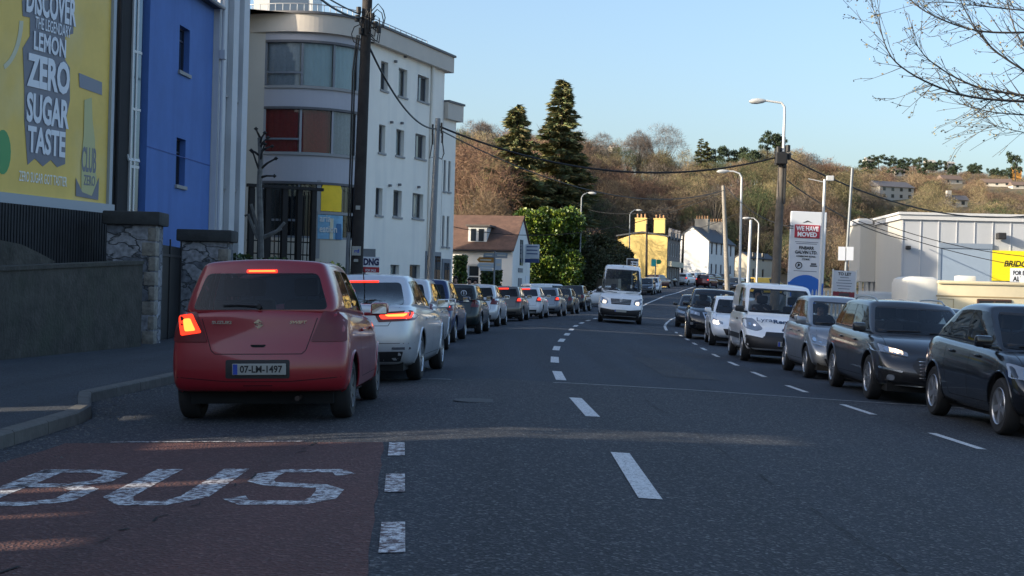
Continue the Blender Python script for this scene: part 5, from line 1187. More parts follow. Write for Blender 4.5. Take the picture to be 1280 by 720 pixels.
HW = M('far_white', (.42, .40, .36), .8); HR = M('far_roof', (.09, .09, .10), .8); HR2 = M('far_roof_brown', (.14, .10, .08), .8)
for a in (('large white two storey villa with grey roof on the hill', 1096, 1146, 224, 249, HW, HR, 2, .35, .33), ('white bungalow with a chimney above the depot roof', 1186, 1210, 242, 258, HW, HR, 1, .1, .4, 1),
          ('pale bungalow in the brown scrub halfway up the hill', 1178, 1204, 217, 229, HW, HR2, 1, .2, .5), ('long pale house row on the right of the hill', 1228, 1264, 221, 232, HW, HR2, 1, -.2, .55), ('pale house at the right edge of the hill', 1266, 1290, 225, 235, HW, HR2, 1, 0, .5),
          ('orange house below the umbrella pine', 1266, 1277, 207, 219, M('far_orange', (.6, .28, .06), .8), HW, 1, 0, .2), ('white gable among the pines left of the villa', 1083, 1094, 196, 206, HW, HW, 1, .4, .5),
          ('white house under the skyline pines', 1158, 1170, 199, 208, HW, HW, 1, .2, .4), ('small white house below the ridge right of the totem', 1118, 1132, 209, 219, HW, HR2, 1, .3, .4), ('small white house at the far left of the hill', 764, 776, 181, 191, HW, HW, 1, .5, .4),
          ('white house on the ridge between two pine groups', 1184, 1194, 201, 208, HW, HW, 1, .3, .4)): hillhouse(*a)

# ---- tyre depot (right)
DY = 70.; d0 = at(1127, 300, DY); dO = (d0.x, DY); dg = gz(*dO); zt = at(1127, 265, DY).z-dg; CL_ = M('cladding_grey', (.40, .42, .45), .55, var=.03, scale=.5, stain=((.8, .8, .1), .3, (.33, .35, .37))); CLL = M('cladding_cream', (.42, .41, .38), .6, var=.04, scale=.5)
dA = -R(3.)
h = thing('depot', 'large pale grey clad tyre depot with parapet and blue roller door', 'building', (dO[0], DY, dg), dA)
def dp(px, py): s_, z_ = onpl(px, py, dO, dA); return s_, z_-dg
zlow = .7
m = MB(); m.quad((0, 0, zlow), (22, 0, zlow), (22, 0, zt-.35), (0, 0, zt-.35)); m.quad((0, 6.2, zlow), (0, 0, zlow), (0, 0, zt-.35), (0, 6.2, zt-.35)); m.quad((22, 0, 0), (22, 9.6, 0), (22, 9.6, zt-.3), (22, 0, zt-.3)); m.box(.05, 21.95, .1, 9.6, zlow, zt-.4); m.build('cladding', CL_, h)
m = MB(); m.box(-.12, 22.1, -.12, 9.6, zt-.35, zt-.12); m.box(-.2, 22.2, -.2, 9.7, zt-.118, zt); m.build('parapet', M('parapet_grey', (.50, .51, .52), .5), h)
m = MB(); m.box(.02, 22, .05, 9.6, -.5, zlow-.003); m.build('brick_plinth', M('red_brick', (.17, .06, .045), .9, var=.3, scale=6), h)
x_ = .0
while x_ < 21.5: m = MB(); m.box(x_+.02, x_+.06, -.035, -.003, zlow, zt-.36); m.build('cladding_rib', M('rib_grey', (.50, .51, .53), .5), h); x_ += .86
a, zt_ = dp(1176, 310); b, zb2 = dp(1236, 352)
m = MB(); m.box(a, b, -.09, -.045, zb2-1.2, zt_); m.build('roller_door', M('door_blue_grey', (.26, .33, .42), .5, var=.04), h); m = MB(); m.box(a-.12, b+.1, -.14, -.04, zt_+.003, zt_+.25); m.box(a-.12, a-.005, -.12, -.04, 0, zt_); m.box(b+.005, b+.1, -.12, -.04, 0, zt_); m.build('door_frame', M('door_frame_blue', (.20, .25, .32), .5), h)
a, zt_ = dp(1239, 313); b, zb2 = dp(1330, 353)
YS = M('sign_yellow', (.85, .66, .01), .5, var=.03); m = MB(); m.box(a, b, -.12, -.045, zb2, zt_); sg = m.build('fascia_sign', YS, h)
p0, p1 = dp(1253, 332), dp(1318, 334); text('lettering', 'BRIDGESTONE', .5, INK, sg, ((p0[0]+p1[0])/2, -.125, p0[1]-.05), (1, 0, 0), (0, 0, 1), w=p1[0]-p0[0], h=.30, bold=.012, shear=.25)
a2, z2 = dp(1262, 335), dp(1300, 353); m = MB(); m.box(a2[0], z2[0], -.135, -.121, z2[1], a2[1]); wp_ = m.build('white_panel', LW, sg); text('lettering', 'FOR EUROPE', .3, INK, wp_, ((a2[0]+z2[0])/2, -.14, a2[1]-.34), (1, 0, 0), (0, 0, 1), w=1.2, h=.22, bold=.01); text('lettering', 'ALL SIZES', .3, INK, wp_, ((a2[0]+z2[0])/2, -.14, a2[1]-.64), (1, 0, 0), (0, 0, 1), w=1.2, h=.24, bold=.01)
for px, py, s_ in ((1249, 296, 1.), (1134, 310, .6)):
    q = dp(px, py); m = MB(); m.bbox(q[0]-.2*s_, q[0]+.2*s_, -.55*s_, -.1, q[1]-.14*s_, q[1]+.18*s_, .04); m.box(q[0]-.04, q[0]+.04, -.12, -.0, q[1]-.05, q[1]+.05); m.build('floodlight', BLK, h)
# front box of the depot on posts
bz = at(1080, 352, 76).z-dg; xL = at(1069, 300, 76.).x-dO[0]; m = MB(); m.box(xL, -.004, 6.2, 9.4, bz, zt-.3); m.build('office_box', CLL, h); m = MB(); m.box(xL-.1, -.21, 6.1, 9.5, zt-.3, zt-.02); m.build('office_parapet', MATS['parapet_grey'], h)
m = MB(); m.quad((-.004, 6.19, zlow), (-.004, -.0, zlow), (-.004, 0, zt-.36), (-.004, 6.19, zt-.36)); m.build('side_cladding', CLL, h)
for x_ in (xL+.1, xL*.5, -.15): m = MB(); m.box(x_-.08, x_+.08, 6.3, 6.46, -.5, bz-.003); m.build('column', CLL, h)
m = MB(); m.box(-.03, -.02, 5.0, 5.05, 1.5, 4); 
for px, py in ((1094, 320),): pass
# ---------------------------------------------------------------- poles, lamps, cables, signs
WOOD = M('creosoted_wood', (.030, .026, .024), .9, var=.45, scale=3, bump=.4); WOODL = M('weathered_wood', (.12, .105, .09), .9, var=.3, scale=3); GAL = M('galvanised_steel', (.20, .22, .24), .5, .4, var=.1); GALP = M('pale_pole_paint', (.55, .56, .56), .5); CAB = M('cable_black', (.012, .012, .013), .6)
def zg(x, y): return gz(x, y)+.12
def base(px, py, Y): p = at(px, py, Y); return p.x, Y
def pole(name, label, pb, pt, Y, r0, r1, mat, cat='pole', group=None):
    """pb, pt: photo points low and high on the shaft; Y distance"""
    a, b = at(*pb, Y), at(*pt, Y); x0 = a.x+(a.x-b.x)*(a.z-zg(a.x, Y))/(b.z-a.z); z0 = zg(x0, Y)
    h = thing(name, label, cat, (x0, Y, z0), group=group); top = Vector((b.x-x0, 0, b.z-z0)); m = MB(); m.tube([(0, 0, -.15), top*.5, top], [r0, (r0+r1)/2, r1], 12); m.build('shaft', mat, h, True); return h, top, Vector((x0, Y, z0))
h, top, O1 = pole('utility_pole', 'dark wooden utility pole with a tangle of cables at its head beside the silver saloon', (446, 330), (459.5, -8), 36., .165, .125, WOOD)
rp = random.Random(3)
for i in range(16):
    z = at(458, rp.uniform(14, 38), 36.).z-O1.z; x = top.x*z/top.z; a = rp.uniform(0, 6.28); r_ = rp.uniform(.18, .42); m = MB(); pts = [(x+.1*math.cos(a), .1*math.sin(a), z)]
    for k in range(1, 7): t = k/6; pts.append((x+r_*math.sin(t*3.1)*math.cos(a)*1.1+.1, r_*math.sin(t*3.1)*math.sin(a), z+r_*.9*math.sin(t*6.2)*rp.uniform(.4, 1)-t*.25))
    m.tube(pts, .014, 5); m.build('cable_loop', CAB, h, True)
for px, py in ((449, 14), (466, 22), (470, 32), (452, 40), (447, 24), (474, 38)):
    q = at(px, py, 36.)-O1; m = MB(); m.lathe([(.001, -.09), (.06, -.08), (.06, .08), (.001, .09)], 'z', 10, (q.x, -.12, q.z)); m.build('insulator', CAB, h, True)
for d in (-.32, -.27):
    m = MB(); m.tube([at(448, 45, 36.)-O1+Vector((d+.3, -.1, 0)), at(443.5, 90, 36.)-O1+Vector((0, -.1, 0))+Vector((d+.28, 0, 0)), at(440.5, 200, 36.)-O1+Vector((d+.28, -.1, 0)), at(437.5, 290, 36.)-O1+Vector((d+.28, -.1, 0))], .022, 6); m.build('riser_cable', CAB, h, True)
m = MB(); a = at(436, 290, 36.)-O1; m.tube([a, (a.x-.02, a.y, .0)], .055, 8); m.build('cable_conduit', GAL, h, True)
a = at(446, 314, 36.)-O1; m = MB(); m.box(a.x-.10, a.x+.12, -.19, -.175, a.z-.11, a.z+.12); pl = m.build('number_plate', PLT, h); text('lettering', 'rd', .1, PLB, pl, (a.x+.02, -.193, a.z-.04), (1, 0, 0), (0, 0, 1), w=.12, h=.09, bold=.004)
m = MB(); m.box(a.x-.05, a.x+.06, -.19, -.175, a.z-.27, a.z-.20); m.build('pole_tag', PLT, h); q = at(448, 260, 36.)-O1; m = MB(); m.box(q.x-.05, q.x+.06, -.17, -.155, q.z-.05, q.z+.05); m.build('pole_tag', PLT, h)
h, top, O2 = pole('utility_pole', 'grey steel utility pole in front of the far corner of the apartment block', (538, 345), (547.5, 148), 50., .15, .09, GAL)
for px, py in ((541, 160), (553, 170), (541, 172), (552, 158)):
    q = at(px, py, 50.)-O2; m = MB(); m.tube([(q.x, -.05, q.z+.12), (q.x, -.05, q.z-.25)], .035, 6); m.build('insulator', CAB, h, True)
m = MB(); P = [at(*p, 50.)-O2 for p in ((541, 175), (537, 198), (545, 195), (552, 199), (555, 192), (552, 170))]; m.tube(P, .02, 5); m.build('cable_loop', CAB, h)
h, top, O3 = pole('utility_pole', 'brown wooden utility pole carrying a street lamp at the right kerb', (969.5, 352), (978.5, 184), 55., .19, .13, WOODL)
m = MB()
P = [at(978.5, 190, 55.)-O3, at(980, 145, 55.)-O3, at(980, 134, 55.)-O3, at(976, 129, 55.)-O3, at(957, 126.5, 55.)-O3]; m.tube([p+Vector((0, -.12, 0)) for p in P], [.06, .05, .045, .045, .04], 8); m.build('lamp_arm', GALP, h, True)
def lamphead(h, p, s_=1., flip=-1, mat=None):
    m = MB(); pr = [(0, 0), (.18, .03), (.5, .045), (.72, .03), (.78, 0)]
    vs = []
    m.T = Matrix.Translation(p) @ Matrix.Rotation(R(4*flip), 4, 'Y')
    m.lathe([(r_*s_*2.2, flip*x_*s_) for x_, r_ in ((0, .02), (.15, .045), (.4, .06), (.65, .05), (.78, .01))], 'x', 10); m.build('lamp_head', mat or M('lamp_housing', (.42, .43, .43), .4), h, True)
lamphead(h, at(957, 126.5, 55.)-O3+Vector((0, -.12, 0)), .85)
for px, py in ((972, 188), (973, 199), (984, 186), (985, 196), (970, 203), (978, 205)):
    q = at(px, py, 55.)-O3; m = MB(); m.lathe([(.001, -.14), (.09, -.12), (.09, .12), (.001, .14)], 'z', 10, (q.x, -.16, q.z)); m.build('insulator', CAB, h, True)
m = MB(); q = at(977, 190, 55.)-O3; m.bbox(q.x-.28, q.x+.16, -.42, -.19, q.z-.5, q.z-.05, .04); m.build('transformer_box', CAB, h)
m = MB(); m.tube([at(981, 205, 55.)-O3+Vector((0, -.1, 0)), at(979, 255, 55.)-O3+Vector((0, -.15, 0))], .05, 6); m.build('riser_cable', CAB, h)
def lamp(label, pb, pt, head, Y, mat=GALP, group='street lamps further up the road', r0=.09):
    h, top, O = pole('street_lamp', label, pb, pt, Y, r0, .05, mat, 'street lamp', group); q = at(*head, Y)-O; m = MB(); sx = 1 if q.x > top.x else -1
    m.tube([top, top+Vector((sx*.12, 0, .22)), top+Vector((sx*.45, 0, max(.3, q.z-top.z))), q], [.05, .045, .04, .035], 6); m.build('lamp_arm', mat, h, True); lamphead(h, q, .85, sx); return h, O
lamp('pale street lamp behind the brown utility pole, arm to the left', (924.5, 350), (927, 222), (911, 214), 78.)
lamp('street lamp beside the conifers, arm to the right', (724, 350), (727, 247), (735, 241), 112., GAL)
lamp('street lamp above the yellow house, arm to the right', (786, 345), (787.5, 268), (795, 262.5), 150., GAL)
lamp('far street lamp at the right of the road, arm to the left', (946, 345), (948.5, 280), (938, 272.5), 120.)
lamp('small far lamp between the two pale poles', (948, 345), (949.5, 280), (938, 272), 100.) if 0 else None
lamp('small street lamp on the hill road over the depot roof', (1178.5, 268), (1179, 252), (1175, 247), 150.) if 0 else None
h, top, O4 = pole('utility_pole', 'pale timber telegraph pole left of the white lamp', (909, 352), (904, 232), 84., .17, .10, M('pale_timber', (.26, .24, .21), .9, var=.2))
h, top, _ = pole('utility_pole', 'slim pale pole right of the white gabled house', (935, 350), (938.5, 275), 104., .13, .09, GALP)
h, top, _ = pole('utility_pole', 'dark pole standing before the white gable', (852, 348), (854.5, 293), 175., .17, .13, WOOD)
h, top, _ = pole('utility_pole', 'dark pole standing before the yellow house', (808, 346), (808.5, 280), 155., .14, .10, WOOD)
h, top, O5 = pole('flag_pole', 'white steel pole in front of the totem sign', (1024, 378), (1031, 224), 48., .055, .045, GALP)
m = MB(); m.tube([top+Vector((0, 0, -.1)), top+Vector((-.55, 0, .0))], .015, 5); m.bbox(top.x+.05, top.x+.3, -.05, .05, top.z-.05, top.z+.12, .02); m.build('bracket', GALP, h)
h, top, O6 = pole('flag_pole', 'slim grey steel pole left of the depot carrying two small plates', (1056.5, 350), (1065.5, 210), 53., .06, .05, GAL)
for px in (1052, 1062): q = at(px, 317, 53.)-O6; m = MB(); m.box(q.x-.14, q.x+.12, -.09, -.075, q.z-.25, q.z+.25); m.build('notice_plate', LW, h)
# cables
def cable(label, a, b, sag, r=.018, group=None, n=22):
    m = MB(); m.tube([a+(b-a)*(i/n)+Vector((0, 0, -sag*4*(i/n)*(1-i/n))) for i in range(n+1)], r, 5); tag(m.build('cable', CAB, smooth=True), label, 'cable', group)
p1 = at(459, 53, 36.); p2 = at(545, 161, 50.); p3 = at(973, 196, 55.)
cable('black cable drooping from the cabled wooden pole to the grey steel pole', p1, p2, .55, .028)
cable('thick black cable crossing the road from the steel pole to the lamp pole', at(549, 158, 50.), p3, 1.05, .035)
cable('thinner cable crossing the road just under the thick one', at(549, 162, 50.), at(905, 238, 84.), 1.3, .022)
cable('cable from the lamp pole down to the right over the depot', at(984, 196, 55.), at(1300, 268, 66.), .9, .03)
cable('lower cable from the lamp pole to the depot wall', at(984, 226, 55.), at(1134, 300, 69.5), .35, .022)
cable('cable entering from the upper left to the cabled pole', at(395, -6, 27.), at(452, 22, 36.), .1, .025)
cable('cable from the cabled pole up to the upper left edge', at(330, -60, 24.), at(450, 18, 36.), .1, .018)
cable('cable running along the depot front', at(1072, 276, 66.), at(1300, 336, 66.), .25, .018)
cable('second cable running along the depot front', at(1072, 268, 66.), at(1300, 322, 66.), .35, .018)
cable('low cable in front of the cottage', at(560, 282, 90.), at(905, 240, 84.), 1.4, .022)
cable('cable past the conifers towards the pale pole', at(735, 262, 112.), at(903, 236, 84.), .8, .018)
cable('thin cable over the yellow house', at(770, 283, 140.), at(932, 262, 100.), 1.2, .02)
cable('cable from the pale pole to the lamp pole', at(908, 234, 84.), at(1000, 285, 60.), .5, .018)

# signs -------------------------------------------------------------
# totem
tY = 60.; a, b = at(981, 375, tY), at(1024, 375, tY); zt = at(1006, 264, tY).z; zg_ = gz(11, 60); Wt_ = b.x-a.x+.04
h = thing('totem_sign', 'tall white and blue business totem sign reading WE HAVE MOVED', 'sign', (a.x+.05, tY, zg_), R(-4)); Ht = zt-zg_
h.rotation_euler = (0, R(1.4), R(-4))
m = MB(); m.bbox(0, Wt_, 0, .28, 0, Ht, .03); m.build('panel', M('totem_white', (.50, .54, .60), .4), h)
zc_ = at(1000, 345, tY).z-zg_; m = MB(); m.prism([(.0+.01, .02), (Wt_-.01, .02), (Wt_-.01, zc_-.25)]+[(Wt_*(.95-.9*t), zc_-.25+.32*math.sin(math.pi*t)**.7) for t in [i/12 for i in range(13)]]+[(.01, zc_-.25)], 'y', -.012, .0); m.build('blue_field', M('totem_blue', (.01, .10, .42), .4), h)
def tz(py): return at(1005, py, tY).z-zg_
c_ = Wt_*.47; m = MB(); m.bbox(c_-.52, c_+.52, -.035, -.004, tz(297), tz(280.5), .01); rp_ = m.build('red_plate', M('sign_maroon', (.32, .02, .04), .45), h)
text('lettering', 'WE HAVE', .3, LW, rp_, (c_, -.04, tz(288.2)), (1, 0, 0), (0, 0, 1), w=.92, h=.20, bold=.012); text('lettering', 'MOVED', .3, LW, rp_, (c_, -.04, tz(295.5)), (1, 0, 0), (0, 0, 1), w=.80, h=.20, bold=.012)
m = MB(); m.prism([(c_-.2, tz(278)), (c_, tz(275)), (c_+.2, tz(278)), (c_, tz(276.6))], 'y', -.02, -.001); m.build('chevron_mark', INK, h); m = MB(); m.box(c_-.82, c_-.58, -.02, -.001, tz(283.4), tz(282.3)); m.box(c_-.74, c_-.58, -.02, -.001, tz(286), tz(285)); m.build('winged_mark', INK, h)
for s_, py, w_, hh in (('FINBARR', 311.5, .62, .14), ('GALVIN LTD.', 317, .92, .14), ('COMMONS ROAD,', 321.5, .80, .09), ('CORK', 324.8, .34, .08)): text('lettering', s_, .2, INK, h, (c_, -.014, tz(py)), (1, 0, 0), (0, 0, 1), w=w_, h=hh, bold=.006)
for py, w_ in ((302.5, .95), (304.5, .85), (338.8, .95)): m = MB(); m.box(c_-w_/2, c_+w_/2, -.006, -.001, tz(py), tz(py-.7)); m.build('small_print', M('print_grey', (.10, .12, .16), .5), h)
m = MB(); q = (c_-.28, tz(331.5)); m.tube([(q[0]+.13*math.cos(i*math.pi/8), -.012, q[1]+.13*math.sin(i*math.pi/8)) for i in range(17)], .018, 5); m.prism([(q[0]-.06, q[1]-.08), (q[0]+.08, q[1]+.02), (q[0]-.02, q[1]+.08)], 'y', -.015, -.001); m.build('round_logo', INK, h)
m = MB(); m.box(c_+.18, c_+.48, -.012, -.001, tz(332.5), tz(330.8)); m.box(c_+.22, c_+.44, -.012, -.001, tz(330.3), tz(328)); m.build('square_logo', M('logo_grey', (.08, .09, .11), .5), h)
# TO LET board
lY = 50.; a, b = at(1039, 380, lY), at(1066, 380, lY); W_ = b.x-a.x; zg_ = gz(11, 50)+.1; tz = lambda py: at(1052, py, lY).z-zg_
h = thing('letting_board', 'grey TO LET estate agent board on two posts with a maroon lower panel', 'sign', (a.x, lY, zg_), R(0)); h.rotation_euler = (0, R(1.6), 0)
m = MB(); m.box(0, W_, 0, .03, tz(364), tz(338)); bo = m.build('board', M('board_grey', (.42, .46, .52), .5), h); m = MB(); m.box(0, W_, -.002, .028, tz(379), tz(364.5)); b2 = m.build('lower_board', M('board_maroon', (.16, .015, .03), .5), h)
for x in (-.05, W_+.005): m = MB(); m.box(x, x+.045, -.01, .05, -.1, tz(336.5)); m.build('post', GALP, h)
text('lettering', 'TO LET', .2, INK, bo, (W_/2, -.004, tz(344)), (1, 0, 0), (0, 0, 1), w=.46, h=.11, bold=.008)
for i, (py, w_) in enumerate(((347, .3), (350.5, .45), (354, .55), (357.5, .5), (361, .4))): m = MB(); m.box(W_/2-w_/2, W_/2+w_/2, -.005, -.001, tz(py), tz(py-.9)); m.build('small_print', MATS['print_grey'], bo)
m = MB(); m.box(W_/2-.16, W_/2+.2, -.008, -.003, tz(369.5), tz(366)); m.build('agent_block', M('block_dark', (.04, .04, .05), .5), b2); 
for py, w_ in ((372.5, .55), (375.5, .4)): m = MB(); m.box(W_/2-w_/2, W_/2+w_/2, -.008, -.003, tz(py), tz(py-1.2)); m.build('small_print', M('print_pink', (.5, .2, .22), .5), b2)
# DNG board
nY = 56.; a, b = at(452.5, 340, nY), at(474, 340, nY); W_ = b.x-a.x; zg_ = gz(-6, 56)+.12; tz = lambda py: at(463, py, nY).z-zg_
h = thing('sale_board', 'white and red DNG estate agent board beside the wooden pole', 'sign', (a.x, nY, zg_)); m = MB(); m.box(0, W_, 0, .03, tz(333.5), tz(321)); bo = m.build('board', LW, h); m = MB(); m.box(0, W_, -.002, .028, tz(340.5), tz(333.8)); rb = m.build('red_strip', M('board_red', (.42, .02, .03), .5), h); m = MB(); m.box(0, W_, -.001, .029, tz(335.2), tz(333.8)); m.build('navy_strip', M('board_navy', (.01, .015, .06), .5), h)
text('lettering', 'DNG', .3, M('lettering_navy', (.01, .015, .08), .5), bo, (W_*.52, -.004, tz(331.8)), (1, 0, 0), (0, 0, 1), w=W_*.9, h=.28, bold=.016); text('lettering', 'FOR SALE', .2, LW, rb, (W_*.5, -.006, tz(339.5)), (1, 0, 0), (0, 0, 1), w=W_*.6, h=.10, bold=.006)
m = MB(); m.box(-.05, W_*.75, .04, .08, tz(322), tz(311)); m.build('backing_panel', GAL, h); m = MB(); m.box(W_*.1, W_*.1+.06, .09, .15, -.1, tz(311)); m.build('post', GAL, h)
# direction signs
fY = 72.; a = at(617.5, 350, fY); zg_ = zg(a.x, fY); tz = lambda py: at(617, py, fY).z-zg_; X_ = lambda px: at(px, 330, fY).x-a.x
h = thing('direction_signs', 'finger post with grey and brown direction signs in front of the cottage', 'sign', (a.x, fY, zg_)); m = MB(); m.tube([(0, 0, -.1), (0, 0, tz(314))], .045, 8); m.build('post', GAL, h)
SG = M('sign_grey_back', (.22, .25, .28), .5); SB = M('sign_brown', (.34, .15, .02), .5); SW_ = M('sign_pale_blue', (.38, .44, .50), .5)
for x0, x1, y0, y1, mt, ar in ((604, 617, 322.5, 316.5, SG, 0), (618, 634, 322.5, 315.5, SG, 0), (596, 617, 328.5, 321.8, SB, 1), (596, 617, 335.2, 329, SW_, 1), (600, 616, 338.7, 335.7, SW_, 0), (619, 627, 337.5, 323.5, SW_, 0)):
    A, B, C, D = X_(x0), X_(x1), tz(y0), tz(y1); m = MB(); m.prism([(A+(.12 if ar else 0), C), (B, C), (B, D), (A+(.12 if ar else 0), D)]+([(A, (C+D)/2)] if ar else []), 'y', -.06, -.03); f = m.build('finger', mt, h)
    m = MB(); m.box(A+.2*(B-A), A+.85*(B-A), -.066, -.061, C+(D-C)*.38, C+(D-C)*.6); m.build('finger_text', M('sign_text', (.05, .06, .08) if mt is SW_ else (.55, .5, .4), .5), f)
# green road sign, framed board by the yellow house
gY = 138.; a = at(819, 345, gY); tz = lambda py: at(819, py, gY).z-gz(a.x, gY); X_ = lambda px: at(px, 330, gY).x-a.x
h = thing('road_sign', 'pair of green direction boards in front of the yellow house', 'sign', (a.x, gY, gz(a.x, gY))); m = MB(); m.tube([(0, 0, -.3), (0, 0, tz(324))], .06, 8); m.build('post', GAL, h)
m = MB(); m.box(X_(814), X_(820), -.10, -.07, tz(333), tz(324)); m.build('board', M('sign_teal', (.01, .30, .32), .5), h); m = MB(); m.prism([(X_(820.5), tz(330)), (X_(825), tz(330)), (X_(827), tz(327)), (X_(825), tz(324.5)), (X_(820.5), tz(324.5))], 'y', -.10, -.07); m.build('board', M('sign_green', (.01, .16, .08), .5), h)
fY2 = 118.; a = at(790, 345, fY2); tz = lambda py: at(790, py, fY2).z-gz(a.x, fY2); X_ = lambda px: at(px, 330, fY2).x-a.x
h = thing('frame_board', 'dark square board in a white frame behind the white van', 'sign', (a.x, fY2, gz(a.x, fY2))); m = MB(); m.box(X_(784), X_(797), -.05, -.02, tz(333), tz(324)); m.build('board', BLK, h); m = MB()
for q in ((783, 784, 334, 323), (797, 798, 334, 323), (784, 797, 334, 333), (784, 797, 324, 323)): m.box(X_(q[0]), X_(q[1]), -.08, -.015, tz(q[2]), tz(q[3]))
m.build('frame', GALP, h); m = MB(); m.tube([(0, 0, -.3), (0, 0, tz(334))], .05, 6); m.build('post', GAL, h)
# palisade fence
def palisade(label, a, b, h0, group=None):
    dx, dy = b[0]-a[0], b[1]-a[1]; l = math.hypot(dx, dy); h = thing('palisade_fence', label, 'fence', (a[0], a[1], gz(*a)+.05), math.atan2(dy, dx)); m = MB(); x = 0; PM = M('palisade_paint', (.38, .42, .46), .5)
    while x < l: m.prism([(x, .05), (x+.065, .05), (x+.065, h0-.1), (x+.032, h0), (x, h0-.1)], 'y', 0, .02); x += .155
    m.build('pales', PM, h); 
    for z in (.35, h0-.35): q = MB(); q.box(0, l, .022, .06, z, z+.05); q.build('rail', PM, h)
    x = 0
    while x < l: q = MB(); q.box(x, x+.08, .062, .14, -.1, h0-.15); q.build('post', PM, h); x += 2.7
a, b, c = at(985, 375, 57.), at(1072, 375, 57.), at(1132, 375, 66.)
palisade('pale steel palisade fence in front of the totem and letting board', (a.x, 57.), (b.x, 57.), 1.9); palisade('pale steel palisade fence running back to the depot corner', (b.x+.05, 57.05), (c.x, 66.), 1.9)
# garden wall and pier near the bend
a, b = at(727, 360, 118.), at(752, 360, 116.); h = thing('wall', 'beige garden wall with a white pier beside the bend', 'wall', (a.x, 118., gz(a.x, 118)), math.atan2(-2, b.x-a.x)); m = MB(); zt = at(740, 348, 117.).z-gz(a.x, 118); m.box(0, b.x-a.x+3, 0, .3, zt-1.0, zt); m.build('wall_panel', M('beige_wall', (.42, .36, .28), .9, var=.1), h); m = MB(); m.box(.9, 1.3, -.3, -.01, -.5, zt-.4); m.build('pier', WH_, h); m = MB(); m.box(0, b.x-a.x+3, .05, .28, -.5, zt-1.003); m.build('lower_wall', M('dark_lower_wall', (.10, .09, .08), .9), h)  # lower wall in a darker tone than the beige panel
# ---------------------------------------------------------------- trees and plants
rng = np.random.default_rng(7)
BARK = M('bark', (.055, .045, .038), .95, var=.4, scale=6); BARKL = M('bark_pale', (.16, .14, .12), .95, var=.35, scale=6)
def unit(v): return v/np.maximum(np.linalg.norm(v, axis=-1, keepdims=True), 1e-9)
def leaves(C, size, aspect=1., up=None, jit=1.):
    """one quad per centre; orientation random or along 'up' directions"""
    n = len(C); d = unit(rng.normal(size=(n, 3))) if up is None else unit(up+jit*rng.normal(size=(n, 3))*.35); e = unit(np.cross(d, rng.normal(size=(n, 3)))); s = (size*rng.uniform(.6, 1.3, n))[:, None]
    a, b = d*s*aspect, e*s/2
    V = np.stack([C-b*.5, C+a*.5-b, C+a, C+a*.5+b], 1).reshape(-1, 3); Fc = np.arange(n*4).reshape(-1, 4); return V, Fc
def twigtris(C, D, L, w_):
    n = len(C); e = unit(np.cross(D, rng.normal(size=(n, 3)))); V = np.stack([C-e*w_[:, None]/2, C+e*w_[:, None]/2, C+D*L[:, None]], 1).reshape(-1, 3); return V, np.arange(n*3).reshape(-1, 3)
def bare_proto(h, r, nt, seed, tw=.05, flat=1.):
    g = np.random.default_rng(seed); Vs = []; Fs = []; o = 0; c = np.array([0, 0, h*.58])
    # trunk and limbs as long thin triangles
    nl = 26; d = unit(np.stack([g.normal(size=nl), g.normal(size=nl), g.uniform(.2, 1.6, nl)], 1)); tip = c+d*np.array([r, r, h*.40])*g.uniform(.6, .95, (nl, 1)); st = np.array([0, 0, 1])*h*g.uniform(.12, .4, (nl, 1)); D = tip-st; L = np.linalg.norm(D, axis=1)
    for (C, DD, LL, W_) in ((st, unit(D), L, np.full(nl, h*.02)), (np.zeros((3, 3)), np.tile([[0, 0, 1.]], (3, 1)), np.full(3, h*.6), np.full(3, h*.045))):
        v, f = twigtris(C, DD, LL, W_); Vs.append(v); Fs.append(f+o); o += len(v)
    cl = unit(g.normal(size=(16, 3))); cl[:, 2] = abs(cl[:, 2])*1.0-.12; cl = c+cl*np.array([r*.70, r*.70, h*.27])
    k = g.integers(0, 16, nt); sd = unit(g.normal(size=(nt, 3))+np.array([0, 0, .5])); rad = g.uniform(.35, 1.0, (nt, 1))**.6; C = cl[k]+sd*rad*np.array([r*.36, r*.36, h*.14]); D = unit(sd+g.normal(size=(nt, 3))*.75)
    v, f = twigtris(C, D, g.uniform(.35, .95, nt)*h/10, g.uniform(.6, 1.4, nt)*tw); Vs.append(v); Fs.append(f+o)
    return np.concatenate(Vs), np.concatenate(Fs)
def scatter(name, protos, P, S, rotz, mats, mids, label_kind='stuff'):
    Vs = []; Fs = []; mi = []; o = 0
    for p, s, a, q, m_ in zip(P, S, rotz, rng.integers(0, len(protos), len(P)), mids):
        v, f = protos[q]; c, sn = math.cos(a), math.sin(a); R_ = np.array([[c, sn, 0], [-sn, c, 0], [0, 0, 1]]); Vs.append((v*s)@R_+p); Fs.append(f+o); mi.append(np.full(len(f), m_)); o += len(v)
    ob = npmesh(name, np.concatenate(Vs), np.concatenate(Fs), mats, mi=np.concatenate(mi)); ob['kind'] = 'stuff'; return ob
TWC = [('brown', (.150, .105, .068)), ('russet', (.165, .098, .066)), ('olive', (.135, .115, .060)), ('grey', (.115, .095, .078)), ('ivy', (.048, .066, .026)), ('tawny', (.215, .160, .095)), ('dark', (.085, .064, .046)), ('straw', (.20, .165, .085)), ('plum', (.130, .085, .068))]
TW = [M('twigs_'+a, b, .95, island=.35) for a, b in TWC]
def proj(x, y, z): return 640+x/y*F+(0), 362-(z-CZ)/y*F+x/y*F*math.tan(ROLL)
def hides(x, y, z, h):
    px, py = proj(x, y, z+h)
    return any(y < hh[4]+4 and hh[0]-3 < px < hh[1]+3 and py < hh[3] and proj(x, y, z)[1] > hh[2] for hh in HOUSES)
prot = [bare_proto(rt0, rr0, 1500, i, .055) for i, (rt0, rr0) in enumerate(((10, 4.6), (11, 4.2), (9, 4.8), (12, 4.4), (8, 4.0), (10, 5.4), (11, 3.6), (9, 4.4)))]
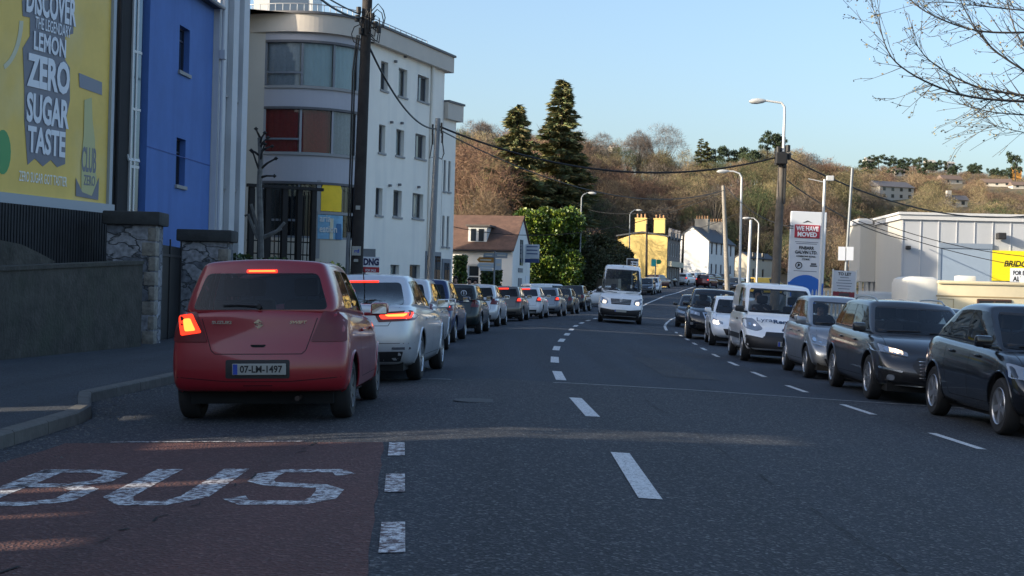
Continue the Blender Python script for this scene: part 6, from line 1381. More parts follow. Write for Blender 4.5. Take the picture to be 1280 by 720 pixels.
P = []; S = []; Mi = []
rt_ = random.Random(11)
def blocked(x, y):
    if abs(x-xc(y)) < 13 and y < 260: return True
    if 150 < y < 240 and 10 < x < 44: return True
    if x > 14 and y < 150: return True
    if x > 12 and y < 128: return True
    return False
def pick(x, y):
    k = rt_.random(); nz = math.sin(x*.07+1)+math.sin(y*.045+x*.02)
    if nz > .7: return rt_.choice((1, 1, 8, 0, 5, 6))
    if nz < -.4: return rt_.choice((2, 7, 2, 4, 3, 0, 5))
    return rt_.choice((0, 0, 3, 6, 5, 2, 8, 4, 7))
n = 0
while n < 820:
    a = rt_.uniform(-.10, .24); y = math.sqrt(rt_.uniform(128**2, 400**2)); x = a*y
    if blocked(x, y) or (a > .2 and y > 300 and rt_.random() < .5): continue
    P.append((x, y, terr(x, y)-.5)); S.append(rt_.uniform(.6, 1.1)*(.75 if y < 180 else 1)); Mi.append(pick(x, y)); n += 1
scatter('woodland', prot, P, S, [rt_.uniform(0, 6.28) for _ in P], TW, Mi)
far = [bare_proto(8, 4.2, 620, 20+i, .085) for i in range(6)]
P = []; S = []; Mi = []; n = 0
while n < 2300:
    a = rt_.uniform(.19, .40); y = math.sqrt(rt_.uniform(215**2, 668**2)); x = a*y; s0 = rt_.uniform(.45, 1.05)
    if blocked(x, y): continue
    if hides(x, y, terr(x, y), 9*s0): s0 *= .35
    if hides(x, y, terr(x, y), 9*s0): continue
    s0 *= 1-.5*max(0, min(1, (y-430)/150)); P.append((x, y, terr(x, y)-.5)); S.append(s0); Mi.append(pick(x*.6, y*.6)); n += 1
scatter('woodland', far, P, S, [rt_.uniform(0, 6.28) for _ in P], TW, Mi)
low = [bare_proto(4, 2.6, 90, 50+i, .16) for i in range(4)]
P = []; S = []; Mi = []
while len(P) < 3600:
    a = rt_.uniform(.19, .40); y = math.sqrt(rt_.uniform(300**2, 668**2)); x = a*y; s0 = rt_.uniform(.35, .7)
    if hides(x, y, terr(x, y), 3.2*s0): continue
    P.append((x, y, terr(x, y)-.6)); S.append(s0); Mi.append(pick(x*.6, y*.6))
scatter('hill_scrub', low, P, S, [rt_.uniform(0, 6.28) for _ in P], TW, Mi)
# undergrowth (bramble and ivy) covering the foot of the hill
n_ = 9000; C = []
while len(C) < n_:
    a = rt_.uniform(-.05, .30); y = rt_.uniform(118, 300); x = a*y
    if blocked(x, y): continue
    C.append((x, y, terr(x, y)+rt_.uniform(0, 1.0)))
C = np.repeat(np.array(C), 7, 0)+rng.normal(size=(n_*7, 3))*np.array([.7, .7, .4]); V, Fc = leaves(C, .45); tag(npmesh('undergrowth', V, Fc, [M('bramble', (.105, .080, .042), .95, island=.4), M('ivy', (.040, .055, .022), .9, island=.4)], mi=(rng.random(len(Fc)) < .35).astype(int)), kind='stuff')

def blob_cloud(n, centres, radii, shell=.55):
    k = rng.integers(0, len(centres), n); d = unit(rng.normal(size=(n, 3))); r_ = rng.uniform(shell, 1.02, (n, 1)); return np.array(centres)[k]+d*np.array(radii)[k]*r_, d
def leafy(name, label, cat, loc, centres, radii, n, size, mats, w_=None, group=None, trunk=None, up=None, pr=None):
    h = thing(name, label, cat, loc, group=group); C, d = blob_cloud(n, centres, radii); V, Fc = leaves(C, size, 1.2, d+np.array([0, 0, .3]), 1.6); npmesh('crown', V, Fc, mats, h, mi=rng.choice(len(mats), len(Fc), p=pr))
    if trunk:
        for P_, r_ in trunk: m = MB(); m.tube(P_, r_, 8); m.build('trunk', BARK, h, True)
    return h
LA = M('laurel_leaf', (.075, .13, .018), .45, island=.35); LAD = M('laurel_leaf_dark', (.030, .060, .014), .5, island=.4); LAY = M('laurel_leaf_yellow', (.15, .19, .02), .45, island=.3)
def rblobs(W_, D, H_, n, r0, r1, z0=.0, seed=1):
    g = random.Random(seed); c = []; r_ = []
    for _ in range(n):
        t = g.random(); a = g.uniform(0, 6.28); k = math.sqrt(g.random())*math.sin(max(.15, t)*math.pi*.62+.6)**.5; rr = g.uniform(r0, r1); c.append((k*math.cos(a)*W_/2, k*math.sin(a)*D/2, z0+t*(H_-z0-rr*.7)+rr*.3)); r_.append((rr, rr, rr*.85))
    return c, r_
# laurel behind the cottage
p = at(688, 358, 112.); z0 = terr(p.x, 112); c, r_ = rblobs(4.9, 4.6, at(680, 262, 112.).z-z0, 46, .6, 1.2, .4, 4)
leafy('evergreen_tree', 'broad bright green evergreen bush tree beside the cottage gable', 'tree', (p.x-.3, 112, z0), c, r_, 60000, .17, [LA, LAD, LAY], pr=[.5, .2, .3], trunk=[([(0, 0, -.3), (.2, 0, 2.5), (.1, .1, 4.5)], [.25, .18, .1])])
# dark evergreens right of it
for i, (px, Y, wd, top, lab) in enumerate(((712, 116., 4.5, 292, 'dark evergreen shrub right of the bright green tree'), (742, 128., 6, 300, 'dark evergreen thicket above the garden wall'), (752, 134., 4.5, 306, 'dark bushy evergreen left of the yellow house'), (690, 150., 8, 262, 'dark conifer-like thicket between the two spruces'))):
    p = at(px, 350, Y); z0 = terr(p.x, Y); H_ = at(px, top, Y).z-z0; c, r_ = rblobs(wd, wd, H_, 30, .9, 1.6, .3, 30+i)
    leafy('evergreen_shrub', lab, 'shrub', (p.x, Y, z0), c, r_, 26000, .19, [M('yew_leaf', (.036, .046, .018), .7, island=.4), M('yew_leaf_brown', (.05, .045, .02), .8, island=.3)], pr=[.8, .2], trunk=[([(0, 0, -.3), (0, .1, H_*.5)], [.2, .1])])
# unseen leaf screen added in the wide slot to dapple the sunlight on the road
yc = (st[0]+st[1])/2; n = 150; C = np.stack([np.full(n, -12.15)+rng.uniform(-.1, .1, n), yc+rng.uniform(-.5, .5, n), rng.uniform(2.95, 4.9, n)], 1)-np.array([-12.15, yc, 2.9]); V, Fc = leaves(C, .13)
h = thing('dapple_leaves', 'unseen leaf screen added in the widest sun slot to dapple the light', 'plant', (-12.15, yc, 2.9)); npmesh('foliage', V, Fc, [LAD], h); m = MB(); m.tube([(-.02, -.3, .05), (.02, 0, .9), (-.02, .25, 1.95)], .02, 6); m.build('stem', BARK, h)
# hedges by the cottage
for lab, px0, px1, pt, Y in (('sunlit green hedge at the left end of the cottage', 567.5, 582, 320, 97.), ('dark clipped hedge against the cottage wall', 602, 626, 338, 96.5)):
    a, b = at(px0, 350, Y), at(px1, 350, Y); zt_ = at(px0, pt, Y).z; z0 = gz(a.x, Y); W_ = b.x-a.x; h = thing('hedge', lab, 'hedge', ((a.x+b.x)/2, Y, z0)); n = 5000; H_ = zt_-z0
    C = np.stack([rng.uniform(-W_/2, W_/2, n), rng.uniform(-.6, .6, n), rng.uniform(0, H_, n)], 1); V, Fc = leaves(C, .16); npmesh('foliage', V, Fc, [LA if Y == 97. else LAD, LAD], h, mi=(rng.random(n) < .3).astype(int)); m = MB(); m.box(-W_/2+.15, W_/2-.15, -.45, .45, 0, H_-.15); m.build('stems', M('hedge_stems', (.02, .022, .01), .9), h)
# hedge on the boundary wall
n = 14000; t = rng.uniform(0, ql, n); C = np.stack([t, rng.uniform(-.25, .5, n)*1., 1.55+rng.uniform(-.25, .42, n)*(.7+.4*np.sin(t*1.7))], 1); V, Fc = leaves(C, .13)
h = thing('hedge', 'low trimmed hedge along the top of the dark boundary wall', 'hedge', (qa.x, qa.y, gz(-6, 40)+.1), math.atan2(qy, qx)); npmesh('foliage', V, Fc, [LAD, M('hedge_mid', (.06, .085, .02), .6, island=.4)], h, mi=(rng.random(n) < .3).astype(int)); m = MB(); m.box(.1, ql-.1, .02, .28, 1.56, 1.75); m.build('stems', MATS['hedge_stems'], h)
# conifers
SP1 = M('spruce_dark', (.080, .105, .042), .8, island=.4); SP2 = M('spruce_sun', (.16, .135, .05), .8, island=.35)  # second needle colour carries the sunlit tone, mixed in at random
def conifer(label, pxm, ptop, Y, wd, seed, nb=150):
    g = np.random.default_rng(seed); p = at(pxm, 350, Y); z0 = terr(p.x, Y); H_ = at(pxm, ptop, Y).z-z0; h = thing('spruce_tree', label, 'tree', (p.x, Y, z0))
    m = MB(); m.tube([(0, 0, -.3), (0, 0, H_*.6), (.05, 0, H_)], [.32, .16, .02], 8); m.build('trunk', BARK, h, True)
    V = []; o = 0; C = []; D = []
    for i in range(nb):
        t = (i+g.random())/nb; z = H_*(.10+.89*t**.9); rr = wd*(1-t)**.78*g.uniform(.5, 1.2)+.12; a = g.uniform(0, 6.28); nn = int(80*rr)+16; s = g.uniform(0.12, 1, nn)**.8
        dr = np.stack([np.cos(a)*np.ones(nn), np.sin(a)*np.ones(nn), np.zeros(nn)], 1); base_ = dr*(s*rr)[:, None]; zz = z-rr*.32*s+rr*.20*s**3; side = np.array([-math.sin(a), math.cos(a), 0]); w_ = g.normal(size=nn)*rr*.17*(1.15-s)
        C.append(base_+side*w_[:, None]+np.stack([np.zeros(nn), np.zeros(nn), zz+g.normal(size=nn)*.06], 1)); D.append(dr+side*(np.sign(w_)*.9)[:, None]+np.array([0, 0, -.25])+g.normal(size=(nn, 3))*.25)
    C = np.concatenate(C); D = unit(np.concatenate(D)); n = len(C); V, Fc = twigtris(C, D, g.uniform(.3, .75, n), np.full(n, .20)); sun_ = (g.random(n) < .45).astype(int); npmesh('crown', V, Fc, [SP1, SP2], h, mi=sun_)
conifer('tall pointed spruce, the taller of the pair, right of the cottage', 697, 98, 128., 4.3, 1, 260); conifer('broad spruce behind the cottage, shorter of the pair', 641, 130, 124., 4.4, 2, 250)
# leafless brown trees left, behind the cottage (own crowns)
for i, (px, Y, top, lab) in enumerate(((590, 118., 165, 'leafless russet tree rising between the apartments and the spruce'), (612, 132., 190, 'leafless brown tree behind the cottage chimney'), (600, 112., 232, 'small leafless tree behind the cottage roof'), (664, 140., 205, 'leafless brown tree between the two spruces'))):
    p = at(px, 350, Y); z0 = terr(p.x, Y); H_ = at(px, top, Y).z-z0; v, f = bare_proto(H_, H_*.30, 6500, 60+i, .028); h = thing('bare_tree', lab, 'tree', (p.x, Y, z0)); npmesh('crown', v, f, [TW[[1, 2, 0, 2][i]]], h); m = MB(); m.tube([(0, 0, -.3), (.1, 0, H_*.35), (0, 0, H_*.6)], [.25, .16, .06], 7); m.build('trunk', BARKL, h, True)
# domed tree on the ridge and small ones
for i, (px, pb, Y, top, wd, lab) in enumerate(((823, 185, 372., 151, 7.6, 'wide domed leafless tree standing alone on the skyline'), (797, 186, 372., 160, 4., 'small leafless tree left of the domed one on the skyline'), (735, 182, 360., 158, 7, 'leafless round tree on the skyline right of the spruce'), (594, 180, 300., 146, 5, 'leafless tree on the skyline beside the apartments'), (613, 180, 310., 150, 4.5, 'thin leafless skyline tree left of the shorter spruce'))):
    p = at(px, 200, Y); z0 = min(terr(p.x, Y), at(px, pb, Y).z); H_ = at(px, top, Y).z-z0; v, f = bare_proto(H_, wd, 5200, 80+i, .045); h = thing('bare_tree', lab, 'tree', (p.x, Y, z0)); npmesh('crown', v, f, [M('twigs_skyline', (.12, .10, .09), .95, island=.3)], h); m = MB(); m.tube([(0, 0, -1), (0, 0, H_*.5)], [.5, .2], 6); m.build('trunk', BARKL, h, True)
# pines along the skyline
PN = M('pine_needles', (.026, .044, .020), .8, island=.4)
def pine_proto():
    h = thing('pine_tree', '', 'tree'); g = random.Random(2); c = [(g.uniform(-2.6, 2.6), g.uniform(-2.6, 2.6), g.uniform(4.2, 9.0)) for _ in range(15)]; C, d = blob_cloud(1700, c, [(1.3, 1.3, .8)]*15, .2); V, Fc = leaves(C, .42); npmesh('crown', V, Fc, [PN], h); m = MB(); m.tube([(0, 0, -1), (.2, 0, 4), (0, 0, 8)], [.3, .2, .1], 6); m.build('trunk', BARK, h, True)
    for q in range(4): m = MB(); a = q*1.6; m.tube([(.1, 0, 5), (1.6*math.cos(a), 1.6*math.sin(a), 7.5)], [.1, .04], 5); m.build('limb', BARK, h)
    return h
pp = pine_proto(); rr_ = random.Random(9); first = True
pines = [(px, top, 640.) for px, top in ((1000, 187), (1012, 183), (1022, 184), (1034, 185), (1046, 187), (1068, 186), (1078, 187), (1090, 188), (1102, 189), (1113, 188), (1124, 188), (1136, 188), (1147, 189), (1158, 191), (1168, 192), (1178, 193), (1190, 195), (1200, 196), (1209, 197), (1217, 199), (1226, 200), (1237, 203), (1246, 205), (1255, 206), (1132, 196), (1196, 201))]+[(969, 163, 372.), (977, 168, 372.), (960, 170, 372.), (895, 182, 372.), (911, 184, 372.), (930, 184, 372.), (942, 184, 372.)]
pines = [(px+rr_.uniform(-6, 6), top+rr_.uniform(-1.5, 4), Y) if Y == 640 else (px, top, Y) for px, top, Y in pines]+[(rr_.uniform(1000, 1260), rr_.uniform(195, 203), rr_.uniform(560, 640)) for _ in range(22)]
for i, (px, top, Y) in enumerate(pines):
    o = pp if first else copy_tree(pp); first = False; p = at(px, top, Y); zt_ = p.z; zb__ = terr(p.x, Y)-.5; s_ = rr_.uniform(.5, .8) if Y > 400 else rr_.uniform(.6, .95); zb__ = min(zt_-9.4*s_, terr(p.x, Y)) if Y > 400 else zt_-9.4*s_; o.location = (p.x, Y, zb__); o.scale = (s_*rr_.uniform(.9, 1.2), s_, s_); o.rotation_euler = (0, 0, rr_.uniform(0, 6)); o['label'] = 'dark green pine in the row along the skyline of the hill'; o['group'] = 'pines along the hill skyline'
o = copy_tree(pp); p = at(1270, 189, 560.); o.location = (p.x, 560, at(1270, 230, 560.).z); s_ = (p.z-o.location.z)/9.6; o.scale = (s_*.75, s_*.75, s_); o['label'] = 'lone umbrella pine with a long bare trunk at the right edge'; del o['group']
for px, top, Y in ((872, 172, 372.), (880, 176, 372.)):
    conifer('small dark conifer on the skyline right of the domed tree'+(', taller one' if px == 872 else ', shorter one'), px, top, Y, 3.4, px, 60)
# pollarded tree in front of the apartments
Y = 41.; p = at(330, 300, Y); z0 = zg(p.x, Y); h = thing('pollarded_tree', 'pale pollarded tree with knobbly stubs in front of the apartments', 'tree', (p.x, Y, z0)); X_ = lambda px, py: at(px, py, Y)-Vector((p.x, Y, z0))
BL = M('birch_bark', (.15, .145, .135), .9, var=.5, scale=5); m = MB(); m.tube([(0, 0, -.2), X_(326, 290), X_(324, 235), X_(326, 200), X_(324, 172)], [.10, .09, .08, .075, .05], 8); m.build('trunk', BL, h, True)
for P_ in (((325, 172), (320, 161)), ((325, 185), (335, 172)), ((325, 195), (314, 188)), ((325, 205), (331, 180)), ((325, 212), (340, 200), (345, 198)), ((325, 222), (338, 218), (343, 220)), ((325, 215), (318, 200), (316, 190)), ((326, 190), (340, 183)), ((325, 180), (331, 166))):
    m = MB(); q = [X_(*a) for a in P_]; q = [q[0], (q[0]+q[-1])/2+Vector((0, -.1, .02)), q[-1]]; m.tube(q, [.04, .03, .025], 6); m.lathe([(.001, -.06), (.07, 0), (.001, .06)], 'z', 7, tuple(q[-1])); m.build('stub_branch', M('bark_dark', (.03, .027, .025), .9, var=.3), h, True)
for P_ in (((322, 298), (310, 268), (306, 270)), ((325, 298), (314, 255)), ((328, 298), (345, 290), (356, 278)), ((330, 296), (352, 286))):
    m = MB(); m.tube([X_(*a) for a in P_], [.06]+[.045]*(len(P_)-1), 6); m.build('cut_limb', BL, h, True)
# budding tree at the upper right, trunk outside the frame
TY = 21.5; tr = Vector((12.2, 23.0, gz(12, 22)+.1)); h = thing('budding_tree', 'leafless budding tree reaching in from the upper right corner', 'tree', tr); g = random.Random(21); TB = M('twig_bark', (.075, .068, .062), .9, var=.3); BUD = M('bud', (.20, .17, .10), .8, island=.4)
m = MB(); m.tube([(0, 0, -.2), (-.1, 0, 1.6), (-.15, 0, 3.0), (0, 0, 5.0), (.1, 0, 8.)], [.20, .17, .15, .10, .05], 10); m.build('trunk', BARK, h, True)
buds = []
def grow(mb, p, d, L, r, lev):
    n = max(4, int(L/.13)); pts = [p]; q = p.copy(); dd = d.copy(); rs = [r]
    for i in range(n):
        dd = (dd+Vector((g.gauss(0, .07), g.gauss(0, .07), g.gauss(.018, .06)))).normalized(); q = q+dd*L/n; pts.append(q.copy()); rs.append(max(.003, r*(1-.85*(i+1)/n)))
        if lev < 3 and i > 0 and g.random() < (.48 if lev < 2 else .34):
            sd = (dd+Vector((g.uniform(-.4, .1), g.gauss(0, .35), g.gauss(.05, .55)))).normalized(); grow(mb, q, sd, L*g.uniform(.22, .48) if lev < 2 else L*g.uniform(.2, .35), max(.003, rs[-1]*.6), lev+1)
        if lev > 0 and g.random() < .7: buds.append(tuple(q+Vector((g.gauss(0, .02), g.gauss(0, .02), g.gauss(0, .02)))))
    mb.tube(pts, rs, 5 if lev else 7, False)
def w2(px, py, Y): return at(px, py, Y)-tr
for P_, r0 in ((((1300, 128, 21.6), (1200, 118, 21.2), (1120, 78, 20.8), (1097, 20, 20.6)), .030), (((1300, 122, 21.6), (1220, 108, 21.4), (1165, 78, 21.2), (1142, 50, 21.0)), .026), (((1300, 145, 22.2), (1240, 140, 22.), (1200, 130, 22.)), .018), (((1300, 170, 22.4), (1255, 160, 22.2), (1240, 155, 22.2)), .012),
                (((1300, 100, 22.), (1240, 60, 21.8), (1205, 10, 21.6), (1190, -40, 21.6)), .024), (((1300, 40, 21.), (1220, 38, 20.8), (1150, 10, 20.6), (1120, -30, 20.6)), .024), (((1300, 80, 22.4), (1270, 40, 22.4), (1255, -20, 22.4)), .022), (((1300, 15, 21.4), (1230, 8, 21.2), (1180, 2, 21.)), .018)):
    r0 *= .75; mb = MB(); Q = [w2(*a) for a in P_]; root_ = Vector((-.15, 0, 3.2+g.uniform(0, 1.5))); mb.tube([root_, Q[0]+(root_-Q[0])*.3+Vector((0, 0, .2)), Q[0]], [r0*2.4, r0*1.4, r0], 7, False)
    # smooth main line
    n = 8*(len(Q)-1); pts = []
    for i in range(n+1):
        u = i/n*(len(Q)-1); k = min(int(u), len(Q)-2); t = u-k; p0, p1, p2, p3 = Q[max(k-1, 0)], Q[k], Q[k+1], Q[min(k+2, len(Q)-1)]
        pts.append(.5*((2*p1)+(p2-p0)*t+(2*p0-5*p1+4*p2-p3)*t*t+(3*p1-p0-3*p2+p3)*t**3))
    rs = [r0*(1-.8*i/n) for i in range(n+1)]; mb.tube(pts, rs, 7, False)
    for i in range(1, n+1):
        for _ in range(2 if g.random() < .55 else 1):
            dd = (pts[i]-pts[i-1]).normalized(); sd = (dd+Vector((g.uniform(-.3, .2), g.gauss(0, .3), g.gauss(.1, .65)))).normalized(); grow(mb, pts[i], sd, g.uniform(.22, .75), max(.004, rs[i]*.55), 1)
    mb.build('branch', TB, h, True)
B = np.array(buds); B = B[::2]; V, Fc = leaves(B, .026, 1.5); npmesh('buds', V, Fc, [BUD], h)
# ---------------------------------------------------------------- traffic
QL = 'cars queuing in the left lane'; QR = 'cars queuing in the oncoming lane'; FARG = 'distant cars up the hill'
def place(sp, xr, yr, side, facing=1):
    """xr, yr: where the rear (or front) wheel on the given side touches the road -> car centre"""
    return None
def yawq(y): return road_yaw(y)
def rear_at(sp, xright, yrear_wheel, yaw):
    """centre from the right rear wheel"""
    L, W = sp['L'], sp['W']; ry = sp.get('roh', .75)-L/2; rx = W/2-.02; c, s = math.cos(yaw), math.sin(yaw); f = (s, c); r = (c, -s)
    return xright-f[0]*ry-r[0]*rx, yrear_wheel-f[1]*ry-r[1]*rx
sw = add_lit(SW, [('rear', 'brake_lamp', [(-.80, 1.03), (-.66, 1.05), (-.56, .87), (-.77, .84)], BRK, .016, False), ('rear', 'brake_lamp_core', [(-.75, 1.0), (-.68, 1.01), (-.62, .89), (-.73, .88)], BRKC, .02, False)])
sw['extra'] = lambda root, t, sp, k: (swift_extra(root, t, sp, k), patch(t, 'high_brake_lamp', rnd_poly([(-.15, 1.482), (.15, 1.482), (.15, 1.452), (-.15, 1.452)], .01), 'rear', .012, BRK, root, .06, .01), patch(t, 'high_brake_lamp_core', rnd_poly([(-.13, 1.472), (.13, 1.472), (.13, 1.462), (-.13, 1.462)], .003), 'rear', .016, BRKC, root, .06, .01))
YS_ = R(.6); x, y = rear_at(SW, -1.56, 14.5, YS_); car('hatchback', 'red five door hatchback in the bus lane with its left tail light glowing', sw, x, y, YS_, P_RED, QL)
pas = add_lit(PAS, [('rear', 'brake_lamp', [(-.86, .97), (-.42, .945), (-.46, .88), (-.84, .89)], BRK, .014, True), ('rear', 'brake_lamp_core', [(-.80, .955), (-.50, .94), (-.54, .915), (-.76, .915)], BRKC, .018, True)])
pas['extra'] = lambda root, t, sp, k: (passat_extra(root, t, sp, k), patch(t, 'high_brake_lamp', rnd_poly([(-.22, 1.405), (.22, 1.405), (.22, 1.385), (-.22, 1.385)], .005), 'rear', .012, BRK, root, .06, .01))
YP = R(3.2); x, y = rear_at(PAS, -1.24, 20.5, YP); car('saloon_car', 'silver saloon with brake lights on, right behind the red hatchback', pas, x, y, YP, P_SIL, QL)
def brk(sp, both=True): 
    z = 1.0
    return add_lit(sp, [('rear', 'brake_lamp', [(-.74, .97), (-.66, .97), (-.62, .86), (-.78, .86)], BRK, .018, True)])
ek = HATCH(L=4.5, W=1.8, H=1.48, cab=(.2, .75, 2.5, 3.4)); x, y = rear_at(ek, -1.42, 28.3, R(2.5)); car('estate_car', 'silver car mostly hidden between the saloon and the blue hatchback', ek, x, y, R(2.5), P_SIL, QL)
q = brk(HATCH(W=1.8, H=1.52)); x, y = rear_at(q, -1.33, 35.2, R(3.5)); car('hatchback', 'dark blue hatchback with one brake light visible, third in the queue', q, x, y, R(3.5), P_BLUE, QL)
g4 = HATCH(L=3.9, W=1.7, H=1.44, sh=[(0, .98), (.5, 1.0), (3.0, .95), (3.9, .8)], cab=(.10, .28, 2.3, 3.0), wtf=.76, nose=.12)
def c2(root, t, sp, k): m = MB(); p = onto(t, 'rear', .35, 1.2, .01); m.lathe([(.09, 0), (.07, 0)], 'y', 12, tuple(p)); m.box(p.x-.012, p.x+.012, p.y-.004, p.y, p.z-.06, p.z+.06); m.build('window_sticker', LW, root)
g4['extra'] = c2; x, y = rear_at(g4, -.86, 42.7, R(4)); car('hatchback', 'dark green boxy hatchback with a round white window sticker', g4, x, y, R(4), P_DGRN, QL)
co = HATCH(L=4.0, W=1.74, H=1.48); x, y = rear_at(co, -.39, 51.6, R(5)); car('hatchback', 'silver white hatchback with dark red lights ahead of the green one', co, x, y, R(5), P_SIL, QL)
q = brk(HATCH(L=3.95, W=1.72, H=1.46)); q['extra'] = lambda root, t, sp, k: patch(t, 'high_brake_lamp', [(-.25, 1.41), (.25, 1.41), (.25, 1.36), (-.25, 1.36)], 'rear', .012, BRK, root, .1, .01)
x, y = rear_at(q, .52, 61.2, R(6)); car('hatchback', 'bronze grey hatchback braking, fourth from the front of the blue one', q, x, y, R(6), P_GOLD, QL); HB2 = q
x, y = rear_at(q, 1.5, 67.6, R(7)); car('hatchback', 'small white and black hatchback with both brake lights lit', q, x, y, R(7), P_WHT, QL, 1)
x, y = rear_at(q, 2.55, 73.6, R(8)); car('hatchback', 'blue grey hatchback braking near the bend', brk(HATCH()), x, y, R(8), P_GREY, QL, 1)
x, y = rear_at(q, 3.6, 82.5, R(9)); car('hatchback', 'dark grey hatchback beyond the blue grey one', HATCH(), x, y, R(9), P_DGREY, QL, 1)
x, y = rear_at(q, 4.8, 93.5, R(10)); car('suv', 'black tall car at the head of the visible queue', SUV, x, y, R(10), P_BLK, QL, 1)
SALN = dict(PAS); SALN['extra'] = None
p_ = at(742, 380, 106.); car('saloon_car', 'white saloon turning out of the side road, seen from its side', SALN, p_.x+.8, 106., R(-82), P_WHT, None, 1)
p_ = at(676, 360, 97.); car('van', 'white van parked obliquely beside the cottage', PAR, p_.x+.8, 97., R(62), P_WHT, None, 1, 'van')
# oncoming
def rfront(sp, xl, yfw, yaw):
    """centre of a car facing us from its front wheel nearest the centre line"""
    L, W = sp['L'], sp['W']; fy = sp.get('roh', .75)+sp['wb']-L/2; f = (math.sin(yaw), math.cos(yaw)); r = (f[1], -f[0])
    return xl-f[0]*fy-r[0]*(W/2-.02), yfw-f[1]*fy-r[1]*(W/2-.02)
x, y = rfront(FOC, 5.56, 16.4, R(180)); car('hatchback', 'black hatchback nearest on the right, cut by the frame', FOC, x, y, R(180.5), P_BLK, QR)
mo = add_lit(MON, [('front', 'headlight_lit', [(-.72, .80), (-.52, .76), (-.52, .70), (-.70, .73)], HALO, .014, True), ('front', 'headlight_beam', [(-.66, .785), (-.57, .765), (-.57, .72), (-.65, .735)], HEAD, .020, True)])
x, y = rfront(MON, 5.36, 21.7, R(182)); car('estate_car', 'charcoal estate with roof rails and headlights on', mo, x, y, R(182), P_DGREY, QR)
q = add_lit(C4, [('front', 'headlight_lit', [(-.80, .78), (-.66, .76), (-.66, .68), (-.80, .68)], HEAD, .018, False)])
x, y = rfront(C4, 5.50, 27.0, R(182)); car('hatchback', 'silver grey small car between the charcoal estate and the white delivery van', q, x, y, R(182), P_GREY, QR); XC4 = (x, y)
x, y = rfront(PAR, 5.26, 33.0, R(183)); car('delivery_van', 'small white delivery van with blue lettering on the bonnet', PAR, x, y, R(183), P_WHT, QR, 2, 'van'); XPAR = (x, y)
q = add_lit(HYU, [('front', 'headlight_lit', [(.62, .72), (.78, .74), (.78, .66), (.62, .64)], HEAD, .02, False)])
x, y = rfront(HYU, 5.85, 42.6, R(185)); car('hatchback', 'white hatchback with one headlight lit behind the delivery van', q, x, y, R(185), P_WHT, QR)
x, y = rfront(SUV, 5.85, 48.2, R(186)); car('suv', 'black tall off-roader behind the white hatchback', SUV, x, y, R(186), P_BLK, QR)
x, y = 8.4, 66.; car('hatchback', 'small dark car behind the black off-roader', HATCH(), x, y, R(188), P_DGREY, QR, 1)
p_ = at(886, 365, 76.); car('delivery_van', 'white roofed van mostly hidden behind the black off-roader', PAR, p_.x, 77., R(188), P_WHT, QR, 1, 'van')
p_ = at(1172, 390, 31.); car('hatchback', 'dark car parked behind the charcoal estate', HATCH(), p_.x+.1, 31.5, R(170), P_BLK, None, 1)
# sprinter
spr = add_lit(SPR, [('front', 'headlight_lit', [(-.80, .98), (-.66, .96), (-.66, .86), (-.80, .86)], HEAD, .02, True)])
p_ = at(775.5, 404, 64.5); car('panel_van', 'white high roofed panel van driving towards us with its headlights on', spr, p_.x+.1, 66.5, R(184), P_WHT, None, 2, 'van')
# distant cars
fs = [(806, 371, 128, 'dark', 190), (814, 369, 134, 'white', 190), (823, 360, 158, 'maroon', 30), (832, 357, 168, 'dark', 30), (838, 355, 178, 'silver', 30), (846, 354, 186, 'red', 30), (857, 356, 176, 'white', 26), (868, 354, 186, 'silver', 28), (884, 356, 170, 'maroon', 28), (893, 354, 182, 'dark', 30), (902, 352, 190, 'dark', 210), (917, 357, 160, 'dark', 205), (930, 355, 165, 'grey', 205), (876, 353, 190, 'grey', 30)]
pm_ = {'dark': P_BLK, 'white': P_WHT, 'maroon': P_MAR, 'silver': P_SIL, 'red': P_RED, 'grey': P_GREY}
tiny = HATCH(); tiny['plates'] = []; done = {}
labs = ['dark car just right of the white panel van', 'white car just beyond the dark one right of the panel van', 'maroon car climbing below the yellow house', 'dark car ahead of the maroon one', 'silver car parked in the row under the yellow house', 'dark red car in front of the shopfront', 'white hatchback in the middle of the uphill lane with red lights', 'silver car right of the white hatchback', 'maroon car waiting below the white gable', 'dark car below the slate roofed terrace', 'dark oncoming car behind the pale timber pole', 'dark oncoming car between the pale poles', 'grey oncoming car left of the wooden lamp pole', 'grey car squeezed between silver and maroon cars']
for (px, py, Y, col, yw), lb in zip(fs, labs):
    p_ = at(px, py, Y)
    if col in done:
        o = copy_tree(done[col]); orient(o, p_.x, Y, R(yw)); tag(o, lb, 'car', FARG)
    else: done[col] = car('hatchback', lb, brk(tiny) if col in ('white', 'maroon', 'silver') else tiny, p_.x, Y, R(yw), pm_[col], FARG, 1)
p_ = at(963, 352, 150.); car('delivery_van', 'yellow van half hidden by the wooden lamp pole', PAR, p_.x, 150., R(80), paint('yellow_paint', (.6, .38, .02)), None, 1, 'van')
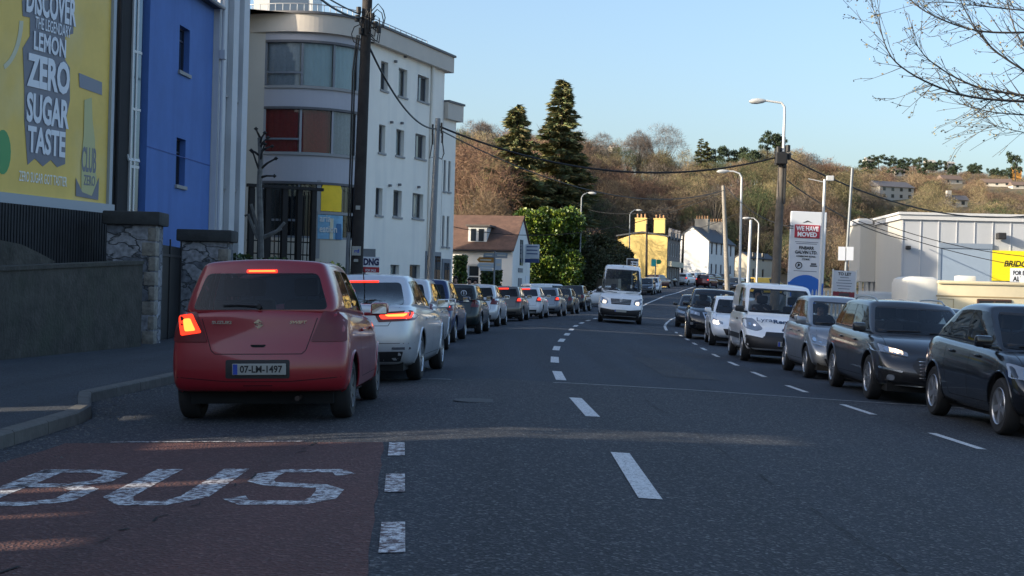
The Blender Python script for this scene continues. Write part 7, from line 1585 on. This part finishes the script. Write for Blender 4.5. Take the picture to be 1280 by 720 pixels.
# caravan / motorhome
cY = 46.; a, b = at(1132, 380, cY), at(1330, 380, cY); CW = b.x-a.x; zt = at(1170, 347, cY).z; z0 = gz(a.x, cY); Hc = zt-z0+.02
h = thing('caravan', 'cream caravan parked behind the oncoming cars', 'caravan', (a.x, cY, z0), R(-2)); CP = paint('caravan_cream', (.60, .52, .34), 0, .5); CWH = M('caravan_white', (.66, .64, .58), .5, var=.05)
m = MB(); m.bbox(.95, CW, 0, 2.2, .45, Hc-.16, .10); m.build('body', CP, h, True); m = MB(); m.bbox(0, 1.1, -.03, 2.23, .5, Hc, .22); m.build('front_cap', CWH, h, True); m = MB(); m.bbox(1.0, CW+.1, -.06, 2.26, Hc-.22, Hc-.10, .05); m.build('roof', CP, h, True)
for x_ in (2.0, 4.1): m = MB(); m.bbox(x_-.25, x_+.3, .3, .9, Hc-.12, Hc+.07, .04); m.build('roof_vent', CWH, h, True)
m = MB(); m.box(.95, CW, -.012, -.001, Hc-.62, Hc-.58); m.build('trim_strip', M('trim_tan', (.35, .26, .14), .5), h)
a1 = at(1220, 375, cY).x-a.x; m = MB(); m.bbox(a1, a1+1.1, -.04, .02, Hc-1.08, Hc-.66, .03); w_ = m.build('window', M('brown_frame', (.06, .03, .02), .4), h); m = MB(); m.box(a1+.07, a1+.52, -.046, -.041, Hc-1.02, Hc-.72); m.build('pane', WIN, w_); m = MB(); m.box(a1+.58, a1+1.03, -.046, -.041, Hc-1.02, Hc-.72); m.build('pane', WIN, w_)
a1 = at(1172, 375, cY).x-a.x; m = MB(); 
for q in ((a1, a1+.5, Hc-.70, Hc-.68), (a1, a1+.02, Hc-1.3, Hc-.70), (a1+.48, a1+.5, Hc-1.3, Hc-.70)): m.box(q[0], q[1], -.012, -.001, q[2], q[3])
m.build('hatch_outline', MATS['trim_tan'], h)
wheel(.31, 'cap', h, 3.2, .0, 1).matrix_local = Matrix.Translation((3.2, .12, .31)) @ Matrix.Rotation(-math.pi/2, 4, 'Z')
# ---------------------------------------------------------------- people
SKIN = M('skin', (.42, .25, .18), .6); HAIRD = M('dark_hair', (.012, .010, .010), .7)
def person(label, loc, rz, joints, cloth, legs, hair, group=None):
    """joints: dict name->(x,y,z), +y is forwards"""
    h = thing('person', label, 'person', loc, rz, group); J = joints
    V = ['pelvis', 'waist', 'chest', 'neck', 'head0', 'head1', 'shL', 'elL', 'wrL', 'shR', 'elR', 'wrR', 'hipL', 'knL', 'anL', 'toL', 'hipR', 'knR', 'anR', 'toR']; rad = dict(pelvis=.135, waist=.12, chest=.145, neck=.055, head0=.075, head1=.085, shL=.07, elL=.045, wrL=.03, shR=.07, elR=.045, wrR=.03, hipL=.09, knL=.06, anL=.04, toL=.035, hipR=.09, knR=.06, anR=.04, toR=.035)
    E_ = [('pelvis', 'waist'), ('waist', 'chest'), ('chest', 'neck'), ('neck', 'head0'), ('head0', 'head1'), ('chest', 'shL'), ('shL', 'elL'), ('elL', 'wrL'), ('chest', 'shR'), ('shR', 'elR'), ('elR', 'wrR'), ('pelvis', 'hipL'), ('hipL', 'knL'), ('knL', 'anL'), ('anL', 'toL'), ('pelvis', 'hipR'), ('hipR', 'knR'), ('knR', 'anR'), ('anR', 'toR')]
    vs = [J[k] for k in V]; es = [(V.index(a), V.index(b)) for a, b in E_]; rs = [rad[k] for k in V]
    for s_ in 'LR':
        w_ = Vector(J['wr'+s_]); d = (w_-Vector(J['el'+s_])).normalized(); sd = d.orthogonal().normalized(); i0 = len(vs); vs.append(tuple(w_+d*.06)); rs.append(.032); es.append((V.index('wr'+s_), i0))
        for k in range(4): a = len(vs); vs.append(tuple(w_+d*(.10)+sd*(.024*(k-1.5)))); vs.append(tuple(w_+d*(.155+.012*(k in (1, 2)))+sd*(.026*(k-1.5)))); rs += [.011, .009]; es += [(i0, a), (a, a+1)]
        a = len(vs); vs.append(tuple(w_+d*.09+sd*.055)); rs.append(.011); es.append((i0, a))
    me = bpy.data.meshes.new('body'); me.from_pydata(vs, es, []); o = bpy.data.objects.new('tmp', me); COL.objects.link(o); sk = o.modifiers.new('s', 'SKIN'); o.modifiers.new('u', 'SUBSURF').levels = 1
    for i, sv_ in enumerate(me.skin_vertices[0].data): sv_.radius = (rs[i], rs[i]); sv_.use_root = (i == 0)
    em = eval_mesh(o); bpy.data.objects.remove(o)
    for mt in (cloth, legs, SKIN): em.materials.append(mt)
    zp = J['pelvis'][2]; zn = J['neck'][2]
    for p in em.polygons:
        c = p.center; k = 0 if c.z > zp-.02 else 1
        if c.z > zn: k = 2
        for s_ in 'LR':
            if (c-Vector(J['wr'+s_])).length < .13 and (c-Vector(J['el'+s_])).length > (Vector(J['wr'+s_])-Vector(J['el'+s_])).length*.9: k = 2
            if c.z < max(J['anL'][2], J['anR'][2])+.0 and (c-Vector(J['to'+s_])).length < .2: k = 1
        p.material_index = k
    em.name = 'body'; link('body', em, h, True, 60); hc = (Vector(J['head0'])+Vector(J['head1']))/2; m = MB()
    hv = []; bm = bmesh.new(); bmesh.ops.create_icosphere(bm, subdivisions=2, radius=1)
    for v in bm.verts: c = v.co; v.co = Vector((c.x*.105, c.y*.115-.02, c.z*.14+.02-(.10*hair if (c.z < -.2 and c.y < .1) else 0)))+hc+Vector((0, -.02, .015)); 
    bmesh.ops.delete(bm, geom=[v for v in bm.verts if v.co.y > hc.y+.045 and v.co.z < hc.z+.055], context='VERTS'); hm = bpy.data.meshes.new('hair'); bm.to_mesh(hm); bm.free(); hm.materials.append(HAIRD); link('hair', hm, h, True, 80)
    for sx in (-1, 1): m = MB(); m.lathe([(.001, -.008), (.012, 0), (.001, .008)], 'y', 6, (hc.x+sx*.033, hc.y+.085, hc.z+.01)); m.build('eye', BLK, h)
    m = MB(); m.prism([(hc.y+.075, hc.z-.03), (hc.y+.115, hc.z-.025), (hc.y+.08, hc.z+.02)], 'x', hc.x-.012, hc.x+.012); m.build('nose', SKIN, h); m = MB(); m.box(hc.x-.025, hc.x+.025, hc.y+.07, hc.y+.089, hc.z-.058, hc.z-.05); m.build('mouth', M('lips', (.25, .08, .07), .5), h)
    return h
def standing(stride=.18, s_=1.):
    J = dict(pelvis=(0, 0, .95), waist=(0, .0, 1.1), chest=(0, .01, 1.32), neck=(0, .02, 1.48), head0=(0, .03, 1.56), head1=(0, .04, 1.68), shL=(-.17, 0, 1.40), elL=(-.22, -.06, 1.13), wrL=(-.2, .05, .90), shR=(.17, 0, 1.40), elR=(.22, .02, 1.13), wrR=(.2, .12, .93), hipL=(-.09, 0, .90), knL=(-.10, stride*.6, .50), anL=(-.10, stride*.7, .09), toL=(-.11, stride*.7+.16, .03), hipR=(.09, 0, .90), knR=(.10, -stride*.1, .50), anR=(.10, -stride, .10), toR=(.11, -stride+.16, .03))
    return {k: tuple(c*s_ for c in v) for k, v in J.items()}
def seated():
    return dict(pelvis=(0, 0, .0), waist=(0, -.04, .16), chest=(0, -.08, .38), neck=(0, -.08, .54), head0=(0, -.06, .62), head1=(0, -.05, .74), shL=(-.18, -.06, .46), elL=(-.24, .12, .26), wrL=(-.15, .36, .32), shR=(.18, -.06, .46), elR=(.24, .12, .26), wrR=(.15, .36, .32), hipL=(-.10, .05, -.0), knL=(-.14, .45, .10), anL=(-.14, .72, -.22), toL=(-.14, .88, -.24), hipR=(.10, .05, -.0), knR=(.14, .45, .10), anR=(.14, .72, -.22), toR=(.14, .88, -.24))
NAVY = M('navy_coat', (.012, .014, .03), .9); GRY = M('grey_jacket', (.10, .10, .11), .9); TRS = M('dark_trousers', (.015, .015, .018), .9); LSH = M('pale_shirt', (.45, .46, .48), .85)
for px, Y, lab, cl, hair in ((569.5, 58., 'person with long dark hair walking on the footpath beyond the blue hatchback', NAVY, 1), (587, 65., 'person in a dark coat on the footpath left of the hedge', NAVY, .4), (594, 68., 'person in a grey jacket near the direction signs', GRY, .3)):
    p_ = at(px, 350, Y); person(lab, (p_.x, Y, zg(p_.x, Y)), R(180), standing(.18), cl, TRS, hair)
def driver(label, cx_, cy_, yaw, lx, ly, lz, cl):
    c, s_ = math.cos(yaw), math.sin(yaw); X = cx_+lx*c+ly*s_; Y = cy_-lx*s_+ly*c; person(label, (X, Y, gz(X, Y)+lz), -yaw, seated(), cl, TRS, .2)
driver('person in a pale shirt driving the white delivery van', XPAR[0], XPAR[1], R(183), .40, .42, .86, LSH); driver('person in dark clothes driving the silver grey small car', XC4[0], XC4[1], R(182), .34, .05, .62, NAVY)
